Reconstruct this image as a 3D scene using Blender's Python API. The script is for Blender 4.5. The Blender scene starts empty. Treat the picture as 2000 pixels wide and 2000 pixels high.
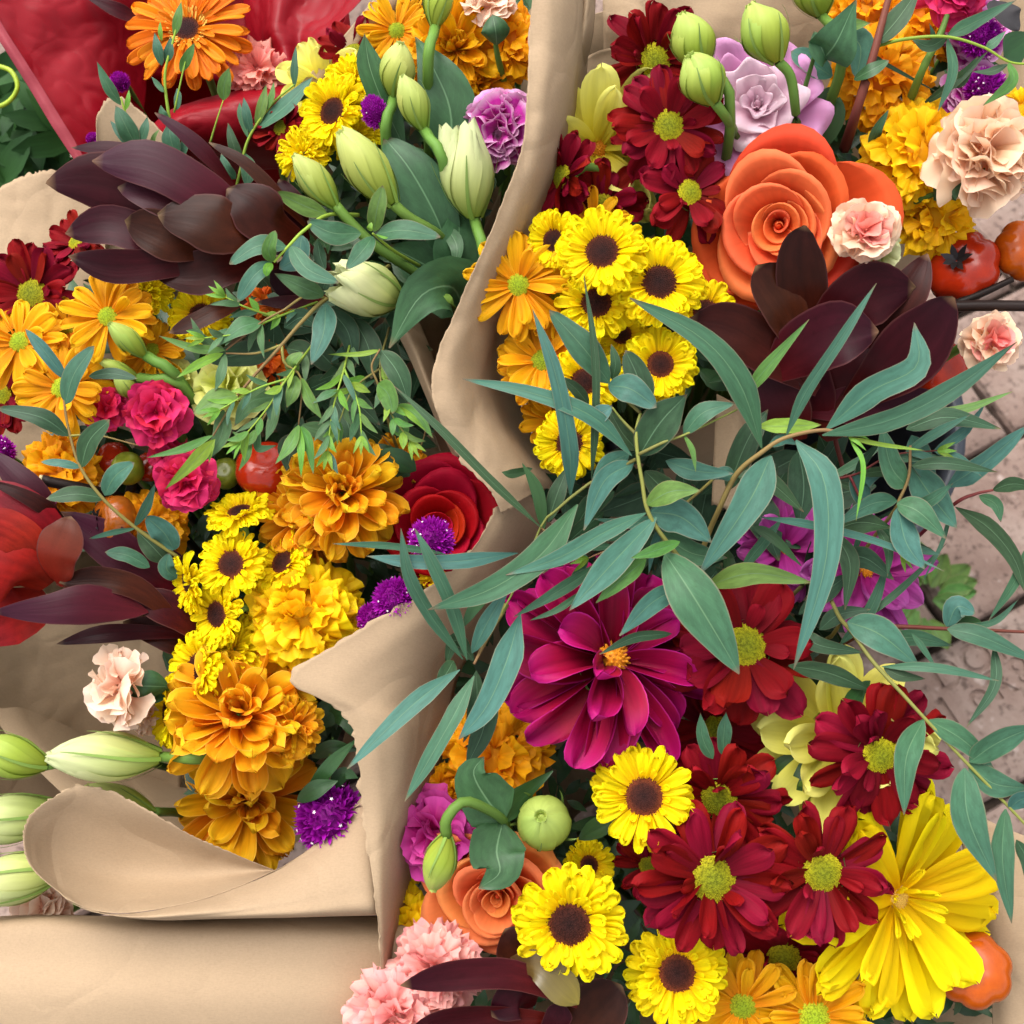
import bpy, math, random
from mathutils import Vector as V, Matrix as M, noise
R_ = math.radians
sc = bpy.context.scene
COL = sc.collection

# ------------------------------------------------------------------ camera, sky, sun, exposure
TH, DIST, ZC, S = R_(68), 0.60, 0.42, 0.5 / 2000
CR = V((1, 0, 0)); CU = V((0, math.sin(TH), math.cos(TH))); CF = V((0, math.cos(TH), -math.sin(TH))); CN = -CF
CAM = V((0, 0, ZC)) - CF * DIST
cd = bpy.data.cameras.new('camera'); cam = bpy.data.objects.new('camera', cd); COL.objects.link(cam)
cam.matrix_world = M.Translation(CAM) @ M((CR, CU, CN)).transposed().to_4x4()
cd.angle = 2 * math.atan(0.25 / DIST); cd.clip_start = 0.02; cd.clip_end = 100
cd.dof.use_dof = True; cd.dof.focus_distance = DIST - 0.015; cd.dof.aperture_fstop = 13
sc.camera = cam
SUN_EL, SUN_AZ = R_(62), R_(-35)
w = bpy.data.worlds.new('World'); sc.world = w; w.use_nodes = True
nt = w.node_tree; bg = nt.nodes['Background']
sky = nt.nodes.new('ShaderNodeTexSky'); sky.sky_type = 'NISHITA'; sky.sun_disc = False
sky.sun_elevation = SUN_EL; sky.sun_rotation = SUN_AZ; sky.dust_density = 4; sky.air_density = 1.0
hs = nt.nodes.new('ShaderNodeHueSaturation'); hs.inputs['Saturation'].default_value = 0.18   # overcast: nearly grey sky
nt.links.new(sky.outputs[0], hs.inputs['Color']); nt.links.new(hs.outputs[0], bg.inputs['Color'])
bg.inputs['Strength'].default_value = 0.15
sl = bpy.data.lights.new('sun', 'SUN'); sl.energy = 0.95; sl.angle = R_(50); sl.color = (1, 0.95, 0.87)
so = bpy.data.objects.new('sun', sl); COL.objects.link(so)
sd = V((math.sin(SUN_AZ) * math.cos(SUN_EL), math.cos(SUN_AZ) * math.cos(SUN_EL), math.sin(SUN_EL)))
so.rotation_euler = (-sd).to_track_quat('-Z', 'Y').to_euler(); so.location = (0, 0, 3)
vs = sc.view_settings; vs.view_transform = 'Standard'; vs.look = 'None'; vs.exposure = 1.40; vs.gamma = 1
vs.use_curve_mapping = False
sc.cycles.use_denoising = True
sc.cycles.max_bounces = 8; sc.cycles.transmission_bounces = 4; sc.cycles.transparent_max_bounces = 4

# ------------------------------------------------------------------ helpers
def P(px, py, d=0.0):
    """photo pixel and nearness in cm (from the plane 0.6 m off the lens) -> world point"""
    z = DIST - d / 100
    return CAM + CF * z + CR * ((px - 1000) * S * z / DIST) + CU * ((1000 - py) * S * z / DIST)
def mpp(d=0.0): return S * (DIST - d / 100) / DIST
def ground(px, py, z=0.0):
    v = CF + CR * ((px - 1000) * S / DIST) + CU * ((1000 - py) * S / DIST)
    return CAM + v * ((z - CAM.z) / v.z)
MW = {}
def thing(name, label, cat, Mx=None, group=None, kind=None):
    o = bpy.data.objects.new(name, None); COL.objects.link(o); o.empty_display_size = 0.01
    Mx = Mx or M.Identity(4); o.matrix_basis = Mx; MW[o.name] = Mx.copy()
    o['label'] = label; o['category'] = cat
    if group: o['group'] = group
    if kind: o['kind'] = kind
    return o
def part(name, me, parent=None, Mx=None):
    o = bpy.data.objects.new(name, me); COL.objects.link(o)
    if parent is not None: o.parent = parent
    if Mx is not None: o.matrix_basis = Mx
    return o
def mesh(name, verts, faces, mat, uv=None, smooth=True, inv=None):
    me = bpy.data.meshes.new(name)
    if inv is not None: verts = [inv @ v for v in verts]
    me.from_pydata([tuple(v) for v in verts], [], faces)
    if smooth: me.polygons.foreach_set('use_smooth', [True] * len(me.polygons))
    if uv:
        l = me.uv_layers.new(name='UVMap')
        li = [0] * len(me.loops); me.loops.foreach_get('vertex_index', li)
        flat = []
        for k in li: flat += uv[k]
        l.data.foreach_set('uv', flat)
    me.materials.append(mat); me.update()
    return me
def grid(rows, close=False):
    """rows[i][j] -> verts, faces, uv (u across, v along)"""
    n, m = len(rows), len(rows[0]); vs_, fs, uv = [], [], []
    for i, r in enumerate(rows):
        for j, p in enumerate(r):
            vs_.append(V(p)); uv.append((j / (m - 1), i / (n - 1)))
    for i in range(n - 1):
        for j in range(m - 1 if not close else m):
            a = i * m + j; b = i * m + (j + 1) % m
            fs.append((a, b, b + m, a + m))
    return vs_, fs, uv
def cat_rom(pts, n):
    pts = [V(p) for p in pts]
    if len(pts) == 2: return [pts[0].lerp(pts[1], i / n) for i in range(n + 1)]
    q = [pts[0] * 2 - pts[1]] + pts + [pts[-1] * 2 - pts[-2]]
    out = []; k = len(pts) - 1
    for i in range(n + 1):
        x = i / n * k; s = min(int(x), k - 1); t = x - s
        a, b, c, d = q[s], q[s + 1], q[s + 2], q[s + 3]
        out.append(0.5 * ((2 * b) + (c - a) * t + (2 * a - 5 * b + 4 * c - d) * t * t + (3 * b - a - 3 * c + d) * t ** 3))
    return out
def tube_rows(path, rad, sides=6):
    rows = []; n = len(path); ref = CN
    for i, p in enumerate(path):
        t = (path[min(i + 1, n - 1)] - path[max(i - 1, 0)]).normalized()
        if abs(t.dot(ref)) > 0.95: ref = CU if abs(t.dot(CU)) < 0.9 else CR
        a = t.cross(ref).normalized(); b = t.cross(a); r = rad(i / (n - 1)) if callable(rad) else rad
        rows.append([p + (a * math.cos(k * 2 * math.pi / sides) + b * math.sin(k * 2 * math.pi / sides)) * r for k in range(sides)])
    return rows
def tube(name, pts, r0, r1, mat, parent, n=12, sides=6):
    path = cat_rom(pts, n); rows = tube_rows(path, lambda t: r0 + (r1 - r0) * t, sides)
    vs_, fs, _ = grid(rows, close=True); m = sides
    uv = [(j / m, i / n) for i in range(n + 1) for j in range(m)]
    fs = [f for f in fs if len(set(f)) == 4]
    fs.append(tuple(range(m))[::-1]); fs.append(tuple(range(n * m, n * m + m)))
    inv = MW[parent.name].inverted() if parent is not None else None
    return part(name, mesh(name, vs_, fs, mat, uv, inv=inv), parent)
def frame(pos, axis, spin=0.0, scale=1.0):
    z = axis.normalized(); x = (CR - z * CR.dot(z)); x = x.normalized() if x.length > 0.1 else CU.copy()
    y = z.cross(x)
    m = M((x, y, z)).transposed().to_4x4()
    return M.Translation(pos) @ m @ M.Rotation(spin, 4, 'Z') @ M.Scale(scale, 4)
def axis_of(ax, ay): return (CN + CR * ax + CU * ay).normalized()

# ------------------------------------------------------------------ materials
def nodes(name):
    m = bpy.data.materials.new(name); m.use_nodes = True
    t = m.node_tree; b = t.nodes['Principled BSDF']; o = t.nodes['Material Output']
    return m, t, b, o
def N(t, typ, **kw):
    n = t.nodes.new(typ)
    for k, v in kw.items(): setattr(n, k, v)
    return n
def ramp(t, stops, fac):
    r = N(t, 'ShaderNodeValToRGB'); e = r.color_ramp.elements
    while len(e) < len(stops): e.new(0.5)
    for k, (p, c) in enumerate(stops):
        e[k].position = p; e[k].color = (*c, 1) if len(c) == 3 else c
    t.links.new(fac, r.inputs[0]); return r.outputs[0]
def mul(t, a, b, f=1.0, mode='MULTIPLY'):
    x = N(t, 'ShaderNodeMix', data_type='RGBA', blend_type=mode)
    x.inputs[0].default_value = f
    for s, v in ((6, a), (7, b)):
        if isinstance(v, tuple): x.inputs[s].default_value = (*v, 1)
        else: t.links.new(v, x.inputs[s])
    return x.outputs[2]
def math_(t, op, a, b=None, c=None):
    x = N(t, 'ShaderNodeMath', operation=op)
    for k, v in enumerate((a, b, c)):
        if v is None: continue
        if isinstance(v, (int, float)): x.inputs[k].default_value = v
        else: t.links.new(v, x.inputs[k])
    return x.outputs[0]
def plant(name, stops, streak=0.25, sfreq=16, rough=0.55, transl=0.25, spec=0.14, var=0.10, huevar=0.01,
          midrib=None, edge=None, sheen=0.0, bump=0.25, blotch=0.0, coat=0.0, back=None, veins=0.0):
    m, t, b, o = nodes(name)
    uv = N(t, 'ShaderNodeUVMap'); sep = N(t, 'ShaderNodeSeparateXYZ'); t.links.new(uv.outputs[0], sep.inputs[0])
    u, v = sep.outputs[0], sep.outputs[1]
    oi = N(t, 'ShaderNodeObjectInfo')
    col = ramp(t, stops, v)
    cmb = N(t, 'ShaderNodeCombineXYZ')
    t.links.new(math_(t, 'MULTIPLY', u, sfreq), cmb.inputs[0]); t.links.new(math_(t, 'MULTIPLY', v, 1.6), cmb.inputs[1])
    t.links.new(math_(t, 'MULTIPLY', oi.outputs['Random'], 40), cmb.inputs[2])
    nz = N(t, 'ShaderNodeTexNoise'); nz.inputs['Scale'].default_value = 1; nz.inputs['Detail'].default_value = 2
    t.links.new(cmb.outputs[0], nz.inputs['Vector'])
    st = ramp(t, [(0.3, (1 - streak,) * 3), (0.7, (1, 1, 1))], nz.outputs[0])
    col = mul(t, col, st)
    if blotch:
        tc = N(t, 'ShaderNodeTexCoord'); n2 = N(t, 'ShaderNodeTexNoise'); n2.inputs['Scale'].default_value = 5; n2.inputs['Detail'].default_value = 4
        t.links.new(uv.outputs[0], n2.inputs['Vector'])
        col = mul(t, col, ramp(t, [(0.35, (1 - blotch,) * 3), (0.65, (1 + blotch * .6,) * 3)], n2.outputs[0]))
    au = math_(t, 'ABSOLUTE', math_(t, 'SUBTRACT', u, 0.5))
    if veins:
        k = math_(t, 'FRACT', math_(t, 'MULTIPLY_ADD', au, -9.0, math_(t, 'MULTIPLY', v, 13.0)))
        k = math_(t, 'ABSOLUTE', math_(t, 'SUBTRACT', k, 0.5))
        col = mul(t, col, ramp(t, [(.02, (1 + veins,) * 3), (.10, (1, 1, 1))], k))
        sp = N(t, 'ShaderNodeTexNoise'); sp.inputs['Scale'].default_value = 2.2; sp.inputs['Detail'].default_value = 6; sp.inputs['Roughness'].default_value = .75
        c2 = N(t, 'ShaderNodeCombineXYZ'); t.links.new(math_(t, 'MULTIPLY', u, 3), c2.inputs[0]); t.links.new(math_(t, 'MULTIPLY', v, 9), c2.inputs[1]); t.links.new(math_(t, 'MULTIPLY', oi.outputs['Random'], 90), c2.inputs[2]); t.links.new(c2.outputs[0], sp.inputs['Vector'])
        col = mul(t, col, ramp(t, [(.28, (.78, .80, .72)), (.45, (1, 1, 1)), (.62, (1, 1, 1)), (.78, (1.25, 1.22, 1.18))], sp.outputs[0]))
        x = N(t, 'ShaderNodeMix', data_type='RGBA'); t.links.new(ramp(t, [(.93, (0, 0, 0)), (.995, (.75, .75, .75))], v), x.inputs[0]); t.links.new(col, x.inputs[6]); x.inputs[7].default_value = (.16, .09, .045, 1); col = x.outputs[2]
    if midrib:
        f = ramp(t, [(0.006, (.75, .75, .75)), (0.022, (0, 0, 0))], au)
        x = N(t, 'ShaderNodeMix', data_type='RGBA'); t.links.new(f, x.inputs[0]); t.links.new(col, x.inputs[6]); x.inputs[7].default_value = (*midrib, 1); col = x.outputs[2]
    if edge:
        f = ramp(t, [(0.462, (0, 0, 0)), (0.49, (0.8, 0.8, 0.8))], au)
        x = N(t, 'ShaderNodeMix', data_type='RGBA'); t.links.new(f, x.inputs[0]); t.links.new(col, x.inputs[6]); x.inputs[7].default_value = (*edge, 1); col = x.outputs[2]
    if back:
        ge = N(t, 'ShaderNodeNewGeometry')
        x = N(t, 'ShaderNodeMix', data_type='RGBA'); t.links.new(ge.outputs['Backfacing'], x.inputs[0]); t.links.new(col, x.inputs[6]); x.inputs[7].default_value = (*back, 1); col = x.outputs[2]
    hsv = N(t, 'ShaderNodeHueSaturation')
    t.links.new(math_(t, 'MULTIPLY_ADD', oi.outputs['Random'], 2 * var, 1 - var), hsv.inputs['Value'])
    rr = math_(t, 'FRACT', math_(t, 'MULTIPLY', oi.outputs['Random'], 7.31))
    t.links.new(math_(t, 'MULTIPLY_ADD', rr, 2 * huevar, 0.5 - huevar), hsv.inputs['Hue'])
    t.links.new(col, hsv.inputs['Color']); col = hsv.outputs[0]
    t.links.new(col, b.inputs['Base Color'])
    b.inputs['Roughness'].default_value = rough; b.inputs['Specular IOR Level'].default_value = spec
    b.inputs['Sheen Weight'].default_value = sheen; b.inputs['Coat Weight'].default_value = coat; b.inputs['Coat Roughness'].default_value = 0.3
    if bump:
        bp = N(t, 'ShaderNodeBump'); bp.inputs['Strength'].default_value = bump; bp.inputs['Distance'].default_value = 0.0006
        t.links.new(nz.outputs[0], bp.inputs['Height']); t.links.new(bp.outputs[0], b.inputs['Normal'])
    if transl:
        tr = N(t, 'ShaderNodeBsdfTranslucent'); t.links.new(col, tr.inputs['Color'])
        mx = N(t, 'ShaderNodeMixShader'); mx.inputs[0].default_value = transl
        t.links.new(b.outputs[0], mx.inputs[1]); t.links.new(tr.outputs[0], mx.inputs[2]); t.links.new(mx.outputs[0], o.inputs['Surface'])
    return m
def two(a, b, c=None): return [(0.0, a), (1.0, b)] if c is None else [(0.0, a), (0.5, b), (1.0, c)]
MAT = {}
MAT['yellow'] = plant('yellow_petal', [(0, (.86, .54, .003)), (.35, (.94, .74, .004)), (1, (.96, .80, .008))], .08, 10, transl=.45, bump=.15, spec=.08)
MAT['lemon'] = plant('pale_yellow_petal', two((.80, .68, .04), (.88, .82, .15), (.90, .86, .24)), .08, 14, transl=.42, spec=.08)
MAT['sunny'] = plant('gerbera_yellow_petal', two((.84, .52, .003), (.94, .70, .004), (.96, .78, .008)), .08, 12, transl=.42, bump=.15, spec=.08)
MAT['crimson'] = plant('crimson_petal', two((0.1204, 0.0017, 0.0052), (0.1892, 0.0026, 0.0086), (0.2236, 0.0043, 0.0138)), .25, 12, rough=.65, transl=.16, spec=.08, var=.18)
MAT['gold'] = plant('golden_petal', two((.74, .25, .003), (.86, .40, .004), (.88, .46, .010)), .14, 12, transl=.38, spec=.1, edge=(.88, .50, .04))
MAT['bronze'] = plant('bronze_petal', two((.70, .20, .004), (.82, .34, .006), (.90, .52, .018)), .16, 12, transl=.44, spec=.08, edge=(.90, .52, .06), huevar=.018, bump=.15)
MAT['orange_gerbera'] = plant('orange_gerbera_petal', two((.70, .18, .004), (.82, .22, .004), (.86, .26, .008)), .15, 12, transl=.28)
MAT['dahlia'] = plant('magenta_petal', two((0.1760, 0.0018, 0.0123), (0.3168, 0.0026, 0.0440), (0.4224, 0.0053, 0.1584)), .22, 14, transl=.22, huevar=.008, edge=(0.4840, 0.0176, 0.2200))
MAT['lilac_dahlia'] = plant('lilac_petal', two((0.4500, 0.0135, 0.1980), (0.5220, 0.0540, 0.3420), (0.5940, 0.1440, 0.4680)), .35, 8, transl=.3)
MAT['coral'] = plant('coral_rose_petal', two((.66, .05, .012), (.80, .115, .030), (.87, .20, .075)), .12, 18, transl=.36, var=.06, bump=.12, spec=.08, edge=(.90, .34, .14))
MAT['coral_deep'] = plant('coral_rose_outer_petal', two((.60, .04, .012), (.66, .055, .018), (.70, .08, .030)), .12, 18, transl=.34, var=.06, bump=.12, spec=.08, edge=(.82, .18, .06))
MAT['apricot'] = plant('orange_rose_petal', two((.72, .09, .018), (.84, .21, .05), (.90, .29, .10)), .12, 18, transl=.36, var=.06, bump=.12, spec=.08, edge=(.92, .38, .18))
MAT['red_rose'] = plant('red_rose_petal', two((0.2112, 0.0009, 0.0035), (0.3520, 0.0026, 0.0062), (0.4048, 0.0053, 0.0114)), .14, 18, transl=.22, var=.08, bump=.12, spec=.08)
MAT['lilac'] = plant('lilac_lisianthus_petal', two((0.4752, 0.1056, 0.2992), (0.6160, 0.2464, 0.4752), (0.6688, 0.3344, 0.5456)), .12, 10, transl=.3, bump=.1)
MAT['lilac_pale'] = plant('pale_lilac_lisianthus_petal', two((0.6808, 0.3496, 0.4784), (0.7912, 0.5336, 0.6256), (0.8280, 0.6440, 0.6992)), .08, 10, transl=.3, bump=.1)
MAT['marigold_orange'] = plant('orange_marigold_petal', two((.62, .14, .002), (.82, .30, .003), (.88, .38, .005)), .18, 8, transl=.3)
MAT['marigold_yellow'] = plant('yellow_marigold_petal', two((.72, .26, .002), (.88, .46, .003), (.92, .54, .006)), .16, 8, transl=.3)
MAT['marigold_lemon'] = plant('bright_marigold_petal', two((.80, .38, .002), (.92, .58, .003), (.94, .66, .006)), .14, 8, transl=.3)
MAT['peach'] = plant('peach_petal', two((0.8184, 0.3348, 0.1488), (0.8649, 0.5208, 0.3162), (0.8835, 0.6510, 0.4650)), .05, 8, transl=.40, bump=.12, edge=(0.8649, 0.6975, 0.5394))
MAT['blush'] = plant('blush_petal', two((0.8370, 0.4092, 0.2604), (0.8649, 0.5766, 0.4185), (0.8835, 0.6882, 0.5394)), .05, 8, transl=.40, bump=.12)
MAT['pink'] = plant('pink_carnation_petal', two((.78, .20, .18), (.88, .36, .32), (.90, .44, .40)), .12, 12, transl=.3, edge=(.80, .20, .22))
MAT['coral_pink'] = plant('coral_pink_petal', two((.70, .12, .10), (.82, .24, .20), (.86, .34, .28)), .12, 12, transl=.3)
MAT['hot_pink'] = plant('hot_pink_petal', two((0.4400, 0.0035, 0.0352), (0.5808, 0.0088, 0.0572), (0.6336, 0.0264, 0.1056)), .12, 10, transl=.22)
MAT['magenta'] = plant('magenta_carnation_petal', two((0.3780, 0.0036, 0.1080), (0.4680, 0.0072, 0.1800), (0.5580, 0.0630, 0.3060)), .18, 12, transl=.26)
MAT['magenta_white'] = plant('magenta_white_petal', [(0, (.80, .62, .74)), (.35, (.66, .12, .42)), (.8, (.55, .03, .36)), (1, (.74, .42, .62))], .2, 10, transl=.28)
MAT['lime_petal'] = plant('lime_carnation_petal', two((.50, .52, .03), (.66, .68, .10), (.76, .76, .26)), .12, 10, transl=.3)
MAT['orange_red'] = plant('orange_red_petal', two((.55, .06, .004), (.72, .12, .006), (.78, .16, .01)), .15, 10, transl=.25)
MAT['bud'] = plant('lisianthus_bud_petal', [(0, (0.1892, 0.2924, 0.0258)), (.3, (0.3440, 0.4128, 0.0602)), (.75, (0.4644, 0.5074, 0.1376)), (1, (0.5160, 0.5848, 0.1892))], .14, 12, transl=.30, rough=.45, var=.05, bump=.15)
MAT['bud_cream'] = plant('cream_bud_petal', [(0, (0.2924, 0.3956, 0.0516)), (.3, (0.4816, 0.5332, 0.1548)), (.75, (0.6020, 0.6192, 0.3096)), (1, (0.6364, 0.6708, 0.3612))], .14, 12, transl=.30, rough=.45, var=.04, bump=.15)
MAT['bud_green'] = plant('green_bud_petal', [(0, (0.2352, 0.2856, 0.0252)), (.4, (0.3192, 0.4200, 0.0504)), (1, (0.4368, 0.5376, 0.1344))], .12, 12, transl=.28, rough=.42, var=.05, bump=.15)
MAT['sepal'] = plant('sepal', two((.20, .32, .05), (.18, .26, .07)), .2, 8, transl=.1, rough=.5)
MAT['stem'] = plant('green_stem', two((.13, .24, .04), (.05, .10, .02)), .2, 3, transl=0, rough=.5)
MAT['stem_red'] = plant('red_stem', two((.11, .018, .018), (.15, .04, .03)), .2, 3, transl=0, rough=.5)
MAT['stem_brown'] = plant('brown_stem', two((.22, .20, .05), (.20, .11, .05)), .2, 3, transl=0, rough=.55)
MAT['stem_lime'] = plant('lime_stem', two((.20, .30, .04), (.28, .42, .05)), .1, 3, transl=.1, rough=.5)
MAT['stem_olive'] = plant('olive_stem', two((.15, .13, .04), (.24, .27, .06)), .2, 3, transl=0, rough=.55)
MAT['stem_dark'] = plant('black_twig', two((.012, .008, .006), (.02, .012, .01)), .4, 6, transl=0, rough=.5)
EM = dict(midrib=(.10, .19, .10), rough=.52, spec=.22, bump=.10, huevar=.025, blotch=.18, veins=.10)
MAT['euc'] = plant('eucalyptus_leaf', two((.042, .115, .056), (.042, .110, .068)), .10, 14, transl=.12, var=.16, edge=(0.1440, 0.1350, 0.0810), **EM)
MAT['euc_left'] = plant('green_eucalyptus_leaf', two((.064, .142, .050), (.060, .132, .058)), .10, 14, transl=.14, var=.2, edge=(.14, .13, .07), **EM)
MAT['euc_blue'] = plant('blue_eucalyptus_leaf', two((.043, .124, .086), (.050, .134, .104)), .08, 14, transl=.10, var=.12, edge=(.17, .17, .11), **EM)
MAT['euc_dark'] = plant('dark_eucalyptus_leaf', two((0.0266, 0.0646, 0.0247), (0.0276, 0.0665, 0.0304)), .12, 14, transl=.10, var=.2, edge=(0.0950, 0.0855, 0.0475), **EM)
MAT['euc_green'] = plant('fresh_eucalyptus_leaf', two((0.0945, 0.1980, 0.0360), (0.0828, 0.1755, 0.0432)), .10, 14, transl=.18, var=.14, edge=(0.1800, 0.1800, 0.0720), **EM)
MAT['euc_lime'] = plant('lime_eucalyptus_leaf', two((0.1700, 0.3060, 0.0298), (0.1445, 0.2890, 0.0357)), .10, 14, transl=.2, var=.1, **EM)
MAT['leaf'] = plant('broad_green_leaf', two((0.0324, 0.0918, 0.0324), (0.0405, 0.1035, 0.0414)), .12, 9, transl=.12, midrib=(0.1260, 0.2340, 0.1170), rough=.45, spec=.28, bump=.2, var=.12, blotch=.2, veins=.10)
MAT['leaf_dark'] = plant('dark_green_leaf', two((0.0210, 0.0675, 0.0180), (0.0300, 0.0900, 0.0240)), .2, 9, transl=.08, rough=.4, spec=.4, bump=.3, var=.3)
MAT['bract'] = plant('burgundy_bract', [(0, (.080, .006, .004)), (.4, (.036, .003, .005)), (1, (.018, .002, .005))], .18, 10, rough=.40, spec=.09, transl=.05, var=.25, bump=.2, blotch=.15, edge=(.07, .02, .018), veins=.06)
MAT['bract_brown'] = plant('brown_bract', two((.070, .008, .003), (.034, .007, .003), (.020, .004, .003)), .18, 10, rough=.40, spec=.11, transl=.06, var=.2, bump=.2, blotch=.2, edge=(.07, .02, .018), veins=.06)
MAT['bract_olive'] = plant('olive_bract', two((.09, .045, .012), (.10, .075, .015), (.16, .13, .012)), .18, 10, rough=.34, spec=.45, transl=.1, var=.1, bump=.2)
MAT['bract_red'] = plant('red_bract', two((.19, .004, .004), (.17, .004, .008), (.17, .012, .022)), .25, 12, rough=.42, spec=.07, transl=.02, var=.18, bump=.2, blotch=.2, veins=.06)
MAT['bract_rust'] = plant('rust_bract', two((.26, .010, .006), (.11, .014, .005), (.07, .016, .006)), .15, 10, rough=.42, spec=.22, transl=.1, var=.1, bump=.2, edge=(.07, .02, .018), veins=.06)
MAT['bract_mauve'] = plant('mauve_bract', two((.09, .005, .006), (.044, .006, .011), (.038, .008, .018)), .18, 10, rough=.40, spec=.12, transl=.08, var=.15, bump=.2, edge=(.07, .02, .018), veins=.06)
def simple(name, col, rough=.5, spec=.4, coat=0.0, bump=0, bscale=600, var=0.0, ncol=None, nscale=300):
    m, t, b, o = nodes(name)
    b.inputs['Base Color'].default_value = (*col, 1); b.inputs['Roughness'].default_value = rough
    b.inputs['Specular IOR Level'].default_value = spec; b.inputs['Coat Weight'].default_value = coat; b.inputs['Coat Roughness'].default_value = .12
    tc = N(t, 'ShaderNodeTexCoord'); nz = N(t, 'ShaderNodeTexNoise'); nz.inputs['Scale'].default_value = nscale; nz.inputs['Detail'].default_value = 4
    t.links.new(tc.outputs['Object'], nz.inputs['Vector'])
    t.links.new(ramp(t, [(.3, ncol or tuple(c * .75 for c in col)), (.7, col)], nz.outputs[0]), b.inputs['Base Color'])
    if bump:
        bp = N(t, 'ShaderNodeBump'); bp.inputs['Strength'].default_value = bump; bp.inputs['Distance'].default_value = .001
        t.links.new(nz.outputs[0], bp.inputs['Height']); t.links.new(bp.outputs[0], b.inputs['Normal'])
    return m
def eye_mat(name, c0, c1, c2):
    m, t, b, o = nodes(name); tc = N(t, 'ShaderNodeTexCoord'); vl = N(t, 'ShaderNodeVectorMath', operation='LENGTH'); t.links.new(tc.outputs['Object'], vl.inputs[0])
    nz = N(t, 'ShaderNodeTexNoise'); nz.inputs['Scale'].default_value = 9; t.links.new(tc.outputs['Object'], nz.inputs['Vector'])
    col = ramp(t, [(.15, c0), (.6, c1), (.98, c2)], vl.outputs['Value']); col = mul(t, col, ramp(t, [(.35, (.55, .55, .55)), (.6, (1.15, 1.15, 1.15))], nz.outputs[0]))
    oi = N(t, 'ShaderNodeObjectInfo'); h = N(t, 'ShaderNodeHueSaturation'); t.links.new(math_(t, 'MULTIPLY_ADD', oi.outputs['Random'], .5, .75), h.inputs['Value']); t.links.new(col, h.inputs['Color'])
    t.links.new(h.outputs[0], b.inputs['Base Color']); b.inputs['Roughness'].default_value = .75; b.inputs['Specular IOR Level'].default_value = .12
    return m
MAT['eye_brown'] = eye_mat('brown_eye', (.022, .007, .006), (.045, .011, .007), (.16, .035, .010))
MAT['eye_lime'] = eye_mat('lime_eye', (.15, .18, .010), (.23, .23, .007), (.40, .34, .009))
MAT['eye_green'] = eye_mat('green_eye', (.17, .26, .012), (.25, .31, .012), (.36, .36, .014))
MAT['eye_dark'] = eye_mat('gerbera_eye', (.016, .005, .006), (.03, .008, .008), (.12, .03, .012))
MAT['stamen'] = simple('orange_stamen', (.78, .32, .01), .6, .3, ncol=(.6, .18, .005), nscale=6)
MAT['stamen_rim'] = simple('pale_floret', (.80, .50, .08), .6, .3, nscale=6)
MAT['calyx'] = simple('green_calyx', (.14, .27, .05), .5, .35, ncol=(.08, .17, .03), nscale=4)
MAT['gomphrena'] = plant('purple_bract', two((0.2340, 0.0027, 0.1980), (0.3960, 0.0054, 0.3960), (0.5400, 0.0360, 0.5400)), .2, 4, transl=.25)
MAT['white_floret'] = simple('white_floret', (.85, .70, .78), .6)
MAT['yellow_floret'] = simple('yellow_floret', (.85, .55, .05), .6)
MAT['fruit_red'] = simple('red_fruit', (.36, .022, .004), .18, .35, ncol=(.28, .014, .003), nscale=3)
MAT['fruit_orange'] = simple('orange_fruit', (.42, .075, .003), .2, .3, ncol=(.34, .055, .002), nscale=3)
MAT['fruit_amber'] = simple('amber_fruit', (0.3750, 0.0825, 0.0060), .16, .35, coat=.0, ncol=(0.2250, 0.0675, 0.0075), nscale=3)
MAT['fruit_green'] = simple('green_fruit', (0.1760, 0.1920, 0.0160), .32, .22, coat=.10, ncol=(0.1120, 0.1360, 0.0080), nscale=3)
MAT['fruit_calyx'] = simple('black_calyx', (.015, .011, .012), .5, .4, nscale=8)
MAT['twig_end'] = simple('cut_wood', (.5, .42, .22), .7, nscale=8)
MAT['bucket'] = simple('dark_bucket', (.030, .036, .050), .4, .5, nscale=30)
MAT['lime_cord'] = simple('lime_cord', (.34, .46, .02), .5, .4, bump=.5, nscale=220)

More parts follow.
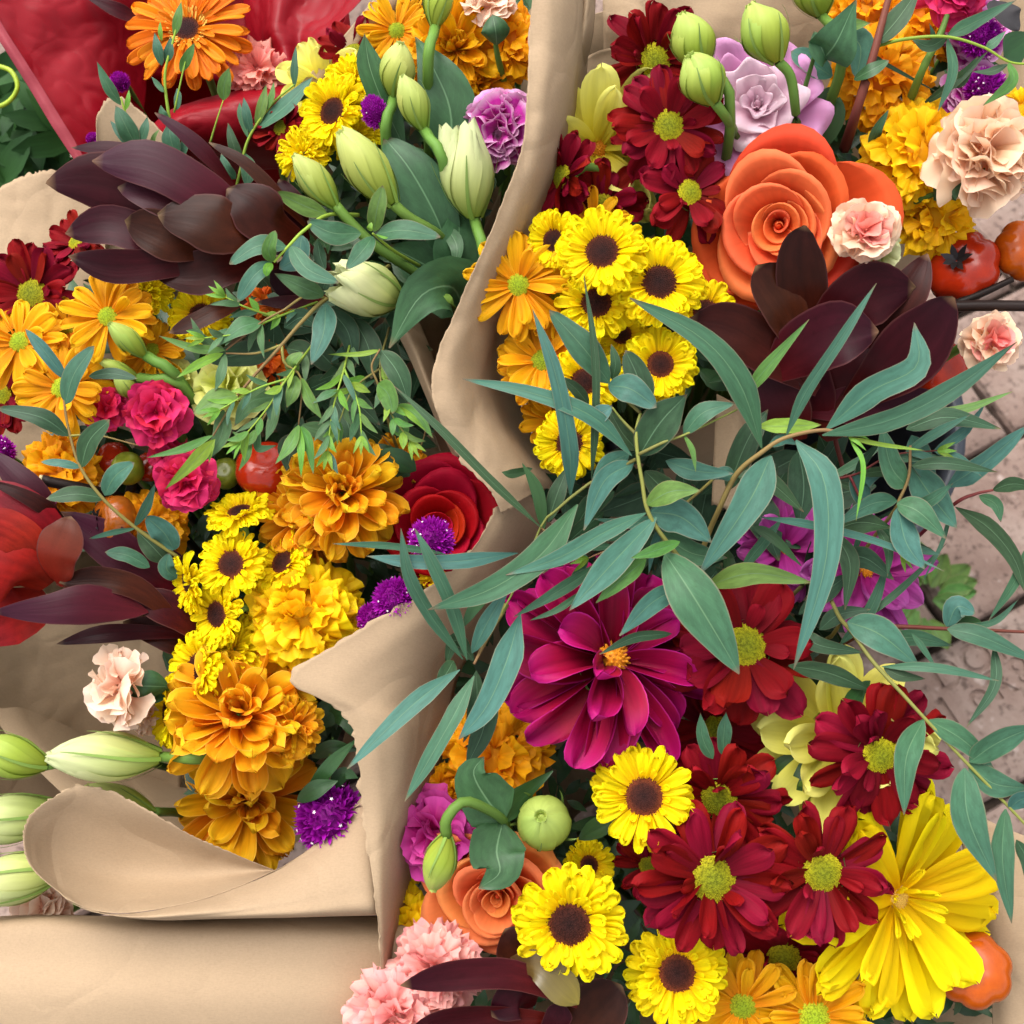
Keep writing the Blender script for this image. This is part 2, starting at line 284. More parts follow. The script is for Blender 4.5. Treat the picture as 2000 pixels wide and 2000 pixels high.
def paper_mat(name, c1, c2, rough=.75, transl=.10, fibre=.09, crease=.16):
    m, t, b, o = nodes(name)
    tc = N(t, 'ShaderNodeTexCoord')
    n1 = N(t, 'ShaderNodeTexNoise'); n1.inputs['Scale'].default_value = 900; n1.inputs['Detail'].default_value = 5; n1.inputs['Roughness'].default_value = .7
    n2 = N(t, 'ShaderNodeTexNoise'); n2.inputs['Scale'].default_value = 14; n2.inputs['Detail'].default_value = 4
    mp = N(t, 'ShaderNodeMapping'); mp.inputs['Scale'].default_value = (1, 6, 1); mp.inputs['Rotation'].default_value = (.3, .2, .5)
    n3 = N(t, 'ShaderNodeTexNoise'); n3.inputs['Scale'].default_value = 420; n3.inputs['Detail'].default_value = 3
    for n in (n1, n2): t.links.new(tc.outputs['Object'], n.inputs['Vector'])
    t.links.new(tc.outputs['Object'], mp.inputs[0]); t.links.new(mp.outputs[0], n3.inputs['Vector'])
    col = ramp(t, [(.3, c1), (.7, c2)], n2.outputs[0])
    col = mul(t, col, ramp(t, [(.35, (1 - fibre,) * 3), (.6, (1, 1, 1))], n1.outputs[0]))
    col = mul(t, col, ramp(t, [(.35, (1 - fibre * .6,) * 3), (.55, (1, 1, 1))], n3.outputs[0]))
    t.links.new(col, b.inputs['Base Color']); b.inputs['Roughness'].default_value = rough; b.inputs['Specular IOR Level'].default_value = .2
    bp = N(t, 'ShaderNodeBump'); bp.inputs['Strength'].default_value = .5; bp.inputs['Distance'].default_value = .002
    vo = N(t, 'ShaderNodeTexVoronoi', feature='DISTANCE_TO_EDGE'); vo.inputs['Scale'].default_value = 16
    wd_ = N(t, 'ShaderNodeTexNoise'); wd_.inputs['Scale'].default_value = 9; wd_.inputs['Detail'].default_value = 3; t.links.new(tc.outputs['Object'], wd_.inputs['Vector'])
    vv = N(t, 'ShaderNodeVectorMath', operation='MULTIPLY_ADD'); t.links.new(wd_.outputs['Color'], vv.inputs[0]); vv.inputs[1].default_value = (.12, .12, .12); t.links.new(tc.outputs['Object'], vv.inputs[2]); t.links.new(vv.outputs[0], vo.inputs['Vector'])
    cr = ramp(t, [(0, (0, 0, 0)), (.09, (1, 1, 1))], vo.outputs[0])
    hh_ = math_(t, 'MULTIPLY_ADD', n3.outputs[0], .08, math_(t, 'MULTIPLY', cr, crease))
    hh_ = math_(t, 'MULTIPLY_ADD', n2.outputs[0], .5, hh_)
    t.links.new(hh_, bp.inputs['Height']); t.links.new(bp.outputs[0], b.inputs['Normal'])
    tr = N(t, 'ShaderNodeBsdfTranslucent'); t.links.new(col, tr.inputs['Color'])
    mx = N(t, 'ShaderNodeMixShader'); mx.inputs[0].default_value = transl
    t.links.new(b.outputs[0], mx.inputs[1]); t.links.new(tr.outputs[0], mx.inputs[2]); t.links.new(mx.outputs[0], o.inputs['Surface'])
    return m, t, b
MAT['kraft'] = paper_mat('kraft_paper', (.366, .257, .159), (.402, .286, .178), crease=.30)[0]
_m, _t, _b = paper_mat('red_tissue', (.24, .002, .008), (.29, .003, .011), rough=.42, transl=.25, fibre=.06, crease=.3)
_b.inputs['Specular IOR Level'].default_value = .22; MAT['tissue'] = _m
MAT['tissue_pale'] = paper_mat('pale_tissue_edge', (.34, .035, .05), (.40, .07, .09), rough=.5, transl=.4, fibre=.05)[0]
MAT['undergrowth'] = plant('undergrowth_leaf', two((.014, .045, .010), (.030, .080, .016)), .2, 9, transl=.12, var=.4)

def brick_mat():
    m, t, b, o = nodes('brick')
    tc = N(t, 'ShaderNodeTexCoord'); oi = N(t, 'ShaderNodeObjectInfo')
    def nz(s, d=5): 
        n = N(t, 'ShaderNodeTexNoise'); n.inputs['Scale'].default_value = s; n.inputs['Detail'].default_value = d
        n.noise_dimensions = '4D'; t.links.new(tc.outputs['Object'], n.inputs['Vector']); t.links.new(math_(t, 'MULTIPLY', oi.outputs['Random'], 30), n.inputs['W']); return n.outputs[0]
    col = ramp(t, [(.3, (.13, .080, .062)), (.5, (.185, .124, .100)), (.72, (.24, .178, .148))], nz(22))
    col = mul(t, col, ramp(t, [(.33, (.40, .36, .34)), (.47, (1, 1, 1))], nz(160)))
    col = mul(t, col, ramp(t, [(.62, (0, 0, 0)), (.74, (.16, .15, .14))], nz(70)), 1, 'ADD')
    h = N(t, 'ShaderNodeHueSaturation'); t.links.new(math_(t, 'MULTIPLY_ADD', oi.outputs['Random'], .3, .85), h.inputs['Value']); t.links.new(col, h.inputs['Color'])
    t.links.new(h.outputs[0], b.inputs['Base Color']); b.inputs['Roughness'].default_value = .9
    bp = N(t, 'ShaderNodeBump'); bp.inputs['Strength'].default_value = .6; bp.inputs['Distance'].default_value = .003
    t.links.new(nz(140), bp.inputs['Height']); t.links.new(bp.outputs[0], b.inputs['Normal'])
    return m
MAT['brick'] = brick_mat()
MAT['soil'] = simple('joint_soil', (.045, .032, .024), .95, .1, bump=1, nscale=160, ncol=(.018, .013, .010))

# ------------------------------------------------------------------ shape generators
def petal_rows(W, base=.35, peak=.6, tip=0.0, notch=0.0, cup=.15, b0=0.0, b1=0.0, groove=0.0, ruf=0.0, nu=8, nv=6, rnd=None, skew=0.0):
    rnd = rnd or random.Random(1); rows = []; x = z = 0.0; tp = 0.0; ph = rnd.random() * 6
    for i in range(nu + 1):
        s = i / nu; t = 1 - (1 - s) ** 1.45
        if t < peak: f = base + (1 - base) * math.sin(t / peak * math.pi / 2)
        else:
            q = (t - peak) / (1 - peak); f = max(.05, (1 - q ** (2.6 - tip)) ** (.45 + .5 * tip))
        th = b0 + b1 * (t + tp) / 2; x += math.cos(th) * (t - tp); z += math.sin(th) * (t - tp); tp = t
        row = []
        for j in range(nv + 1):
            v = 2 * j / nv - 1; hw = f * W / 2
            dz = cup * W * v * v * f * (1 - .7 * t ** 3) + groove * W * math.cos(3 * math.pi * v) * f * min(1, t * 3) + ruf * W * t * t * math.sin(v * 5 + ph + 3 * t)
            dx = -notch * math.cos(v * math.pi * 1.5) ** 2 * max(0, (t - .75) / .25) if notch else 0
            c, s2 = math.cos(th), math.sin(th)
            row.append((x + dx * c - dz * s2, v * hw + skew * W * t * t, z + dx * s2 + dz * c))
        rows.append(row)
    return rows
def fan_rows(spread, serr=.08, ruf=.1, freq=4, bend=0.0, nu=5, nv=14, rnd=None, narrow=.12):
    rnd = rnd or random.Random(1); rows = []; ph = rnd.random() * 6; ph2 = rnd.random() * 6
    jag = [serr * (rnd.random() - .5) * 2 for _ in range(nv + 1)]
    for i in range(nu + 1):
        t = i / nu; row = []
        for j in range(nv + 1):
            v = 2 * j / nv - 1; a = v * spread * (narrow + (1 - narrow) * t ** .7)
            r = t * (1 - .16 * v * v) * (1 + jag[j] * t ** 4)
            zz = ruf * t * t * (math.sin(freq * v + ph) + .5 * math.sin(freq * 2.3 * v + ph2))
            th = bend * t; xx = r * math.cos(a)
            row.append((xx * math.cos(th * .5) - zz * math.sin(th), r * math.sin(a), xx * math.sin(th * .5) + zz * math.cos(th)))
        rows.append(row)
    return rows
VARS = {}
def variants(key, fn, mat, n=6):
    k = (key, mat)
    if k not in VARS:
        out = []
        for i in range(n):
            rnd = random.Random(hash_(key) + i * 17); vs_, fs, uv = grid(fn(rnd)); out.append(mesh('petal', vs_, fs, MAT[mat], uv))
        VARS[k] = out
    return VARS[k]
def hash_(s): return sum((i + 1) * ord(c) for i, c in enumerate(s))
def disc_mesh(key, mat, h, n, size, spike=1.0, hole=0.0):
    k = ('disc', key)
    if k in VARS: return VARS[k]
    vs_, fs = [], []; rings, seg = 6, 18; rnd = random.Random(5)
    for i in range(rings + 1):
        a = i / rings
        for j in range(seg):
            ph = 2 * math.pi * j / seg; vs_.append(V((a * math.cos(ph), a * math.sin(ph), h * (1 - a * a))))
    for i in range(rings):
        for j in range(seg):
            a = i * seg + j; b = i * seg + (j + 1) % seg; fs.append((a, a + seg, b + seg, b))
    for q in range(n):
        r = math.sqrt((q + .5) / n) * 1.02; ph = q * 2.39996
        c = V((r * math.cos(ph), r * math.sin(ph), h * (1 - r * r))); nrm = V((c.x * 2 * h, c.y * 2 * h, 1)).normalized()
        nrm = (nrm + V((rnd.uniform(-.25, .25), rnd.uniform(-.25, .25), 0))).normalized()
        t1 = nrm.orthogonal().normalized(); t2 = nrm.cross(t1); s = size * rnd.uniform(.75, 1.15); hh = s * spike * (.6 + .7 * r)
        b0 = len(vs_)
        for lev, rr in ((-.3, 1.0), (.7, .85)):
            for e in range(5):
                an = e * 1.2566; vs_.append(c + (t1 * math.cos(an) + t2 * math.sin(an)) * s * rr + nrm * hh * lev)
        vs_.append(c + nrm * hh * 1.15)
        for e in range(5):
            f = (e + 1) % 5; fs.append((b0 + e, b0 + f, b0 + 5 + f, b0 + 5 + e)); fs.append((b0 + 5 + e, b0 + 5 + f, b0 + 10))
    VARS[k] = mesh('flower_centre', vs_, fs, MAT[mat]); return VARS[k]
def calyx_mesh():
    if 'calyx' in VARS: return VARS['calyx']
    rows = []
    for i in range(7):
        t = i / 6; r = .12 + .20 * math.sin(t * math.pi / 2) ; rows.append([(r * math.cos(j * math.pi / 6) * (1 + .08 * (j % 2)), r * math.sin(j * math.pi / 6) * (1 + .08 * (j % 2)), -.30 + .30 * t) for j in range(12)])
    vs_, fs, _ = grid(rows, close=True); VARS['calyx'] = mesh('calyx', vs_, fs, MAT['calyx']); return VARS['calyx']
BASE = {}
def add_stem(o, pos, axis, bq, r=.0022, mat='stem', lead=.03):
    b = BASE[bq]; p1 = pos - axis * lead; rnd = random.Random(int(pos.x * 1e5) ^ int(pos.y * 1e5))
    b = b + V((rnd.uniform(-.02, .02), rnd.uniform(-.02, .02), 0)); mid = p1.lerp(b, .4) + V((0, 0, -.03))
    tube('stem', [pos, p1, mid, b], r, r * 1.1, MAT[mat], o, n=12)
KIND = {   # petal layers: (count, root radius, length, width, elevation deg, z) on a head of radius 1
 'button': dict(layers=[(18, .34, .66, .25, -8, -.02), (18, .34, .62, .24, 4, .0), (17, .35, .54, .22, 16, .02), (16, .36, .40, .18, 30, .03), (10, .37, .22, .12, 50, .04)], mat='yellow',
    pet=lambda r: petal_rows(1, .45, .74, 0, .10, .14, r.uniform(-.05, .25), r.uniform(-.6, .25), .045, .10, rnd=r), eye=('eye_brown', .39, .06, 320, .034, 1.5)),
 'button_full': dict(layers=[(19, .20, .80, .24, -8, -.02), (18, .20, .74, .23, 8, .0), (17, .16, .64, .21, 24, .02), (15, .10, .54, .18, 42, .04), (10, .05, .42, .14, 66, .04)], mat='yellow',
    pet=lambda r: petal_rows(1, .45, .74, 0, .10, .14, r.uniform(-.05, .25), r.uniform(-.6, .25), .045, .10, rnd=r), eye=None),
 'crimson': dict(layers=[(10, .20, .84, .38, -6, -.04), (9, .20, .78, .37, 6, -.01), (6, .22, .64, .33, 18, .02), (3, .25, .34, .18, 48, .04)], mat='crimson',
    pet=lambda r: petal_rows(1, .45, .70, r.uniform(0, .35), .03, r.uniform(.02, .2), r.uniform(-.1, .25), r.uniform(-.75, .25), .035, .10, rnd=r, skew=r.uniform(-.12, .12)), eye=('eye_lime', .27, .08, 320, .034, 1.0)),
 'gold': dict(layers=[(13, .18, .84, .30, -5, -.03), (11, .18, .80, .30, 7, .0), (5, .2, .60, .25, 20, .02)], mat='gold',
    pet=lambda r: petal_rows(1, .42, .72, r.uniform(0, .2), .04, r.uniform(.05, .22), r.uniform(-.1, .2), r.uniform(-.6, .3), .05, .07, rnd=r, skew=r.uniform(-.1, .1)), eye=('eye_green', .24, .09, 220, .038, .9)),
 'bronze': dict(layers=[(12, .08, .96, .36, -18, -.10), (12, .08, .94, .36, -2, -.06), (11, .08, .90, .36, 14, 0), (10, .08, .82, .35, 30, .02), (7, .08, .68, .32, 46, .04), (5, .05, .50, .26, 64, .05), (3, .02, .40, .2, 80, .05)], mat='bronze',
    pet=lambda r: petal_rows(1, .40, .76, r.uniform(0, .2), .03, r.uniform(.10, .40), r.uniform(-.25, .1), r.uniform(-.2, .9), .04, .09, rnd=r, nu=9, skew=r.uniform(-.15, .15)), eye=None, wild=1.9),
 'gerbera': dict(layers=[(20, .2, .80, .19, -4, -.02), (20, .2, .74, .18, 6, .0), (24, .2, .34, .07, 22, .03)], mat='orange_gerbera',
    pet=lambda r: petal_rows(1, .45, .74, r.uniform(0, .3), .02, r.uniform(.05, .2), r.uniform(-.05, .15), r.uniform(-.45, .1), .05, .04, rnd=r), eye=('eye_dark', .20, .05, 160, .05, 1.0), rim='stamen_rim'),
 'gerbera_y': dict(layers=[(12, .10, .92, .33, -6, -.02), (11, .10, .88, .32, 8, .0), (8, .10, .74, .26, 22, .03), (14, .08, .30, .06, 50, .03)], mat='sunny',
    pet=lambda r: petal_rows(1, .34, .74, r.uniform(.0, .35), .05, r.uniform(.05, .2), r.uniform(-.05, .2), r.uniform(-.5, .2), .06, .06, rnd=r), eye=('stamen_rim', .10, .04, 90, .05, 2.0), wild=1.3),
 'dahlia': dict(layers=[(10, .06, .98, .38, -14, -.10), (10, .07, .92, .37, 0, -.06), (8, .08, .84, .36, 14, -.02), (6, .10, .66, .32, 34, .02), (3, .12, .45, .2, 60, .03)], mat='dahlia',
    pet=lambda r: petal_rows(1, .34, .68, r.uniform(.0, .4), .0, r.uniform(.15, .5), r.uniform(-.1, .3), r.uniform(-.85, .1), .035, .09, nu=10, rnd=r, skew=r.uniform(-.12, .12)), eye=('stamen', .15, .14, 60, .10, 2.2), wild=1.6),
 'lemon': dict(layers=[(9, .08, .96, .42, -4, -.05), (8, .08, .92, .42, 12, 0), (5, .09, .76, .38, 34, .03)], mat='lemon',
    pet=lambda r: petal_rows(1, .36, .68, r.uniform(.1, .35), .0, r.uniform(.12, .3), r.uniform(-.1, .2), r.uniform(-.2, .6), .03, .06, nu=10, rnd=r), eye=('stamen', .13, .08, 50, .10, 2.0), wild=1.4),
}
CNT = [0]
def daisy(kind, px, py, d, R, ax, ay, label, bq, name, cat='flower', group=None, mat=None, spin=None, stem=True, drop=0.0):
    CNT[0] += 1; rnd = random.Random(CNT[0] * 101 + 7); K = KIND[kind]; mt = mat or K['mat']
    if kind in ('button', 'crimson', 'gold'): R *= rnd.uniform(.95, 1.06); ax += rnd.uniform(-.16, .16); ay += rnd.uniform(-.12, .16)
    axis = axis_of(ax, ay); pos = P(px, py, d); Rm = R * mpp(d)
    o = thing(name, label, cat, frame(pos, axis, spin if spin is not None else rnd.random() * 6.28, Rm), group)
    pv = variants(kind, K['pet'], mt)
    skip = rnd.choice((2, 3, 4, 9, 9)) if kind == 'button' else 9; wide = rnd.uniform(.88, 1.14); es = rnd.uniform(.86, 1.08)
    for li, (n, r0, L, W, el, z0) in enumerate(K['layers']):
        off = rnd.random() * 6.28
        if li == skip: continue
        for i in range(n):
            if rnd.random() < .05: continue
            ph = off + (i + rnd.uniform(-.22, .22)) * 2 * math.pi / n; l = L * rnd.uniform(.88, 1.06)
            wl = K.get('wild', 1.45) * (2.2 if rnd.random() < .10 else 1); e = R_(el + rnd.uniform(-8, 8) * wl - drop)
            Mx = M.Rotation(ph, 4, 'Z') @ M.Translation((r0 * .92, 0, z0 + rnd.uniform(-.012, .012))) @ M.Rotation(-e, 4, 'Y') @ M.Rotation(rnd.gauss(0, .18 * wl), 4, 'X') @ M.Diagonal((l, W * wide * rnd.uniform(.88, 1.15), l * .8, 1))
            part('petal', pv[rnd.randrange(len(pv))], o, Mx)
    if K['eye']:
        em, er, eh, n, sz, spk = K['eye']
        e = part('flower_centre', disc_mesh(kind, em, eh / er, n, sz, spk), o, M.Translation((0, 0, .02)) @ M.Scale(er * es, 4)); e['kind'] = 'stuff'
        if K.get('rim'):
            e = part('floret_ring', ring_mesh(), e); e['kind'] = 'stuff'
    part('calyx', calyx_mesh(), o)
    if stem: add_stem(o, pos, axis, bq)
    return o
def ring_mesh():
    if 'ring' in VARS: return VARS['ring']
    vs_, fs = [], []; rnd = random.Random(3)
    for q in range(90):
        a = q * 2.39996; r = rnd.uniform(.85, 1.25); c = V((r * math.cos(a), r * math.sin(a), .05)); dr = V((c.x * .35, c.y * .35, rnd.uniform(.25, .45)))
        s = V((-math.sin(a), math.cos(a), 0)) * .045; b = len(vs_)
        vs_ += [c - s, c + s, c + dr + s * 1.3, c + dr - s * 1.3]; fs.append((b, b + 1, b + 2, b + 3))
    VARS['ring'] = mesh('floret_ring', vs_, fs, MAT['stamen_rim']); return VARS['ring']
def core_mesh(mat):
    k = ('core', mat)
    if k not in VARS:
        rows = [[(math.sin(t) * math.cos(p * math.pi / 8), math.sin(t) * math.sin(p * math.pi / 8), math.cos(t)) for p in range(16)] for t in [math.pi * (i + .02) / 8.04 for i in range(9)]]
        vs_, fs, _ = grid(rows, close=True); VARS[k] = mesh('petal_core', vs_, fs, MAT[mat], [(.5, .25)] * len(vs_))
    return VARS[k]
RUF = {   # fan maker, root radius on the dome, petal length, width factor, squash of the dome, roll
 'carnation': (lambda r: fan_rows(.80, .10, .13, 5, r.uniform(-1.3, -.3), rnd=r, nv=18, nu=6), .18, .80, .85, .80, .45),
 'frill': (lambda r: fan_rows(.95, .035, .15, 3.4, r.uniform(-1.2, .3), rnd=r, nv=16, nu=7), .15, .82, .90, .72, .55),
 'marigold': (lambda r: fan_rows(.85, .06, .17, 4.2, r.uniform(-1.5, -.4), rnd=r, nv=12, nu=5), .42, .54, .80, .70, .5),
}
def ruffle(kind, px, py, d, R, ax, ay, label, bq, name, mat, n=52, cat='flower', group=None, dome=100, flat=.8, inner=None, stem=True):
    """carnation and marigold heads: crowded fans of crinkled petals set on a dome"""
    CNT[0] += 1; rnd = random.Random(CNT[0] * 77 + 3); axis = axis_of(ax, ay); pos = P(px, py, d); Rm = R * mpp(d)
    o = thing(name, label, cat, frame(pos, axis, rnd.random() * 6.28, Rm), group)
    fn, rt, L0, W0, sq, rl = RUF[kind]
    pv = variants(kind, fn, mat, 8); pi = variants(kind, fn, inner, 5) if inner else pv
    for i in range(n):
        q = (i + .5) / n; th = R_(dome) * q ** .6 + rnd.uniform(-.08, .08); ph = i * 2.39996 + rnd.uniform(-.3, .3)
        L = L0 * rnd.uniform(.82, 1.1); c = V((math.sin(th) * rt, 0, math.cos(th) * rt * sq - .12))
        Mx = M.Rotation(ph, 4, 'Z') @ M.Translation(c) @ M.Rotation(-(math.pi / 2 - th) - rnd.uniform(-.1, .35), 4, 'Y') @ M.Rotation(rnd.gauss(0, rl), 4, 'X') @ M.Diagonal((L * (sq + (1 - sq) * math.sin(th)), L * W0, L, 1))
        src = pi if q < .25 else pv
        part('petal', src[rnd.randrange(len(src))], o, Mx)
    part('petal_core', core_mesh(inner or mat), o, M.Translation((0, 0, -.12)) @ M.Diagonal((rt * 1.05 + .05, rt * 1.05 + .05, rt * sq + .05, 1)))
    part('calyx', calyx_mesh(), o, M.Translation((0, 0, -.30)) @ M.Scale(1.0, 4))
    if stem: add_stem(o, pos - axis * Rm * .3, axis, bq)
    return o
def rose(px, py, d, R, ax, ay, label, bq, name, mat, mat_out=None, n=24, ruf=.02, spin=0.0, cat='flower', core=.03, hi=.62, pw=1.35, rf=6):
    CNT[0] += 1; rnd = random.Random(CNT[0] * 31 + 5); axis = axis_of(ax, ay); pos = P(px, py, d); Rm = R * mpp(d)
    o = thing(name, label, cat, frame(pos, axis, spin, Rm))
    for i in range(n):
        q = i / (n - 1); c0 = i * R_(137.5 if q > .3 else 158) + rnd.uniform(-.45, .45); ox, oy = rnd.uniform(-.035, .035) * (1 - .4 * q), rnd.uniform(-.035, .035) * (1 - .4 * q); ec = rnd.uniform(.86, 1.1); ea = rnd.random() * 3
        rb = .01 + .08 * q; rr = (core + (.92 - core) * q ** pw) * rnd.uniform(.94, 1.06)
        H = hi * (.78 + .55 * math.sin(min(1, q * 1.5) * math.pi * .62) - .62 * q ** 2.2) + rnd.uniform(-.02, .02); half = R_(130 - 70 * q ** .8)
        lip = .012 + .13 * q ** 1.8; wav = rnd.random() * 6; nu, nv = 10, 16 if rf < 9 else 30; rows = []; tl = rnd.uniform(-.05, .05) * (.4 + q); tuck = .10 + .22 * q; sp = rnd.choice((-1, 1)) * .06 if q > .5 else .09
        for a in range(nu + 1):
            t = a / nu; row = []
            for b in range(nv + 1):
                v = 2 * b / nv - 1; ang = c0 + v * half
                edge = 1 - (.16 + .22 * q) * abs(v) ** 2.4 + .11 * q * math.exp(-(v * 4) ** 2)
                if t < .82: s = t / .82; rad = rb + (rr - rb) * (s ** (1.35 - .75 * q)); z = H * s ** (.85 + .35 * q)
                else:
                    s = (t - .82) / .18; k2 = math.cos(v * 1.3) ** 2 * .8 + .2; rad = rr + lip * s * k2; z = H + lip * k2 * (.30 * s - 1.05 * s * s)
                rad *= (1 + sp * v) * (1 - tuck * v * v * t); zz = z * edge + tl * v * t + ruf * t * t * math.sin(v * rf + wav) * (.3 + q)
                rad = rb + (rad - rb) * (.86 + .14 * edge) + ruf * .7 * t * t * math.sin(v * rf * .72 + wav * 2) * (.2 + q)
                rad *= 1 + (ec - 1) * math.cos(2 * (ang - ea)); row.append((rad * math.cos(ang) + ox * t, rad * math.sin(ang) + oy * t, zz - .35))
            rows.append(row)
        vs_, fs, uv = grid(rows); part('petal', mesh('petal', vs_, fs, MAT[mat_out if mat_out and q > .70 else mat], uv), o)
    part('petal_core', core_mesh(mat), o, M.Translation((0, 0, hi * .40 - .35)) @ M.Diagonal((.052, .048, hi * .40, 1)))
    part('calyx', calyx_mesh(), o, M.Translation((0, 0, -.33)))
    add_stem(o, pos - axis * Rm * .35, axis, bq, r=.003)
    return o
def prof(h, opn): 
    a = math.sin(math.pi * min(1, (h ** 1.08 * .92 + .055))) ** .70
    return a * (1 - opn * h) + opn * h * 1.02
def bud(base, tip, wpx, label, bq, mat='bud', opn=0.0, name='lisianthus_bud', sep=True, stem_pts=None, ncalyx=5):
    CNT[0] += 1; rnd = random.Random(CNT[0] * 13 + 1); b, t = P(*base), P(*tip); L = (t - b).length; axis = (t - b).normalized()
    o = thing(name, label, 'flower bud' if opn < .3 else 'flower', frame(b, axis, rnd.random() * 6, L)); k = wpx * .83 * mpp(base[2]) / L / 2
    for s in range(5):
        c0 = s * R_(72) * 2; half = R_(88); rows = []; ph = rnd.random() * 6; top = 1 + rnd.uniform(-.05, .03)
        for i in range(12):
            h = i / 11; row = []
            for j in range(13):
                v = 2 * j / 12 - 1; hh = h * top * (1 - .10 * h * v * v); ang = c0 + v * half + 1.1 * h
                r = k * prof(h, opn) * (1 + .085 * v) + (.012 + .16 * opn) * h ** 4 * math.sin(v * 7 + ph)
                row.append((r * math.cos(ang), r * math.sin(ang), hh + (.02 + .16 * opn) * h ** 6 * math.sin(v * 9 + ph)))
            rows.append(row)
        vs_, fs, uv = grid(rows); part('petal', mesh('petal', vs_, fs, MAT[mat], uv), o)
    if opn < .3:
        rows = [[(k * .9 * math.sin(math.pi * min(1, (i / 9) * .94 + .06)) ** .8 * math.cos(j * math.pi / 6 + .1 * i), k * .9 * math.sin(math.pi * min(1, (i / 9) * .94 + .06)) ** .8 * math.sin(j * math.pi / 6 + .1 * i), .03 + (i / 9) * .93) for j in range(12)] for i in range(10)]
        vs_, fs, _ = grid(rows, close=True); part('inner_petals', mesh('inner_petals', vs_, fs, MAT[mat], [(.5, min(1, .2 + .08 * (q // 12))) for q in range(len(vs_))]), o)
        for s in range(5):
            a = s * 1.257 + rnd.random(); rows = [[(k * (.05 + .20 * h) * math.cos(a + v * 1.0 + .8 * h) , k * (.05 + .20 * h) * math.sin(a + v * 1.0 + .8 * h), .86 + .15 * h + .02 * math.sin(v * 6 + s) * h) for v in (-1, -.5, 0, .5, 1)] for h in (0, .4, .75, 1)]
            vs_, fs, uv = grid(rows); part('petal', mesh('petal', vs_, fs, MAT[mat], uv), o)
    if opn > .3:
        for s in range(7):
            rows = []; ph = rnd.random() * 6
            for i in range(8):
                h = i / 7; row = []
                for j in range(9):
                    v = 2 * j / 8 - 1; ang = s * 2.4 + v * .8 + h; r = k * (.1 + .45 * h * (s + 3) / 10) + .02 * math.sin(v * 6 + ph) * h
                    row.append((r * math.cos(ang), r * math.sin(ang), .2 + .62 * h + .03 * math.sin(v * 5 + ph) * h))
                rows.append(row)
            vs_, fs, uv = grid(rows); part('petal', mesh('petal', vs_, fs, MAT[mat], uv), o)
    if sep:
        for s in range(ncalyx):
            a = s * 2 * math.pi / ncalyx + rnd.uniform(-.2, .2); reach = rnd.uniform(.62, .9); fl = rnd.uniform(.1, 1.6); rows = []
            for i in range(9):
                h = i / 8; hh = h * reach; r = k * prof(hh, 0) * 1.06 + .012 + fl * k * max(0, h - .55) ** 1.5
                wv = k * (.085 * (1 - h) ** .7 + .015); aa = a + .5 * hh
                rows.append([(r * math.cos(aa) - math.sin(aa) * wv * v, r * math.sin(aa) + math.cos(aa) * wv * v, hh - .02) for v in (-1, 0, 1)])
            vs_, fs, uv = grid(rows); part('sepal', mesh('sepal', vs_, fs, MAT['sepal'], uv), o)
    if stem_pts:
        tube('stem', [b] + [P(*q) for q in stem_pts], .0026, .0022, MAT['stem'], o, n=16)
    else: add_stem(o, b, axis, bq, r=.0026)
    return o
def gomphrena(px, py, d, R, ax, ay, label, bq, tall=1.0, florets='white_floret', nf=10):
    CNT[0] += 1; rnd = random.Random(CNT[0]); axis = axis_of(ax, ay); pos = P(px, py, d); Rm = R * mpp(d)
    o = thing('globe_amaranth', label, 'flower', frame(pos, axis, 0, Rm)); vs_, fs, uv = [], [], []
    n = 420
    for q in range(n):
        z = 1 - 1.7 * (q + .5) / n; a = q * 2.39996; r = math.sqrt(1 - z * z); dr = V((r * math.cos(a), r * math.sin(a), z * tall)); u = (dr + V((0, 0, .5)) + V((rnd.uniform(-.3, .3), rnd.uniform(-.3, .3), 0))).normalized()
        s = u.orthogonal().normalized(); s.rotate(M.Rotation(rnd.random() * 6, 3, u)); L = rnd.uniform(.22, .42); b = len(vs_); c = dr * .72
        vs_ += [c - s * .07, c + s * .07, c + u * L * .6 + s * .06, c + u * L, c + u * L * .6 - s * .06]; uv += [(0, 0), (1, 0), (1, .6), (.5, 1), (0, .6)]
        fs.append((b, b + 1, b + 2, b + 3, b + 4))
    for i in range(8):   # dense core
        for j in range(12):
            th = math.pi * (i + .001) / 7; ph = j * math.pi / 6; vs_.append(V((.78 * math.sin(th) * math.cos(ph), .78 * math.sin(th) * math.sin(ph), .78 * tall * math.cos(th)))); uv.append((.5, .1))
    b = 5 * n
    for i in range(7):
        for j in range(12): fs.append((b + i * 12 + j, b + i * 12 + 12 + j, b + i * 12 + 12 + (j + 1) % 12, b + i * 12 + (j + 1) % 12))
    p = part('bract_head', mesh('bract_head', vs_, fs, MAT['gomphrena'], uv, smooth=False), o); p['kind'] = 'stuff'
    k = 'star' + florets
    if k not in VARS:
        sv = [V((0, 0, .2))] + [V((math.cos(e * .628) * (1 if e % 2 else .45), math.sin(e * .628) * (1 if e % 2 else .45), 0)) for e in range(10)]
        VARS[k] = mesh('floret', sv, [(0, 1 + e, 1 + (e + 1) % 10) for e in range(10)], MAT[florets])
    for q in range(nf):
        a = rnd.random() * 6.28; z = rnd.uniform(.2, .95); r = math.sqrt(1 - z * z); dr = V((r * math.cos(a), r * math.sin(a), z * tall))
        part('floret', VARS[k], p, frame(dr * 1.0, dr, a, .06))
        MW.pop('x', None)
    add_stem(o, pos, axis, bq, r=.0014)
    return o
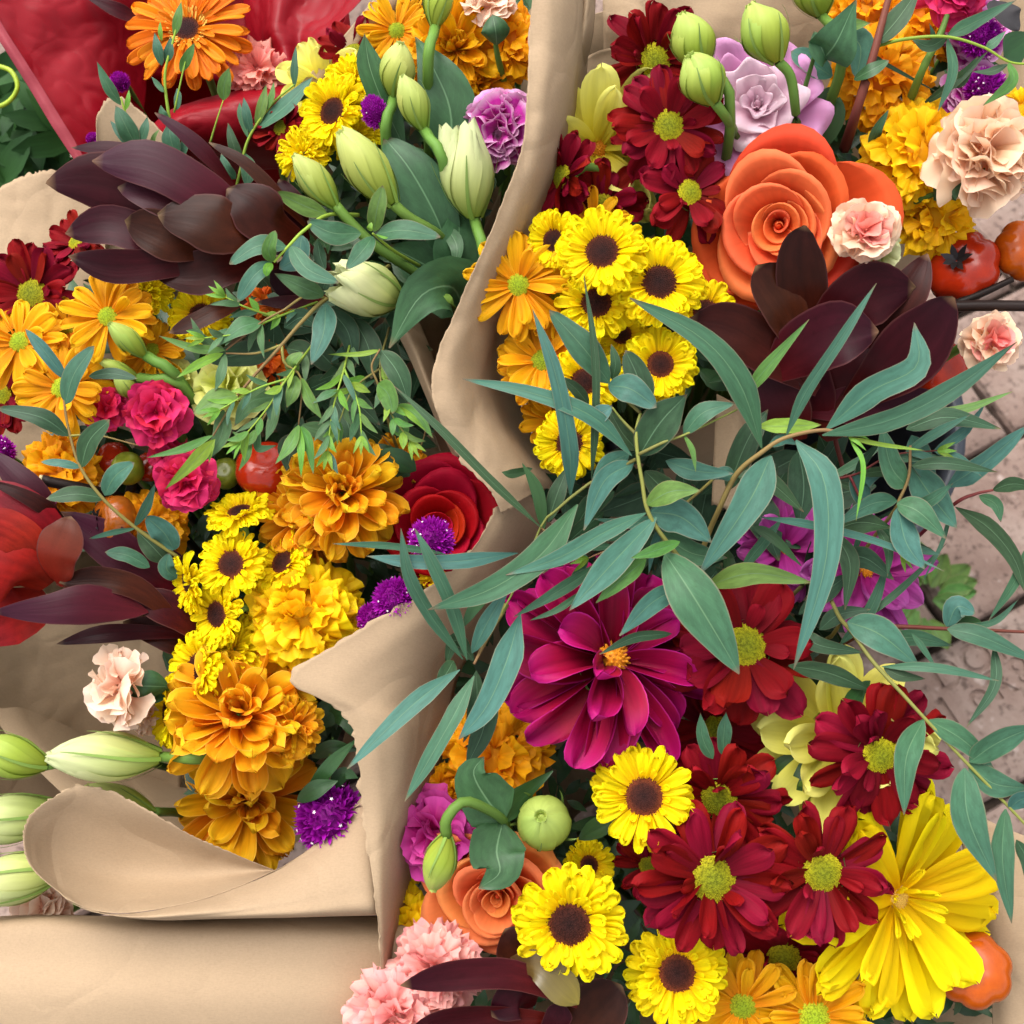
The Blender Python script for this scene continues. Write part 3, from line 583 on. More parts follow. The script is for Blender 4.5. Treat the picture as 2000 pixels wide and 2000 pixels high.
def fruit(px, py, d, R, ax, ay, label, bq, mat, lobes=6, flat=.72, calyx=True, name='pumpkin_fruit', depth=.13):
    CNT[0] += 1; axis = axis_of(ax, ay); pos = P(px, py, d); Rm = R * mpp(d); rnd = random.Random(CNT[0])
    o = thing(name, label, 'fruit', frame(pos, axis, rnd.random() * 6, Rm)); rows = []
    for i in range(15):
        th = math.pi * (i + .02) / 14.04; row = []
        for j in range(48):
            ph = 2 * math.pi * j / 48; l = 1 - depth * (1 - abs(math.sin(ph * lobes / 2)) ** .6) * math.sin(th) ** .5
            z = flat * math.cos(th) - .22 * flat * math.exp(-(th / .45) ** 2) + .2 * flat * math.exp(-((math.pi - th) / .5) ** 2)
            row.append((math.sin(th) * l * math.cos(ph), math.sin(th) * l * math.sin(ph), z))
        rows.append(row)
    vs_, fs, _ = grid(rows, close=True); part('fruit_body', mesh('fruit_body', vs_, fs, MAT[mat]), o)
    if calyx:
        vs_, fs = [], []
        for e in range(7):
            a = e * .9 + rnd.uniform(-.2, .2); L = rnd.uniform(.3, .5); s = V((-math.sin(a), math.cos(a), 0)) * .10; c = V((math.cos(a), math.sin(a), 0)); b = len(vs_)
            vs_ += [c * .02 - s + V((0, 0, flat * .82)), c * .02 + s + V((0, 0, flat * .82)), c * L * .6 + s * .8 + V((0, 0, flat * 1.06)), c * L + V((0, 0, flat * rnd.uniform(.95, 1.3))), c * L * .6 - s * .8 + V((0, 0, flat * 1.06))]
            fs.append((b, b + 1, b + 2, b + 3, b + 4))
        part('calyx', mesh('calyx', vs_, fs, MAT['fruit_calyx']), o)
    if bq: add_stem(o, pos - axis * Rm * flat * .8, axis, bq, r=.0025, mat='stem_dark')
    return o
PROF = {
 'lance': lambda t: max(.03, math.sin(math.pi * t ** .78) ** .9) if t > .07 else .05,
 'oval': lambda t: max(.03, math.sin(math.pi * t ** .9) ** .62) if t > .05 else .08,
 'strap': lambda t: max(.03, min(1, t / .26) ** .8 * (1 - max(0, (t - .5) / .5) ** 1.9)) if t > .05 else .06,
 'bract': lambda t: max(.04, (.34 + .66 * math.sin(min(1, t / .55) * math.pi / 2)) if t < .55 else (1 - ((t - .55) / .45) ** 2.0) ** .78),
 'heart': lambda t: max(.03, min(1, (t / .22)) ** .6 * (1 - max(0, (t - .25) / .75) ** 1.6)),
}
LSEED = [0]
def leaf(parent, pts, w, mat, roll=None, pf='lance', nu=14, nv=6, fold=.12, twist=None, name='leaf', thick=0.0, cup=0.0, label=None):
    """pts: photo pixels with nearness along the midrib, root first; w: width in photo pixels"""
    LSEED[0] += 1; rnd = random.Random(LSEED[0] * 7 + 1)
    if roll is None: roll = rnd.uniform(-.45, .45)
    if twist is None: twist = rnd.uniform(-.35, .35)
    path = cat_rom([P(*p) for p in pts], nu); dav = sum(p[2] for p in pts) / len(pts); hw = w * (.84 if mat.startswith('euc') else 1.0) * mpp(dav) / 2 / max(.5, math.cos(roll)); rows = []; L = (path[-1] - path[0]).length
    pn = CN.copy()
    for i, p in enumerate(path):
        t = i / nu; T = (path[min(i + 1, nu)] - path[max(i - 1, 0)]).normalized()
        nn = pn - T * pn.dot(T)
        if nn.length < .2: nn = CU - T * CU.dot(T)
        nn.normalize(); Sd = T.cross(nn); a = roll + twist * (t - .5)
        n2 = nn * math.cos(a) + Sd * math.sin(a); s2 = T.cross(n2); f = PROF[pf](t) * hw
        wob = 1 + .05 * math.sin(t * 11 + LSEED[0])
        rows.append([p + s2 * (f * v * wob) + n2 * (f * (fold * abs(v) + cup * v * v) + hw * .06 * math.sin(t * 9 + v * 2 + LSEED[0]) * abs(v)) for v in [2 * j / nv - 1 for j in range(nv + 1)]])
    vs_, fs, uv = grid(rows); inv = MW[parent.name].inverted()
    ob = part(name, mesh(name, vs_, fs, MAT[mat], uv, inv=inv), parent)
    if thick:
        m = ob.modifiers.new('thickness', 'SOLIDIFY'); m.thickness = thick; m.offset = -1
    if label: ob['label'] = label
    return ob
def branch(name, label, cat, stem, leaves, mat='euc', smat='stem_brown', r=6, bq=None, pf='lance', side=(), group=None, dz=0.0):
    """stem: [(px,py,d)...] root first; leaves: (points, width px, opts)"""
    st = [(p[0], p[1], p[2] + dz) for p in stem]
    o = thing(name, label, cat, M.Translation(P(*st[0])), group)
    pts = [P(*p) for p in st]
    if bq:
        pts = [BASE[bq] + V((.01, 0, 0)), pts[0].lerp(BASE[bq], .45) + V((0, 0, .02))] + pts
    tube('stem', pts, r * S * .55, r * S * .28, MAT[smat], o, n=8 * len(pts))
    for s in side: tube('side_stem', [P(p[0], p[1], p[2] + dz) for p in s], r * S * .32, r * S * .16, MAT[smat if len(s) < 9 else smat], o, n=10)
    for l in leaves:
        kw = dict(l[2]) if len(l) > 2 else {}
        m = kw.pop('m', mat); p_ = kw.pop('pf', pf)
        leaf(o, [(p[0], p[1], p[2] + dz) for p in l[0]], l[1], m, pf=p_, **kw)
    return o
def sheet(name, rows, mat, parent, nu=40, nv=40, crumple=.0, cscale=30, jag=(0, 0, 0, 0), thick=.00022, seed=0, ridge=0.0):
    """a lofted paper sheet through rows of (px, py, d); jag: torn depth in m along (first row, last row, first column, last column)"""
    R1 = [cat_rom([P(*p) for p in r], nv) for r in rows]
    cols = [cat_rom([R1[i][j] for i in range(len(rows))], nu) for j in range(nv + 1)]
    G = [[cols[j][i] for j in range(nv + 1)] for i in range(nu + 1)]; rnd = random.Random(seed + 9)
    for i in range(nu + 1):
        for j in range(nv + 1):
            p = G[i][j]
            if ridge:
                q = p * 20 + V((seed, 5, 0)); p = p + CN * ridge * (abs(noise.noise(q)) + .5 * abs(noise.noise(q * 2.1 + V((3, 1, 7)))) + .3 * abs(noise.noise(q * 4.7)))
            if crumple:
                q = p * cscale + V((seed, 0, 0)); k = noise.noise(q) + .5 * noise.noise(q * 2.3); p = p + CN * crumple * k + CU * crumple * .5 * noise.noise(q + V((7, 3, 1)))
            for e, (cond, nb) in enumerate(((i == 0, (1, j)), (i == nu, (nu - 1, j)), (j == 0, (i, 1)), (j == nv, (i, nv - 1)))):
                if cond and jag[e]: p = p + (p - G[nb[0]][nb[1]]).normalized() * jag[e] * (rnd.uniform(-1, 1) + 1.6 * noise.noise(p * 160))
            G[i][j] = p
    vs_, fs, uv = grid(G); inv = MW[parent.name].inverted() if parent is not None else None
    ob = part(name, mesh(name, vs_, fs, MAT[mat], uv, inv=inv), parent)
    if thick:
        m = ob.modifiers.new('thickness', 'SOLIDIFY'); m.thickness = thick; m.offset = 0
    return ob
def cone(name, rim, d, bq, mat, parent, d_low=None):
    """the hidden body of a wrap: from a rim of photo pixels down to the stems' foot"""
    pts = [P(x, y, d) for x, y in rim]; pts.append(pts[0]); ring = cat_rom(pts, 60)[:-1]; c = sum(ring, V()) / len(ring); b = BASE[bq]; rows = []
    for i in range(15):
        t = i / 14; rows.append([p.lerp(b + (p - c).normalized() * .045, t) + V((0, 0, .0)) for p in ring])
    rows = [[p + (p - (c.lerp(b, i / 14))).normalized() * .004 * noise.noise(p * 25) for p in r] for i, r in enumerate(rows)]
    vs_, fs, _ = grid(rows, close=True); ob = part(name, mesh(name, vs_, fs, MAT[mat], inv=MW[parent.name].inverted()), parent)
    m = ob.modifiers.new('thickness', 'SOLIDIFY'); m.thickness = .0004; m.offset = 0
    return ob
def inside(x, y, poly):
    c = False; n = len(poly)
    for i in range(n):
        (x1, y1), (x2, y2) = poly[i], poly[(i + 1) % n]
        if (y1 > y) != (y2 > y) and x < (x2 - x1) * (y - y1) / (y2 - y1) + x1: c = not c
    return c
def filler(label, poly, n, d0, d1, mat, seed, size=(40, 110)):
    """leaves and side shoots massed deep between the heads: nobody could count them"""
    rnd = random.Random(seed); xs = [p[0] for p in poly]; ys = [p[1] for p in poly]; vs_, fs, uv = [], [], []
    k = 0
    while k < n:
        x, y = rnd.uniform(min(xs), max(xs)), rnd.uniform(min(ys), max(ys))
        if not inside(x, y, poly): continue
        k += 1; d = rnd.uniform(d0, d1); a = rnd.random() * 6.28; L = rnd.uniform(*size); p = P(x, y, d)
        T = (CR * math.cos(a) + CU * math.sin(a) + CN * rnd.uniform(-.7, .7)).normalized(); Nn = (CN + CR * rnd.uniform(-.8, .8) + CU * rnd.uniform(-.8, .8)); Sd = T.cross(Nn).normalized(); L *= S; W = L * rnd.uniform(.14, .24); b = len(vs_); Nn = Sd.cross(T)
        for t in (0, .25, .5, .75, 1):
            f = max(.05, math.sin(math.pi * t ** .85)); c = p + T * (L * (t - .5)) - Nn * (L * .25 * (t - .5) ** 2)
            vs_ += [c - Sd * W * f + Nn * W * .2 * f, c, c + Sd * W * f + Nn * W * .2 * f]; uv += [(0, t), (.5, t), (1, t)]
        for i in range(4):
            for j in range(2): q = b + i * 3 + j; fs.append((q, q + 1, q + 4, q + 3))
    ob = part('foliage', mesh('foliage', vs_, fs, MAT[mat], uv)); ob['label'] = label; ob['category'] = 'foliage'; ob['kind'] = 'stuff'
    return ob

def spray(name, label, stems, mat, smat, dens=34, llen=52, lw=17, spread=.7, r=5, seed=1, mats=None):
    """a branching shoot: every stem carries opposite pairs of small narrow leaves"""
    rnd = random.Random(seed); o = thing(name, label, 'eucalyptus', M.Translation(P(*stems[0][0])))
    for k, st in enumerate(stems):
        tube('stem', [P(*p) for p in st], r * S * .5, r * S * .22, MAT[smat], o, n=6 * len(st))
        pts = cat_rom([V(p) for p in st], 40); acc = 0.0
        for a, b in zip(pts, pts[1:]):
            acc += math.hypot(b.x - a.x, b.y - a.y)
            if acc < dens: continue
            acc = 0.0; ang = math.atan2(b.y - a.y, b.x - a.x)
            for sgn in (-1, 1):
                if rnd.random() < .12: continue
                t = ang + sgn * spread * rnd.uniform(.6, 1.35); q = llen * rnd.uniform(.65, 1.25); dz = rnd.uniform(-.25, .7)
                c, s = math.cos(t), math.sin(t); bend = sgn * rnd.uniform(-.25, .1) * q
                leaf(o, [(b.x, b.y, b.z), (b.x + c * q * .5 - s * bend * .5, b.y + s * q * .5 + c * bend * .5, b.z + dz * .8), (b.x + c * q, b.y + s * q, b.z + dz)], lw * rnd.uniform(.75, 1.2), rnd.choice(mats) if mats else mat, nu=9, nv=4)
        e = pts[-1]; p = pts[-4]; t = math.atan2(e.y - p.y, e.x - p.x)
        for sg in (-.35, .1, .5):
            leaf(o, [(e.x, e.y, e.z), (e.x + math.cos(t + sg) * 18, e.y + math.sin(t + sg) * 18, e.z + .3), (e.x + math.cos(t + sg) * 40, e.y + math.sin(t + sg) * 40, e.z + .3)], 11, 'euc_lime', nu=8, nv=4)
    return o

# ------------------------------------------------------------------ ground: brick paving with one lettered brick
gA, gB = ground(1921, 1212), ground(2000, 1169)
e1 = (gB - gA).normalized(); e2 = V((-e1.y, e1.x, 0))
gm = bpy.data.meshes.new('ground'); s_ = 60
gm.from_pydata([(-s_, -s_, -.012), (s_, -s_, -.012), (s_, s_, -.012), (-s_, s_, -.012)], [], [(0, 1, 2, 3)]); gm.materials.append(MAT['soil'])
go = part('ground', gm); go['label'] = 'dark soil bed and joints under the brick paving'; go['kind'] = 'structure'; go['category'] = 'ground'
pav = thing('brick_pavement', 'worn pinkish brick pavement below the bouquets', 'pavement', kind='structure')
BL, BH, GAP = .25, .125, .006
def brick_mesh(seed):
    rnd = random.Random(seed); l, h, t, c = BL / 2 - GAP / 2, BH / 2 - GAP / 2, .05, .004; rows = []
    n = 9
    vs_, fs = [], []
    def edge(u, v): return V((u * l, v * h, 0))
    rings = [(-c, -t), (-c * .2, -.004), (.0, 0.0)]
    per = []
    for k in range(4):
        a = [(-1, -1), (1, -1), (1, 1), (-1, 1)][k]; b = [(1, -1), (1, 1), (-1, 1), (-1, -1)][k]
        for q in range(n): per.append((a[0] + (b[0] - a[0]) * q / n, a[1] + (b[1] - a[1]) * q / n))
    m = len(per)
    for inset, z in ((0, -.05), (0, -.006), (.0025, -.0015), (.007, 0)):
        for (u, v) in per:
            j = .0015 * (rnd.random() - .5) if z > -.03 else 0
            vs_.append(V((u * (l - inset) + j, v * (h - inset) + j, z + j * .5)))
    for i in range(3):
        for q in range(m): fs.append((i * m + q, i * m + (q + 1) % m, (i + 1) * m + (q + 1) % m, (i + 1) * m + q))
    fs.append(tuple(range(3 * m, 4 * m)))
    return mesh('brick', vs_, fs, MAT['brick'], smooth=False)
bms = [brick_mesh(k) for k in range(5)]
rot = M((e1, e2, V((0, 0, 1)))).transposed().to_4x4(); rb = random.Random(4); text_brick = None
for c in range(-9, 12):
    off = {0: -.03, 1: .125, -1: .045}.get(c, (-.03 if c % 2 == 0 else .10))
    for k in range(-8, 5):
        ctr = gA + e1 * (off + (k + .5) * BL) + e2 * ((c + .5) * BH)
        if ctr.x < -.75 or ctr.x > 1.0 or abs(ctr.y - .15) > .95: continue
        b = part('brick', bms[rb.randrange(5)], pav, M.Translation(ctr + V((0, 0, rb.uniform(-.0015, .0015)))) @ rot @ M.Rotation(rb.gauss(0, .006), 4, 'Z'))
def letter(txt, px, py, h, sp=1.0):
    cu = bpy.data.curves.new('letter', 'FONT'); cu.body = txt; cu.size = h; cu.extrude = .0022; cu.bevel_depth = .0006; cu.align_x = 'CENTER'; cu.space_character = sp
    o = bpy.data.objects.new('letter', cu); COL.objects.link(o); dg = bpy.context.evaluated_depsgraph_get()
    me = bpy.data.meshes.new_from_object(o.evaluated_get(dg)); bpy.data.objects.remove(o)
    me.transform(M.Translation(ground(px, py, .0004)) @ rot)
    return me
import bmesh
def engrave():
    # the brick of the course below gA gets its words cut in
    want = ground(1930, 1330); best = min((o for o in pav.children), key=lambda o: (o.matrix_basis.translation - want).length)
    bm = bmesh.new()
    for txt, px, py in (('DOI', 1905, 1318), ('LI oR8', 1925, 1382)): 
        me = letter(txt, px, py, .034, 1.15); bm.from_mesh(me)
    cut = bpy.data.meshes.new('cut'); bm.to_mesh(cut); bm.free()
    co = bpy.data.objects.new('cut', cut); COL.objects.link(co)
    best.data = best.data.copy()
    md = best.modifiers.new('engraving', 'BOOLEAN'); md.object = co; md.solver = 'EXACT'; md.operation = 'DIFFERENCE'; md.use_self = True
    dg = bpy.context.evaluated_depsgraph_get(); dg.update()
    new = bpy.data.meshes.new_from_object(best.evaluated_get(dg)); best.modifiers.clear(); best.data = new
    bpy.data.objects.remove(co); best['label'] = 'brick with worn engraved lettering'
engrave()
wd = thing('weed', 'small bright green weed growing in the joint of the bricks', 'weed', M.Translation(ground(1800, 1165)))
rw = random.Random(8)
for k in range(16):
    a = k * 2.4; q = ground(1805 + 55 * math.cos(a) * rw.uniform(.3, 1), 1165 + 50 * math.sin(a) * rw.uniform(.3, 1), .012)
    T = V((math.cos(a), -math.sin(a), .3)).normalized(); Sd = T.cross(V((0, 0, 1))).normalized(); rows = [[q + T * (.03 * t) + Sd * (.010 * v * math.sin(math.pi * (t * .9 + .08))) + V((0, 0, .004 * abs(v))) for v in (-1, 0, 1)] for t in (0, .3, .6, .85, 1)]
    vs_, fs, uv = grid(rows); part('leaf', mesh('leaf', vs_, fs, MAT['euc_green'], uv, inv=MW[wd.name].inverted()), wd)

# ------------------------------------------------------------------ the bouquets' feet and their paper
def foot(px, py, dx=0, dy=0):
    p = P(px, py, -6); return V((p.x + dx, p.y + dy, .004))
BASE.update(left=foot(420, 1050, .02, 0), top=foot(820, 330), right=foot(1450, 420), low=foot(1300, 1550), tissue=foot(400, 60))
RIM = {
 'left': [(60, 440), (250, 380), (500, 470), (760, 700), (880, 950), (820, 1140), (700, 1260), (660, 1480), (560, 1660), (330, 1660), (60, 1500), (-60, 1200), (-60, 700)],
 'top': [(660, 150), (740, 40), (900, -80), (1030, -60), (1010, 280), (890, 540), (800, 610), (580, 480), (570, 330)],
 'right': [(1070, 60), (1300, -20), (1650, -90), (2000, -90), (2060, 180), (1890, 400), (1740, 500), (1700, 640), (1440, 780), (1150, 890), (1010, 760), (970, 580), (1030, 350)],
 'low': [(990, 1060), (1300, 1060), (1560, 1150), (1660, 1300), (1760, 1500), (1900, 1700), (1940, 2060), (1400, 2160), (790, 2160), (790, 1700), (870, 1400), (910, 1200)],
 'tissue': [(150, 20), (480, -120), (680, 10), (560, 150), (420, 230), (250, 240)],
}
WR = {}
WR['left'] = thing('kraft_paper_wrap', 'kraft paper wrap with a curled lip around the bouquet of bronze and pink flowers', 'paper wrap', M.Translation(BASE['left']))
WR['top'] = thing('kraft_paper_wrap', 'kraft paper wrap around the green lisianthus buds next to the red tissue', 'paper wrap', M.Translation(BASE['top']))
WR['right'] = thing('kraft_paper_wrap', 'tall kraft paper wrap standing around the coral rose bouquet', 'paper wrap', M.Translation(BASE['right']))
WR['low'] = thing('kraft_paper_wrap', 'torn kraft paper wrap around the magenta dahlia bouquet', 'paper wrap', M.Translation(BASE['low']))
WR['tissue'] = thing('red_tissue_wrap', 'shiny red tissue wrap around the orange gerbera', 'paper wrap', M.Translation(BASE['tissue']))
for k in RIM: cone('paper_cone', RIM[k], -9 if k != 'tissue' else -13, k, 'tissue' if k == 'tissue' else 'kraft', WR[k])
W_ = WR['left']
sheet('back_sheet', [[(-90, 420, -7), (38, 345, -7), (110, 332, -7), (300, 338, -7.2)], [(-90, 560, -6.5), (30, 540, -7), (150, 520, -7.5), (300, 520, -8)], [(-90, 760, -6.5), (30, 760, -8), (140, 760, -9), (280, 760, -10)], [(-90, 1010, -7), (30, 1000, -9), (140, 1000, -10), (250, 1000, -11)]], 'kraft', W_, 70, 60, .002, 14, (.0008, 0, 0, 0), seed=1, ridge=.0035)
sheet('left_sheet', [[(-90, 1130, -6), (60, 1150, -9), (220, 1195, -12), (380, 1245, -14)], [(-100, 1300, -6), (60, 1310, -11), (220, 1340, -14), (380, 1380, -16)], [(-100, 1440, -6), (60, 1450, -12), (200, 1470, -16), (360, 1500, -18)], [(-100, 1660, -6), (60, 1640, -12), (200, 1640, -17), (340, 1640, -19)]], 'kraft', W_, 40, 50, .003, 16, seed=2, ridge=.0035)
sheet('tucked_sheet', [[(188, 300, -4.5), (192, 225, -4.5), (222, 188, -4.5), (262, 205, -4.5), (330, 268, -4.5), (400, 335, -4.2), (450, 420, -4)], [(200, 420, -5.5), (215, 350, -5.5), (240, 310, -5.5), (280, 320, -5.5), (340, 360, -5.5), (400, 410, -5), (440, 470, -5)], [(210, 520, -8), (235, 470, -8), (260, 450, -8), (300, 450, -8), (350, 470, -8), (400, 500, -8), (440, 540, -8)]], 'kraft', W_, 30, 60, .002, 22, (.0006, 0, 0, 0), seed=3)
# the curled lip in front: one sheet that rolls over from the front wall
sheet('curled_lip', [[(148, 1531, 2.2), (215, 1545, 2.0), (300, 1590, 1.8), (385, 1635, 1.5), (450, 1664, 1.3), (537, 1700, 1.1)],
                     [(75, 1575, 3.0), (150, 1600, 1.5), (260, 1640, .6), (370, 1672, .5), (450, 1688, .7), (540, 1701, 1.1)],
                     [(47, 1625, 4.0), (110, 1665, 2.0), (230, 1705, .7), (355, 1712, .5), (450, 1707, .8), (545, 1700, 1.2)],
                     [(60, 1690, 4.6), (120, 1728, 3.4), (220, 1752, 2.4), (345, 1745, 1.8), (450, 1722, 1.6), (552, 1697, 1.5)],
                     [(130, 1758, 4.8), (185, 1780, 4.4), (260, 1783, 4.0), (370, 1763, 3.3), (460, 1734, 2.6), (560, 1690, 1.8)]], 'kraft', W_, 70, 90, .0006, 20, (.0007, 0, .0007, 0), seed=4)
sheet('front_wall', [[(131, 1759, 4.78), (185, 1781, 4.4), (260, 1784, 4.0), (370, 1764, 3.3), (460, 1735, 2.6), (560, 1688, 1.7), (650, 1618, 1.0), (712, 1550, .4), (735, 1520, -.6)],
                     [(160, 1772, 4.5), (210, 1786, 4.6), (280, 1790, 4.6), (380, 1776, 4.3), (470, 1757, 3.8), (565, 1725, 3.1), (655, 1680, 2.4), (722, 1640, 1.8), (740, 1620, .4)],
                     [(200, 1782, 3.8), (240, 1791, 4.2), (300, 1795, 4.4), (400, 1787, 4.5), (485, 1778, 4.3), (575, 1764, 3.8), (665, 1745, 3.2), (728, 1730, 2.7), (744, 1720, 1.2)],
                     [(240, 1786, 2.6), (270, 1792, 3.0), (330, 1797, 3.3), (420, 1795, 3.6), (500, 1793, 3.7), (585, 1790, 3.5), (670, 1786, 3.0), (732, 1783, 2.6), (748, 1780, 1.2)],
                     [(260, 1782, -1), (290, 1785, -1), (340, 1788, -1), (430, 1788, -1), (510, 1788, -1), (590, 1786, -1), (675, 1784, -1), (735, 1782, -1), (750, 1780, -1)]], 'kraft', W_, 50, 90, .0006, 18, (.0004, 0, 0, 0), seed=5)
sheet('lower_fold', [[(-80, 1796, .2), (60, 1788, .2), (200, 1790, .4), (400, 1790, .6), (600, 1790, .2), (800, 1788, -1.5)],
                     [(-80, 1815, 2.0), (60, 1802, 2.0), (200, 1812, 2.1), (400, 1820, 2.1), (600, 1824, 1.6), (800, 1830, .2)],
                     [(-80, 1870, 2.6), (60, 1868, 2.6), (200, 1872, 2.7), (400, 1882, 2.6), (600, 1890, 2.0), (800, 1900, .6)],
                     [(-80, 1960, 3.2), (60, 1960, 3.2), (200, 1962, 3.3), (400, 1968, 3.1), (600, 1975, 2.4), (800, 1990, 1.0)],
                     [(-80, 2120, 2.4), (60, 2120, 2.4), (200, 2120, 2.4), (400, 2120, 2.2), (600, 2120, 1.5), (800, 2120, 0)]], 'kraft', W_, 40, 60, .0008, 16, seed=6)
W_ = WR['low']
# left wall of the low bouquet: torn flap that points into the bronze flowers
sheet('torn_flap', [[(1010, 930, 1.0), (1030, 960, .6), (1060, 1000, -1), (1090, 1040, -4)],
                    [(975, 985, 1.8), (1000, 1010, 1.2), (1030, 1050, -1), (1060, 1090, -4)],
                    [(925, 1065, 2.4), (950, 1090, 1.6), (985, 1120, -.5), (1010, 1150, -4)],
                    [(845, 1140, 3.0), (880, 1180, 2.2), (920, 1210, 0), (950, 1240, -4)],
                    [(700, 1232, 3.4), (770, 1265, 3.0), (840, 1290, 1.2), (900, 1310, -3)],
                    [(566, 1320, 3.8), (680, 1345, 3.6), (790, 1370, 2.0), (880, 1390, -2.5)],
                    [(664, 1388, 3.6), (730, 1400, 3.4), (800, 1420, 2.0), (870, 1440, -2.5)],
                    [(692, 1450, 3.4), (745, 1460, 3.2), (805, 1480, 1.8), (860, 1500, -2.5)],
                    [(704, 1560, 3.2), (750, 1570, 3.0), (795, 1580, 1.6), (840, 1600, -2.5)],
                    [(716, 1650, 3.2), (748, 1660, 3.0), (780, 1670, 1.4), (815, 1690, -2.5)],
                    [(735, 1780, 3.2), (750, 1790, 2.8), (768, 1800, 1.2), (790, 1820, -2.5)],
                    [(744, 1900, 3.0), (752, 1910, 2.6), (762, 1920, 1.0), (780, 1940, -2.5)],
                    [(748, 2080, 2.6), (756, 2080, 2.2), (766, 2080, .6), (780, 2080, -2.5)]], 'kraft', W_, 150, 30, .0012, 22, (0, 0, .0010, 0), seed=7)
sheet('right_wall', [[(1860, 1560, -5), (1930, 1600, -4), (2020, 1640, -3)], [(1900, 1780, -4), (1945, 1790, -3), (2040, 1790, -2)], [(1930, 1900, -4), (1965, 1900, -3), (2050, 1900, -2)], [(1940, 2080, -4), (1975, 2080, -3), (2060, 2080, -2)]], 'kraft', W_, 40, 30, .002, 20, seed=8, ridge=.0035)
W_ = WR['right']
sheet('tall_side', [[(1046, -60, 3.4), (1085, -60, 3.2), (1130, -60, 1.0), (1160, -60, -3)],
                    [(1034, 60, 3.4), (1080, 60, 3.2), (1125, 70, 1.2), (1150, 80, -3)],
                    [(1030, 170, 3.4), (1070, 190, 3.0), (1110, 200, .6), (1140, 210, -4)],
                    [(1020, 285, 3.4), (1055, 310, 2.6), (1090, 330, -.5), (1120, 350, -5)],
                    [(985, 385, 3.4), (1015, 420, 2.4), (1045, 450, -.5), (1080, 480, -6)],
                    [(945, 485, 3.4), (965, 520, 2.6), (1000, 560, -.5), (1040, 600, -7)],
                    [(898, 590, 3.4), (925, 625, 2.6), (965, 670, -.5), (1010, 700, -7)],
                    [(855, 690, 3.4), (895, 715, 2.8), (950, 740, -.2), (1010, 760, -7)],
                    [(844, 765, 3.4), (900, 785, 2.8), (965, 810, .0), (1030, 830, -7)],
                    [(868, 840, 3.2), (930, 850, 2.6), (1000, 870, .0), (1060, 880, -7)],
                    [(905, 905, 3.0), (960, 905, 2.4), (1030, 915, .0), (1085, 920, -6)],
                    [(955, 955, 2.6), (990, 945, 2.0), (1045, 940, .0), (1095, 940, -5)],
                    [(980, 1005, 2.2), (1010, 985, 1.6), (1050, 960, -.2), (1100, 950, -5)]], 'kraft', W_, 150, 36, .0016, 20, (0, .001, .0006, 0), seed=9, ridge=.0035)
sheet('inner_fold', [[(1125, -40, -1), (1150, -40, .2), (1165, -40, -1)], [(1120, 60, -1.2), (1140, 60, .0), (1158, 70, -1.5)], [(1112, 130, -2), (1125, 130, -1), (1140, 140, -2.5)]], 'kraft', W_, 20, 16, .001, 30, seed=10)
sheet('back_sheet', [[(1175, -60, -3.5), (1240, -60, -3), (1290, -60, -3.2), (1420, -60, -4), (1580, -60, -5), (1700, -60, -6)], [(1178, 60, -3.8), (1230, 70, -3.4), (1285, 75, -3.6), (1410, 80, -4.6), (1560, 60, -6), (1690, 40, -7)], [(1180, 200, -6), (1230, 210, -6), (1290, 220, -6), (1400, 230, -7), (1550, 230, -8), (1680, 230, -9)]], 'kraft', W_, 30, 50, .002, 16, seed=11, ridge=.0035)
sheet('far_side', [[(1070, 320, -3.4), (1100, 180, -3.2), (1150, 110, -3.4), (1230, 90, -4)], [(1090, 360, -5), (1130, 230, -4.4), (1180, 180, -4.6), (1250, 160, -5)], [(1120, 430, -8), (1160, 320, -8), (1210, 280, -8), (1270, 260, -8)]], 'kraft', W_, 30, 40, .001, 16, seed=12, ridge=.0035)
sheet('front_corner', [[(1400, 770, -2), (1440, 790, -1.6), (1472, 800, -2)], [(1395, 860, -2), (1440, 870, -1.6), (1470, 880, -2.4)], [(1390, 985, -2.5), (1430, 1000, -2.2), (1455, 1010, -3)]], 'kraft', W_, 24, 16, .001, 20, (0, .0008, 0, 0), seed=13)
W_ = WR['top']
sheet('upper_edge', [[(572, 178, -2.6), (640, 105, -2.6), (722, 8, -2.6), (790, -70, -2.6)], [(600, 190, -3), (670, 125, -3), (760, 30, -3), (830, -50, -3)], [(640, 210, -5), (710, 150, -5), (800, 60, -5), (870, -20, -5)]], 'kraft', W_, 24, 40, .0008, 18, seed=14)
sheet('lower_edge', [[(770, 640, -1), (800, 700, -.6), (830, 770, -.4), (860, 840, -.4), (890, 900, -.6)], [(790, 630, -.6), (818, 690, -.2), (838, 745, .0), (866, 820, .0), (900, 885, -.4)], [(815, 620, -3), (840, 680, -3), (860, 740, -3), (890, 810, -3), (920, 870, -3)]], 'kraft', W_, 24, 40, .0008, 18, seed=15)
W_ = WR['tissue']
sheet('left_panel', [[(-60, -60, -5), (-20, 40, -5), (60, 160, -5), (120, 260, -5), (172, 345, -5)], [(20, -60, -7), (40, 20, -7), (105, 130, -7), (160, 230, -7), (200, 320, -6.5)], [(130, -60, -9), (160, 0, -9), (200, 90, -9.5), (225, 190, -9.5), (235, 290, -8)], [(280, -60, -12), (290, 0, -12), (290, 90, -13), (290, 180, -13), (280, 290, -11)]], 'tissue', W_, 110, 110, .004, 26, seed=16, ridge=.005)
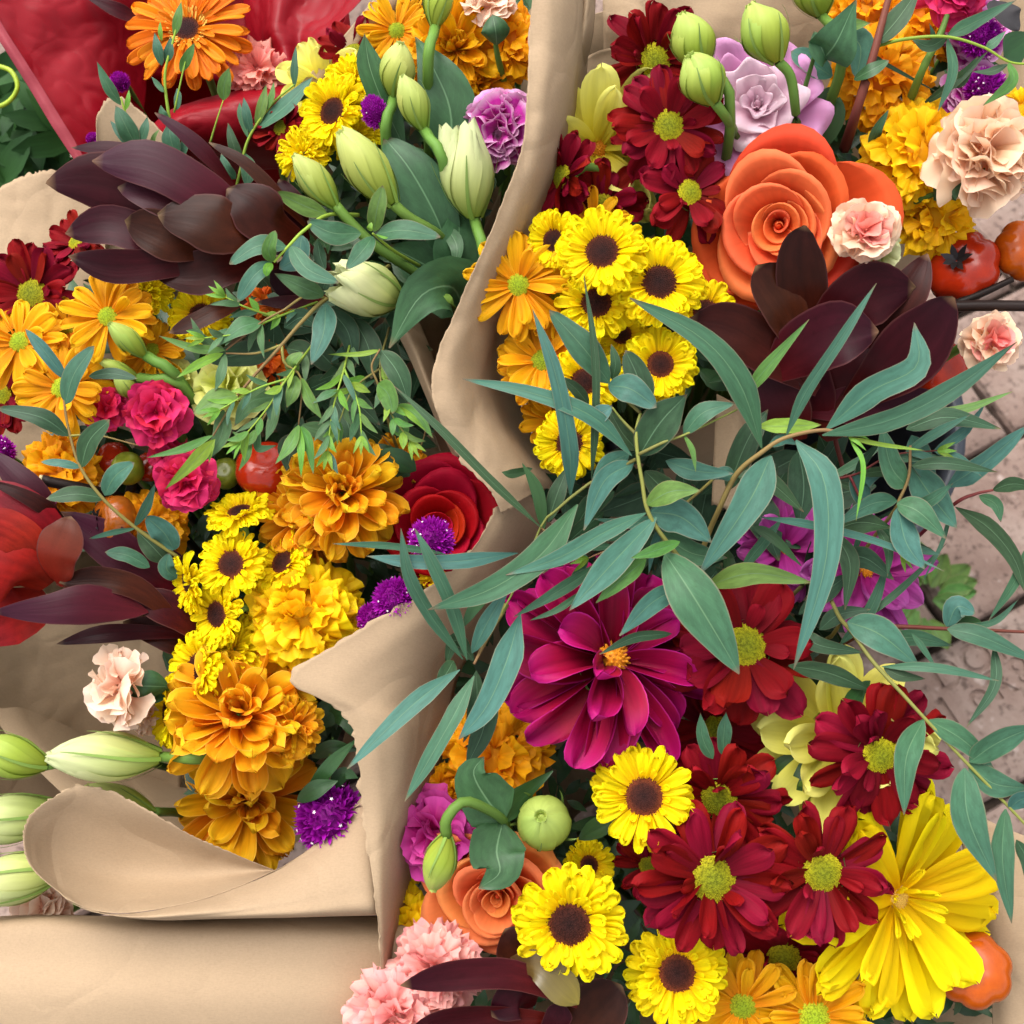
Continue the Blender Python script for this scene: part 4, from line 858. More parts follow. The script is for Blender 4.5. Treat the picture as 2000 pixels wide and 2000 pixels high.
sheet('pale_edge', [[(-62, -40, -4.6), (-18, 50, -4.6), (56, 170, -4.6), (114, 268, -4.6), (168, 350, -4.7)], [(-54, -44, -4.5), (-8, 46, -4.5), (66, 166, -4.5), (124, 264, -4.5), (174, 348, -4.6)], [(-46, -50, -4.7), (2, 42, -4.7), (78, 162, -4.7), (136, 260, -4.7), (182, 345, -4.8)]], 'tissue_pale', W_, 12, 90, .003, 40, seed=17)
sheet('front_roll', [[(240, 300, -7), (300, 245, -6.6), (360, 205, -6.4), (450, 180, -6.6), (560, 170, -7)], [(245, 320, -6), (310, 275, -5.4), (365, 235, -5.2), (450, 215, -5.4), (565, 200, -6)], [(260, 360, -7), (320, 320, -6), (380, 285, -6), (460, 270, -6), (575, 250, -7)], [(280, 420, -10), (340, 390, -10), (400, 360, -10), (470, 340, -10), (580, 330, -10)]], 'tissue', W_, 90, 90, .0035, 30, seed=18, ridge=.005)
sheet('right_panel', [[(470, -60, -12), (480, 40, -12), (500, 120, -11), (540, 190, -9)], [(540, -60, -8), (533, 50, -7.4), (545, 100, -7), (562, 150, -6.6)], [(620, -60, -8), (600, 20, -8), (590, 80, -7.4), (580, 135, -7)], [(760, -60, -6), (705, 10, -6), (640, 70, -6), (585, 140, -6.4)]], 'tissue', W_, 90, 90, .004, 34, seed=19, ridge=.005)
sheet('back_panel', [[(200, -120, -13), (400, -120, -14), (700, -120, -13)], [(220, 0, -15), (400, 0, -16), (600, 0, -15)], [(240, 160, -17), (400, 160, -18), (560, 160, -17)]], 'tissue', W_, 20, 30, .004, 30, seed=20, ridge=.005)

# deep foliage between the heads
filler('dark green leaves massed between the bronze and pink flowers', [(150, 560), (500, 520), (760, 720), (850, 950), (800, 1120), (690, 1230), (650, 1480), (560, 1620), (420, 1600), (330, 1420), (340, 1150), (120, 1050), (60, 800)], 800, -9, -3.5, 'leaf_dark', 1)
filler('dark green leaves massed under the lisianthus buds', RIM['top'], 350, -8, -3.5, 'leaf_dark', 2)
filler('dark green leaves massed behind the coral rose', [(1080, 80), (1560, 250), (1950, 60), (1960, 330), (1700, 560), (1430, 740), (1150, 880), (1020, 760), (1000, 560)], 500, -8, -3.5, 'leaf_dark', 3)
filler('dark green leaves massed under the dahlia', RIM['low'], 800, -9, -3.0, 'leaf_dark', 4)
filler('dark eucalyptus leaves massed below the trailing branches', [(1000, 880), (1300, 880), (1640, 850), (1740, 1150), (1600, 1250), (1250, 1150), (980, 1120), (880, 1250)], 110, -6, -2.5, 'euc_dark', 5, (90, 200))
filler('dark eucalyptus leaves massed under the green sprays', [(520, 560), (740, 580), (850, 800), (780, 900), (560, 860), (480, 760)], 130, -4, -1, 'euc_dark', 6, (80, 150))
filler('blurred green undergrowth beyond the red tissue', [(-40, 150), (60, 150), (180, 360), (200, 470), (-40, 480)], 160, -24, -14, 'undergrowth', 7, (60, 200))

# ------------------------------------------------------------------ low bouquet: dahlia, crimson daisies, button daisies
Y, C_, G_ = 'yellow_daisy', 'crimson_daisy', 'golden_daisy'
daisy('dahlia', 1192, 1288, 2.0, 225, .38, .38, 'large magenta dahlia with orange stamens', 'low', 'dahlia', spin=.4)
daisy('button', 1258, 1556, 3.6, 110, .05, .05, 'yellow brown-eyed daisy just below the magenta dahlia', 'low', Y)
daisy('button', 1113, 1804, 4.2, 120, 0, .05, 'large yellow brown-eyed daisy beside the orange rose', 'low', Y)
daisy('button', 1322, 1900, 2.4, 112, .05, .12, 'yellow brown-eyed daisy tucked under the crimson daisy petals', 'low', Y)
daisy('button', 1150, 1690, -1.6, 60, .3, .4, 'small shaded yellow daisy behind the large yellow daisy', 'low', Y)
daisy('crimson', 1392, 1716, 4.6, 160, .0, -.05, 'large crimson daisy with lime eye overlapping two yellow daisies', 'low', C_)
daisy('crimson', 1402, 1560, 2.2, 130, -.15, -.3, 'crimson daisy behind the yellow daisy under the dahlia', 'low', C_)
daisy('crimson', 1606, 1704, 4.0, 142, .1, -.05, 'crimson daisy with lime eye beside the yellow gerbera', 'low', C_)
daisy('crimson', 1455, 1262, 1.6, 160, -.05, .15, 'crimson daisy beneath hanging eucalyptus leaves next to the dahlia', 'low', C_)
daisy('crimson', 1718, 1474, 3.2, 150, .1, -.1, 'crimson daisy on top of the pale yellow dahlia', 'low', C_)
daisy('crimson', 1395, 1425, -2, 125, 0, 0, 'shaded crimson daisy deep between dahlia and pale yellow dahlia', 'low', C_)
daisy('crimson', 1530, 1870, -.8, 135, 0, -.2, 'shaded crimson daisy below the other crimson daisies', 'low', C_)
daisy('crimson', 1265, 1690, -1.2, 75, -.3, 0, 'small shaded crimson daisy between three yellow daisies', 'low', C_)
daisy('lemon', 1640, 1440, .4, 190, -.15, .05, 'pale yellow dahlia behind the crimson daisy', 'low', 'pale_dahlia')
daisy('gerbera_y', 1752, 1752, .0, 255, .42, -.1, 'big bright yellow gerbera leaning over the orange pumpkin', 'low', 'yellow_gerbera', drop=-4)
daisy('gold', 1450, 1965, .8, 105, .1, -.1, 'golden daisy under the lowest brown-eyed daisy', 'low', G_)
daisy('gold', 1590, 1985, .8, 130, -.1, .2, 'golden daisy below the big yellow gerbera', 'low', G_)
daisy('lemon', 1690, 1115, -2.0, 135, .2, .1, 'lilac pink dahlia half hidden under eucalyptus branches', 'low', 'dahlia', mat='lilac_dahlia')
daisy('lemon', 1530, 1070, -3.0, 115, 0, .2, 'shaded purple dahlia deep below the eucalyptus branches', 'low', 'dahlia', mat='lilac_dahlia')
ruffle('marigold', 968, 1480, -.6, 118, 0, .2, 'orange marigold at the foot of the magenta dahlia', 'low', 'marigold', 'marigold_orange', 60)
ruffle('marigold', 862, 1545, -1.4, 62, -.2, 0, 'small orange marigold against the torn kraft paper', 'low', 'marigold', 'marigold_orange', 40)
ruffle('frill', 850, 1632, .8, 100, -.35, 0, 'magenta carnation with pale edges beside the orange rose', 'low', 'carnation', 'magenta', 36)
rose(972, 1750, 1.3, 162, -.12, -.15, 'orange rose among yellow marigolds', 'low', 'rose', 'apricot', n=20, spin=.8, ruf=.035, pw=1.15, hi=.5)
ruffle('marigold', 800, 1805, -.8, 76, -.2, .1, 'bright yellow marigold between kraft paper and orange rose', 'low', 'marigold', 'marigold_lemon', 52)
ruffle('marigold', 778, 1700, -2.2, 52, -.2, 0, 'small yellow marigold behind the drooping bud', 'low', 'marigold', 'marigold_lemon', 40)
ruffle('marigold', 790, 1885, -1.4, 60, -.2, 0, 'yellow marigold half covered by the pink carnation', 'low', 'marigold', 'marigold_lemon', 40)
ruffle('carnation', 850, 1890, 2.2, 100, -.1, .35, 'pink carnation with dark flecked fringed petals under the orange rose', 'low', 'carnation', 'pink', 60)
ruffle('carnation', 770, 1985, 2.8, 105, -.2, .1, 'pink carnation at the edge of the lower kraft fold', 'low', 'carnation', 'pink', 60)
fruit(1898, 1892, -1.6, 78, -.2, .9, 'orange ribbed ornamental pumpkin under the yellow gerbera', 'low', 'fruit_orange', 7, calyx=False)
bud((1068, 1618, 1.0), (1056, 1594, 4.6), 118, 'round green bud seen from its tip beside broad leaves', 'low', 'bud_green')
bud((872, 1632, 5.0), (846, 1738, 4.4), 76, 'drooping green bud on an arched stalk over the orange rose', 'low', 'bud_green', stem_pts=[(872, 1600, 5.4), (905, 1566, 5.2), (950, 1580, 4.4), (985, 1605, 3.2), (1010, 1650, -1), (1080, 1750, -8)])
branch('lisianthus_leaves', 'broad green leaves on the stalk of the drooping bud', 'leaves', [(1010, 1680, -1), (995, 1630, 2.6), (985, 1600, 3.4)],
  [([(985, 1602, 3.4), (950, 1560, 3.8), (925, 1510, 4.2), (945, 1478, 4.2)], 112, dict(roll=.1, pf='heart')), ([(982, 1606, 3.4), (970, 1660, 4.2), (975, 1705, 4.6), (935, 1735, 4.6)], 118, dict(roll=-.15, pf='heart')), ([(985, 1605, 3.4), (1010, 1560, 2.6), (1080, 1505, 2)], 44, dict(m='leaf_dark')), ([(1130, 1640, .6), (1180, 1610, 1.0), (1240, 1600, 1)], 40, dict(m='leaf_dark'))], 'leaf', 'stem', 8)
branch('leucadendron', 'dark burgundy leucadendron bracts under the orange rose', 'leucadendron', [(1040, 2080, -2), (1040, 1990, 1.5), (1030, 1950, 2.8)],
  [([(1130, 1960, 3.2), (1010, 1905, 3.9), (890, 1905, 4.4), (782, 1925, 4.8)], 62, dict(m='bract', roll=.15)), ([(1000, 1880, 3.0), (1050, 1885, 4.3), (1100, 1930, 4.6), (1130, 1962, 4.6)], 66, dict(m='bract_olive', roll=-.2)),
   ([(1050, 1890, 2.6), (1015, 1850, 2.9), (985, 1815, 3.0)], 92, dict(m='bract_brown', roll=0)), ([(1080, 1990, 3.0), (960, 1985, 3.6), (860, 2000, 4), (790, 2030, 4)], 70, dict(m='bract')), ([(1050, 1950, 2.6), (1010, 1950, 3.6), (960, 1985, 3.8)], 80, dict(m='bract')),
   ([(1090, 2060, 2), (1160, 1980, 2.4), (1215, 1925, 2.2)], 120, dict(m='bract_brown')), ([(1060, 2060, 2.4), (1085, 1995, 3.2), (1100, 1960, 3.2)], 60, dict(m='bract'))], 'bract', 'stem_red', 14, pf='bract')
branch('chrysanthemum_leaves', 'dark lobed leaf and stalk before the pale yellow dahlia', 'leaves', [(1505, 1560, -2), (1580, 1525, 1.6), (1652, 1488, 2.8)],
  [([(1500, 1560, -1), (1535, 1520, .8), (1590, 1480, 1.0)], 80, dict(m='leaf_dark', pf='oval')), ([(1500, 1570, -1), (1490, 1520, .2), (1480, 1480, .2)], 70, dict(m='leaf_dark', pf='oval')), ([(1640, 1500, 2.4), (1650, 1420, 2.4), (1695, 1335, 2.6)], 40, dict(m='leaf_dark'))], 'leaf_dark', 'stem', 18)

# ------------------------------------------------------------------ right bouquet: coral rose, button daisies, lisianthus, marigolds
rose(1518, 442, 1.6, 208, -.30, -.30, 'large coral rose with a tight spiral centre', 'right', 'rose', 'coral', 'coral_deep', n=21, spin=2.2, hi=.40, pw=1.05, ruf=.045)
daisy('crimson', 1278, 118, -.4, 118, .05, -.15, 'crimson daisy at the foot of the kraft back sheet', 'right', C_)
daisy('crimson', 1306, 246, 1.2, 122, .05, -.1, 'crimson daisy with lime eye below the pair of green buds', 'right', C_)
daisy('crimson', 1346, 376, 1.0, 112, .2, 0, 'crimson daisy pressed against the coral rose', 'right', C_)
daisy('crimson', 1098, 345, .2, 92, -1.3, .15, 'crimson daisy seen from the side against the tall kraft side', 'right', C_)
daisy('crimson', 1175, 402, -.8, 85, 0, -.4, 'shaded crimson daisy behind the brown-eyed daisies', 'right', C_)
daisy('lemon', 1168, 290, -2.0, 168, .0, -.3, 'pale lemon dahlia with orange centre beside the kraft paper', 'right', 'pale_dahlia')
daisy('gold', 1012, 557, 2.0, 104, -.05, 0, 'golden daisy with green eye against the tall kraft side', 'right', G_)
daisy('gold', 1058, 705, 1.0, 94, -.1, .05, 'golden daisy behind the upright eucalyptus blade', 'right', G_)
daisy('gold', 1160, 440, -.2, 82, 0, .1, 'golden daisy peeking out above the brown-eyed daisies', 'right', G_)
daisy('gold', 1088, 590, .8, 88, .1, .05, 'golden daisy half covered by brown-eyed daisies', 'right', G_)
daisy('gold', 1085, 820, -.6, 70, -.2, .1, 'golden daisy low beside the lowest brown-eyed daisy of the rose bouquet', 'right', G_)
GB = None
daisy('button', 1082, 470, 2.0, 62, -.35, .05, 'small yellow brown-eyed daisy half behind a bigger one', 'right', Y)
daisy('button', 1176, 492, 3.9, 92, 0, .05, 'yellow brown-eyed daisy topmost of the cluster beside the coral rose', 'right', Y)
daisy('button', 1288, 551, 3.4, 100, .05, 0, 'big yellow brown-eyed daisy next to the coral rose', 'right', Y)
daisy('button', 1165, 592, 2.3, 88, -.05, .0, 'yellow brown-eyed daisy crossed by a thin eucalyptus blade', 'right', Y)
daisy('button', 1378, 610, 1.8, 78, .15, .25, 'yellow daisy under the coral rose and dark bracts', 'right', Y)
daisy('button', 1290, 712, 2.6, 82, .1, 0, 'yellow brown-eyed daisy behind the broad curved eucalyptus leaf', 'right', Y)
daisy('button', 1142, 745, 1.6, 78, -.1, 0, 'yellow brown-eyed daisy behind the oval eucalyptus leaf', 'right', Y)
daisy('button', 1112, 865, 1.6, 74, 0, .0, 'yellow daisy lowest of the rose bouquet behind two eucalyptus blades', 'right', Y)
daisy('button', 1215, 655, .6, 60, 0, .2, 'shaded yellow daisy deep in the brown-eyed cluster', 'right', Y)
bud((1376, 132, 2.0), (1330, 26, 2.6), 98, 'green lisianthus bud behind the rounder bud above crimson daisy', 'right', 'bud_green')
bud((1396, 200, 3.0), (1346, 106, 3.8), 102, 'round green lisianthus bud over the crimson daisy', 'right', 'bud_green', stem_pts=[(1418, 230, 2.2), (1438, 272, -.6), (1450, 340, -6)])
bud((1520, 120, 3.0), (1466, 8, 3.6), 108, 'green lisianthus bud on a bent stalk above the lilac bloom', 'right', 'bud_green', stem_pts=[(1544, 150, 2.6), (1554, 220, 1.4), (1556, 290, -2.5), (1560, 360, -7)])
bud((1604, 30, 1.0), (1575, -70, 1.4), 98, 'green lisianthus bud beside the orange marigold', 'right', 'bud_green')
rose(1482, 192, .2, 155, -.1, .05, 'lilac lisianthus bloom with pale ruffled centre', 'right', 'lisianthus', 'lilac_pale', 'lilac', n=15, ruf=.10, spin=2, core=.05, hi=.32, pw=1.05, rf=13)
ruffle('marigold', 1722, 150, -1.2, 112, 0, 0, 'orange marigold behind the dark red stem', 'right', 'marigold', 'marigold_orange', 64)
ruffle('marigold', 1690, 30, -2.6, 85, 0, .1, 'orange marigold behind the heart shaped green leaf', 'right', 'marigold', 'marigold_orange', 52)
ruffle('marigold', 1800, 40, -2.8, 95, 0, .1, 'orange marigold behind the hot pink carnation stalk', 'right', 'marigold', 'marigold_orange', 52)
ruffle('marigold', 1795, 300, -.2, 122, 0, .05, 'golden yellow marigold between coral rose and peach carnation', 'right', 'marigold', 'marigold_yellow', 70)
ruffle('marigold', 1835, 425, -1.0, 92, .1, -.2, 'golden yellow marigold above the red pumpkin', 'right', 'marigold', 'marigold_yellow', 56)
ruffle('marigold', 2000, 225, -1, 66, .1, 0, 'bright yellow marigold behind the big peach carnation', 'right', 'marigold', 'marigold_lemon', 44)
ruffle('frill', 1925, 300, 2.4, 118, .15, .05, 'big peach carnation with ruffled centre over yellow marigold', 'right', 'carnation', 'peach', 46)
ruffle('frill', 1690, 452, 3.4, 70, 0, .05, 'small peach carnation between coral rose and dark bracts', 'right', 'carnation', 'peach', 40, inner='coral_pink')
ruffle('frill', 1720, 490, 2.2, 52, .3, -.4, 'cream white carnation tucked under the small peach carnation', 'right', 'carnation', 'bud_cream', 16)
ruffle('frill', 1936, 664, .4, 62, .2, .05, 'peach carnation bud under the black twig', 'right', 'carnation', 'peach', 34, inner='coral_pink')
ruffle('frill', 1868, -25, .6, 76, .1, -.2, 'hot pink carnation with green calyx at the top of the rose bouquet', 'right', 'carnation', 'hot_pink', 40)
ruffle('frill', 1905, 60, -2.4, 78, .1, 0, 'magenta and white carnation behind the upper eucalyptus sprig', 'right', 'carnation', 'magenta_white', 44)
ruffle('frill', 1905, 185, -2.0, 72, .1, .1, 'magenta and white carnation above the big peach carnation', 'right', 'carnation', 'magenta_white', 44)
gomphrena(1915, 75, -.4, 40, 0, 0, 'purple globe amaranth before the upper magenta carnation', 'right')
gomphrena(1925, 175, -.2, 42, 0, 0, 'purple globe amaranth before the lower magenta carnation', 'right')
fruit(1880, 522, -1.6, 74, -.7, .15, 'red ribbed ornamental pumpkin with black calyx beside the bricks', 'right', 'fruit_red', 7)
fruit(2000, 490, -1.2, 62, .3, .2, 'orange ornamental pumpkin above the black twig', 'right', 'fruit_orange', 7, calyx=False)
fruit(1838, 722, -5, 58, .3, 0, 'red ornamental fruit hanging low beside the bricks', 'right', 'fruit_red', 6, calyx=False)
tw = thing('twig', 'black leafless twig of the ornamental pumpkins', 'twig', M.Translation(P(1740, 640, -5)))
tube('twig_stem', [P(1700, 640, -6), P(1800, 612, -1.8), P(1870, 598, -.6), (P(2060, 598, .4))], .0032, .0028, MAT['stem_dark'], tw)
tube('twig_side', [P(1850, 600, -1), P(1920, 572, -.6), P(1978, 545, -.4)], .0022, .0015, MAT['stem_dark'], tw)
branch('leucadendron', 'dark burgundy leucadendron below the coral rose', 'leucadendron', [(1640, 1000, -6), (1630, 850, -1), (1610, 740, .6)],
  [([(1590, 740, 1.2), (1572, 600, 2.6), (1560, 500, 3.8), (1572, 440, 4.2)], 100, dict(m='bract_brown', roll=.1)), ([(1580, 740, 1.2), (1545, 620, 2.8), (1505, 560, 3.6), (1478, 518, 4.0)], 110, dict(m='bract_brown', roll=.3)),
   ([(1600, 760, 1.2), (1510, 690, 2.4), (1430, 640, 2.9), (1345, 625, 3.0)], 104, dict(m='bract_brown', roll=-.1)), ([(1510, 730, 1.8), (1570, 680, 3.2), (1640, 650, 3.8), (1716, 648, 3.8)], 132, dict(m='bract', roll=0)),
   ([(1590, 700, 1.0), (1640, 610, 2.4), (1710, 570, 2.9), (1788, 562, 2.9)], 120, dict(m='bract', roll=.2)), ([(1680, 720, .6), (1730, 640, 2.0), (1780, 560, 2.8), (1812, 496, 2.8)], 72, dict(m='bract_brown', roll=-.3)),
   ([(1660, 790, .8), (1730, 730, 2.4), (1810, 650, 3.0), (1862, 580, 3.0)], 130, dict(m='bract', roll=.2)), ([(1560, 800, .2), (1660, 790, 1.0), (1760, 790, 1.0), (1855, 785, .6)], 84, dict(m='bract_mauve', roll=.3)),
   ([(1560, 860, .0), (1530, 790, 1.0), (1480, 700, 1.4)], 92, dict(m='bract_mauve')), ([(1600, 830, .2), (1660, 740, 1.4), (1720, 690, 1.6)], 120, dict(m='bract')), ([(1600, 830, .0), (1560, 760, .9), (1520, 690, 1.3)], 130, dict(m='bract')), ([(1600, 850, -.5), (1640, 800, .2), (1720, 760, .4)], 110, dict(m='bract_brown'))], 'bract', 'stem_red', 14, bq='right', pf='bract')
branch('lisianthus_leaves', 'heart shaped green leaves and blue green leaf beside the lilac bloom', 'leaves', [(1545, 330, -4), (1560, 220, -1), (1590, 110, 1.6)],
  [([(1608, 115, 1.4), (1635, 80, 2.4), (1672, 0, 2.6)], 96, dict(roll=.25, pf='heart', m='leaf')), ([(1600, 100, 1.2), (1640, 55, 1.2), (1700, 45, 1)], 50, dict(m='euc_green')), ([(1640, 60, .6), (1680, 90, .6), (1672, 155, .4)], 70, dict(m='euc_blue', pf='oval')), ([(1625, 150, -.2), (1580, 120, .1), (1545, 100, .1)], 60, dict(m='euc_blue', pf='oval')), ([(1540, 300, -3), (1600, 240, -1.6), (1620, 170, -1.2)], 90, dict(m='leaf_dark', pf='oval')), ([(1615, 118, 1.4), (1605, 95, 2.0), (1590, 60, 2)], 60, dict(m='leaf'))], 'leaf', 'stem', 14)
branch('red_stem_leaves', 'dark red stem with narrow leaves before the orange marigolds', 'leaves', [(1650, 290, -2), (1672, 220, 1.0), (1705, 110, 1.8), (1745, -40, 1.8)],
  [([(1712, 85, 1.8), (1755, 35, 2.0), (1800, -30, 2)], 50, dict(m='euc_dark')), ([(1668, 155, 1.5), (1700, 138, 2.2), (1736, 118, 2.2)], 28, dict(m='leaf', pf='oval')), ([(1700, 300, -1), (1710, 260, .4), (1735, 215, .6)], 30, dict(m='euc'))], 'euc_dark', 'stem_red', 22)
branch('eucalyptus_sprig', 'slender eucalyptus sprig over the magenta carnations', 'eucalyptus', [(1705, 92, 1.2), (1770, 76, 2.2), (1850, 72, 2.8), (1920, 92, 3), (1975, 122, 3), (2040, 124, 3)],
  [([(1850, 70, 2.6), (1900, 45, 2.8), (1985, 0, 2.8)], 34, dict(m='euc')), ([(1850, 72, 2.6), (1860, 140, 3), (1832, 218, 3)], 28, dict(m='euc')), ([(1850, 72, 2.6), (1815, 90, 2.2), (1780, 76, 2)], 28, dict(m='euc_dark')), ([(1972, 122, 3), (1975, 160, 3.6), (1920, 206, 3.8)], 30, dict(m='euc_green')), ([(1925, 95, 2.8), (1940, 85, 3), (1965, 60, 3)], 22), ([(1970, 125, 2.8), (1935, 140, 2.6), (1900, 140, 2.4)], 20, dict(m='euc_dark')), ([(1960, 110, 2), (1985, 90, 2), (2020, 70, 2)], 60, dict(m='leaf_dark')), ([(1700, 105, 1), (1730, 125, .8), (1830, 180, .4)], 10, dict(m='euc_dark')), ([(1945, 0, .5), (1965, 30, 1), (1990, 60, 1)], 70, dict(m='fruit_calyx', pf='oval'))], 'euc', 'stem_lime', 7)
branch('carnation_stalk', 'grey green carnation stalk with narrow leaves before the marigolds', 'stalk', [(1765, 230, -2.5), (1800, 140, 1.2), (1835, 70, 1.4), (1850, 30, 1.2)], [([(1800, 205, -.5), (1860, 165, 1.2), (1930, 100, 1.6)], 24, dict(m='euc_dark')), ([(1820, 100, 1.3), (1822, 70, 1.8), (1815, 45, 2)], 14, dict(m='euc_dark')), ([(1850, 170, 1), (1880, 150, 1.4), (1910, 110, 1.6)], 26, dict(m='leaf'))], 'euc_dark', 'stem', 18)
branch('carnation_calyx', 'green calyx and grey stalk under the big peach carnation', 'calyx', [(1740, 410, -3), (1790, 392, -.2), (1835, 375, 1.2)], [([(1825, 392, 1.0), (1850, 368, 2.2), (1885, 352, 2.4)], 52, dict(m='leaf', pf='oval', cup=-.5))], 'leaf', 'stem', 16)

# ------------------------------------------------------------------ top bouquet: lisianthus buds and big leaves
bud((850, 52, .6), (862, -50, 1.0), 66, 'green lisianthus bud uppermost above the orange mum', 'top', 'bud_green')
bud((770, 188, 1.0), (782, 82, 2.0), 80, 'green lisianthus bud with long sepals before the upright leaf', 'top', 'bud')
bud((828, 252, 2.0), (786, 148, 2.8), 70, 'slim lisianthus bud overlapping the bud with long sepals', 'top', 'bud')
bud((768, 398, 2.4), (664, 256, 3.2), 98, 'plump pale green lisianthus bud beside the yellow daisies', 'top', 'bud', stem_pts=[(800, 425, 2), (870, 470, .5), (930, 560, -5)])
bud((656, 402, 2.2), (574, 304, 2.8), 72, 'slender green lisianthus bud over the burgundy bracts', 'top', 'bud', stem_pts=[(690, 440, 2.0), (740, 485, 1.6), (850, 560, -.6), (930, 640, -6)])
bud((926, 424, 1.2), (896, 250, 2.4), 118, 'opening pale green lisianthus with frilled rim beside the kraft paper', 'top', 'bud_cream', opn=.45, name='lisianthus')
bud((782, 582, 1.6), (652, 548, 3.0), 118, 'opening pale green lisianthus lying above the curled leaf', 'top', 'bud_cream', opn=.5, name='lisianthus')
daisy('bronze', 890, 95, -1.6, 105, .0, .0, 'orange chrysanthemum behind the lisianthus buds', 'top', 'chrysanthemum', mat='gold')
daisy('bronze', 935, 165, -2.2, 80, .1, 0, 'small orange chrysanthemum above the pink and white carnation', 'top', 'chrysanthemum', mat='gold')
ruffle('marigold', 1000, 85, -1.6, 84, -.1, 0, 'orange marigold against the tall kraft side', 'top', 'marigold', 'marigold_orange', 52)
daisy('gold', 775, 60, -2.6, 80, 0, .1, 'golden daisy behind the upright leaf', 'top', G_)
ruffle('frill', 978, 250, .2, 85, -.1, .05, 'magenta and white carnation against the tall kraft side', 'top', 'carnation', 'magenta_white', 48)
gomphrena(732, 220, 1.2, 27, -.3, .9, 'small purple flower head before the yellow daisies', 'top', 1.5, nf=2)
daisy('button', 650, 218, -.6, 82, -.65, .1, 'yellow daisy half hidden behind the purple bud', 'top', Y)
daisy('button_full', 690, 155, -1.2, 62, -.1, .3, 'yellow daisy below the crimson daisy near the red tissue', 'top', Y)
daisy('button_full', 592, 300, -1.2, 60, -.2, .1, 'yellow daisy behind the slender green bud', 'top', Y)
daisy('button_full', 690, 265, -1.4, 62, -.1, 0, 'yellow daisy behind the plump pale green bud', 'top', Y)
daisy('crimson', 690, 100, -2.8, 80, 0, .2, 'crimson daisy at the edge of the red tissue', 'top', C_)
daisy('crimson', 548, 250, -2.0, 62, -.4, .2, 'crimson daisy between the pale sprigs and yellow daisies', 'top', C_)
daisy('lemon', 632, 165, -3.0, 95, -.2, .2, 'pale lemon flower along the kraft edge by the red tissue', 'top', 'pale_dahlia')
ruffle('frill', 955, 5, -.2, 56, -.1, .8, 'pale peach carnation with green calyx turned away', 'top', 'carnation', 'blush', 30)
branch('carnation_calyx', 'green calyx of the peach carnation above the orange marigold', 'calyx', [(985, 160, -2), (972, 110, -.2), (966, 70, .6)], [([(970, 88, .6), (968, 60, 1.4), (962, 28, 1.4)], 58, dict(m='leaf', pf='oval', cup=-.5, roll=0))], 'leaf', 'stem', 14)
branch('lisianthus_leaves', 'large green leaves standing between the lisianthus buds', 'leaves', [(900, 640, -6), (850, 480, -2), (810, 330, .2)],
  [([(790, 290, .2), (748, 200, .8), (722, 130, 1), (712, 66, 1)], 56, dict(roll=.5, pf='strap')), ([(880, 330, -.6), (880, 220, .2), (850, 140, .4), (812, 72, .2)], 120, dict(roll=.0, pf='heart')), ([(880, 500, 0), (850, 420, .9), (800, 330, 1.4), (750, 268, 1.2)], 100, dict(roll=.1, pf='oval')),
   ([(870, 560, .0), (895, 480, .6), (895, 400, .3)], 90, dict(roll=.4, m='leaf')), ([(900, 560, -1), (835, 520, -.4), (760, 480, -.4)], 100, dict(m='leaf')), ([(870, 440, .4), (892, 480, 1.2), (888, 522, 1.2)], 30, dict(m='leaf')),
   ([(905, 600, -.5), (880, 560, 1.6), (820, 580, 3.0), (760, 680, 2.8)], 125, dict(roll=-.1, twist=.2, pf='heart')), ([(900, 570, -1), (850, 545, .2), (780, 640, .6)], 60, dict(m='leaf_dark'))], 'leaf', 'stem', 16)

# ------------------------------------------------------------------ tissue bouquet
daisy('gerbera', 366, 58, -5.5, 132, -.05, .25, 'orange gerbera with dark eye in the red tissue', 'tissue', 'orange_gerbera')
ruffle('carnation', 505, 140, -7, 70, 0, .2, 'coral pink carnation beside the orange gerbera', 'tissue', 'carnation', 'coral_pink', 48)
gomphrena(234, 160, -8, 20, 0, 0, 'bright purple floret against the red tissue by the gerbera', 'tissue', nf=0)
gomphrena(182, 272, -6.2, 14, 0, 0, 'small purple floret low on the red tissue', 'tissue', nf=0)
branch('leucadendron_leaf', 'narrow dark leaf across the top of the red tissue', 'leaf', [(300, 60, -12), (270, 45, -10)], [([(280, 45, -9.5), (230, 20, -8.6), (160, -10, -8.4)], 30, dict(m='bract'))], 'bract', 'stem_red', 5)
def sprig(label, stem, leaves, **k): return branch('eucalyptus_sprig', label, 'eucalyptus', stem, leaves, **k)
sprig('pale upright sprig before the orange gerbera', [(345, 330, -4), (332, 240, -2.6), (322, 150, -2), (338, 80, -1.6), (348, 40, -1.4)],
  [([(316, 128, -2), (308, 95, -1.6), (302, 64, -1.6)], 24), ([(324, 122, -2), (330, 100, -1.6), (334, 72, -1.6)], 24), ([(340, 70, -1.6), (348, 35, -1.2), (354, 2, -1.2)], 24, dict(m='euc_green')), ([(352, 140, -2), (366, 112, -1.6), (380, 84, -1.6)], 22, dict(m='euc_green')), ([(320, 180, -2), (308, 165, -2), (296, 150, -2)], 13), ([(345, 215, -2.2), (348, 190, -2), (346, 172, -2)], 20), ([(330, 235, -2.4), (318, 222, -2.2), (314, 205, -2.2)], 18), ([(316, 80, -1.8), (313, 60, -1.6), (313, 42, -1.6)], 12, dict(m='euc_lime'))], smat='stem_lime', r=7, side=[[(340, 220, -2.2), (355, 150, -1.8), (362, 120, -1.7)]])
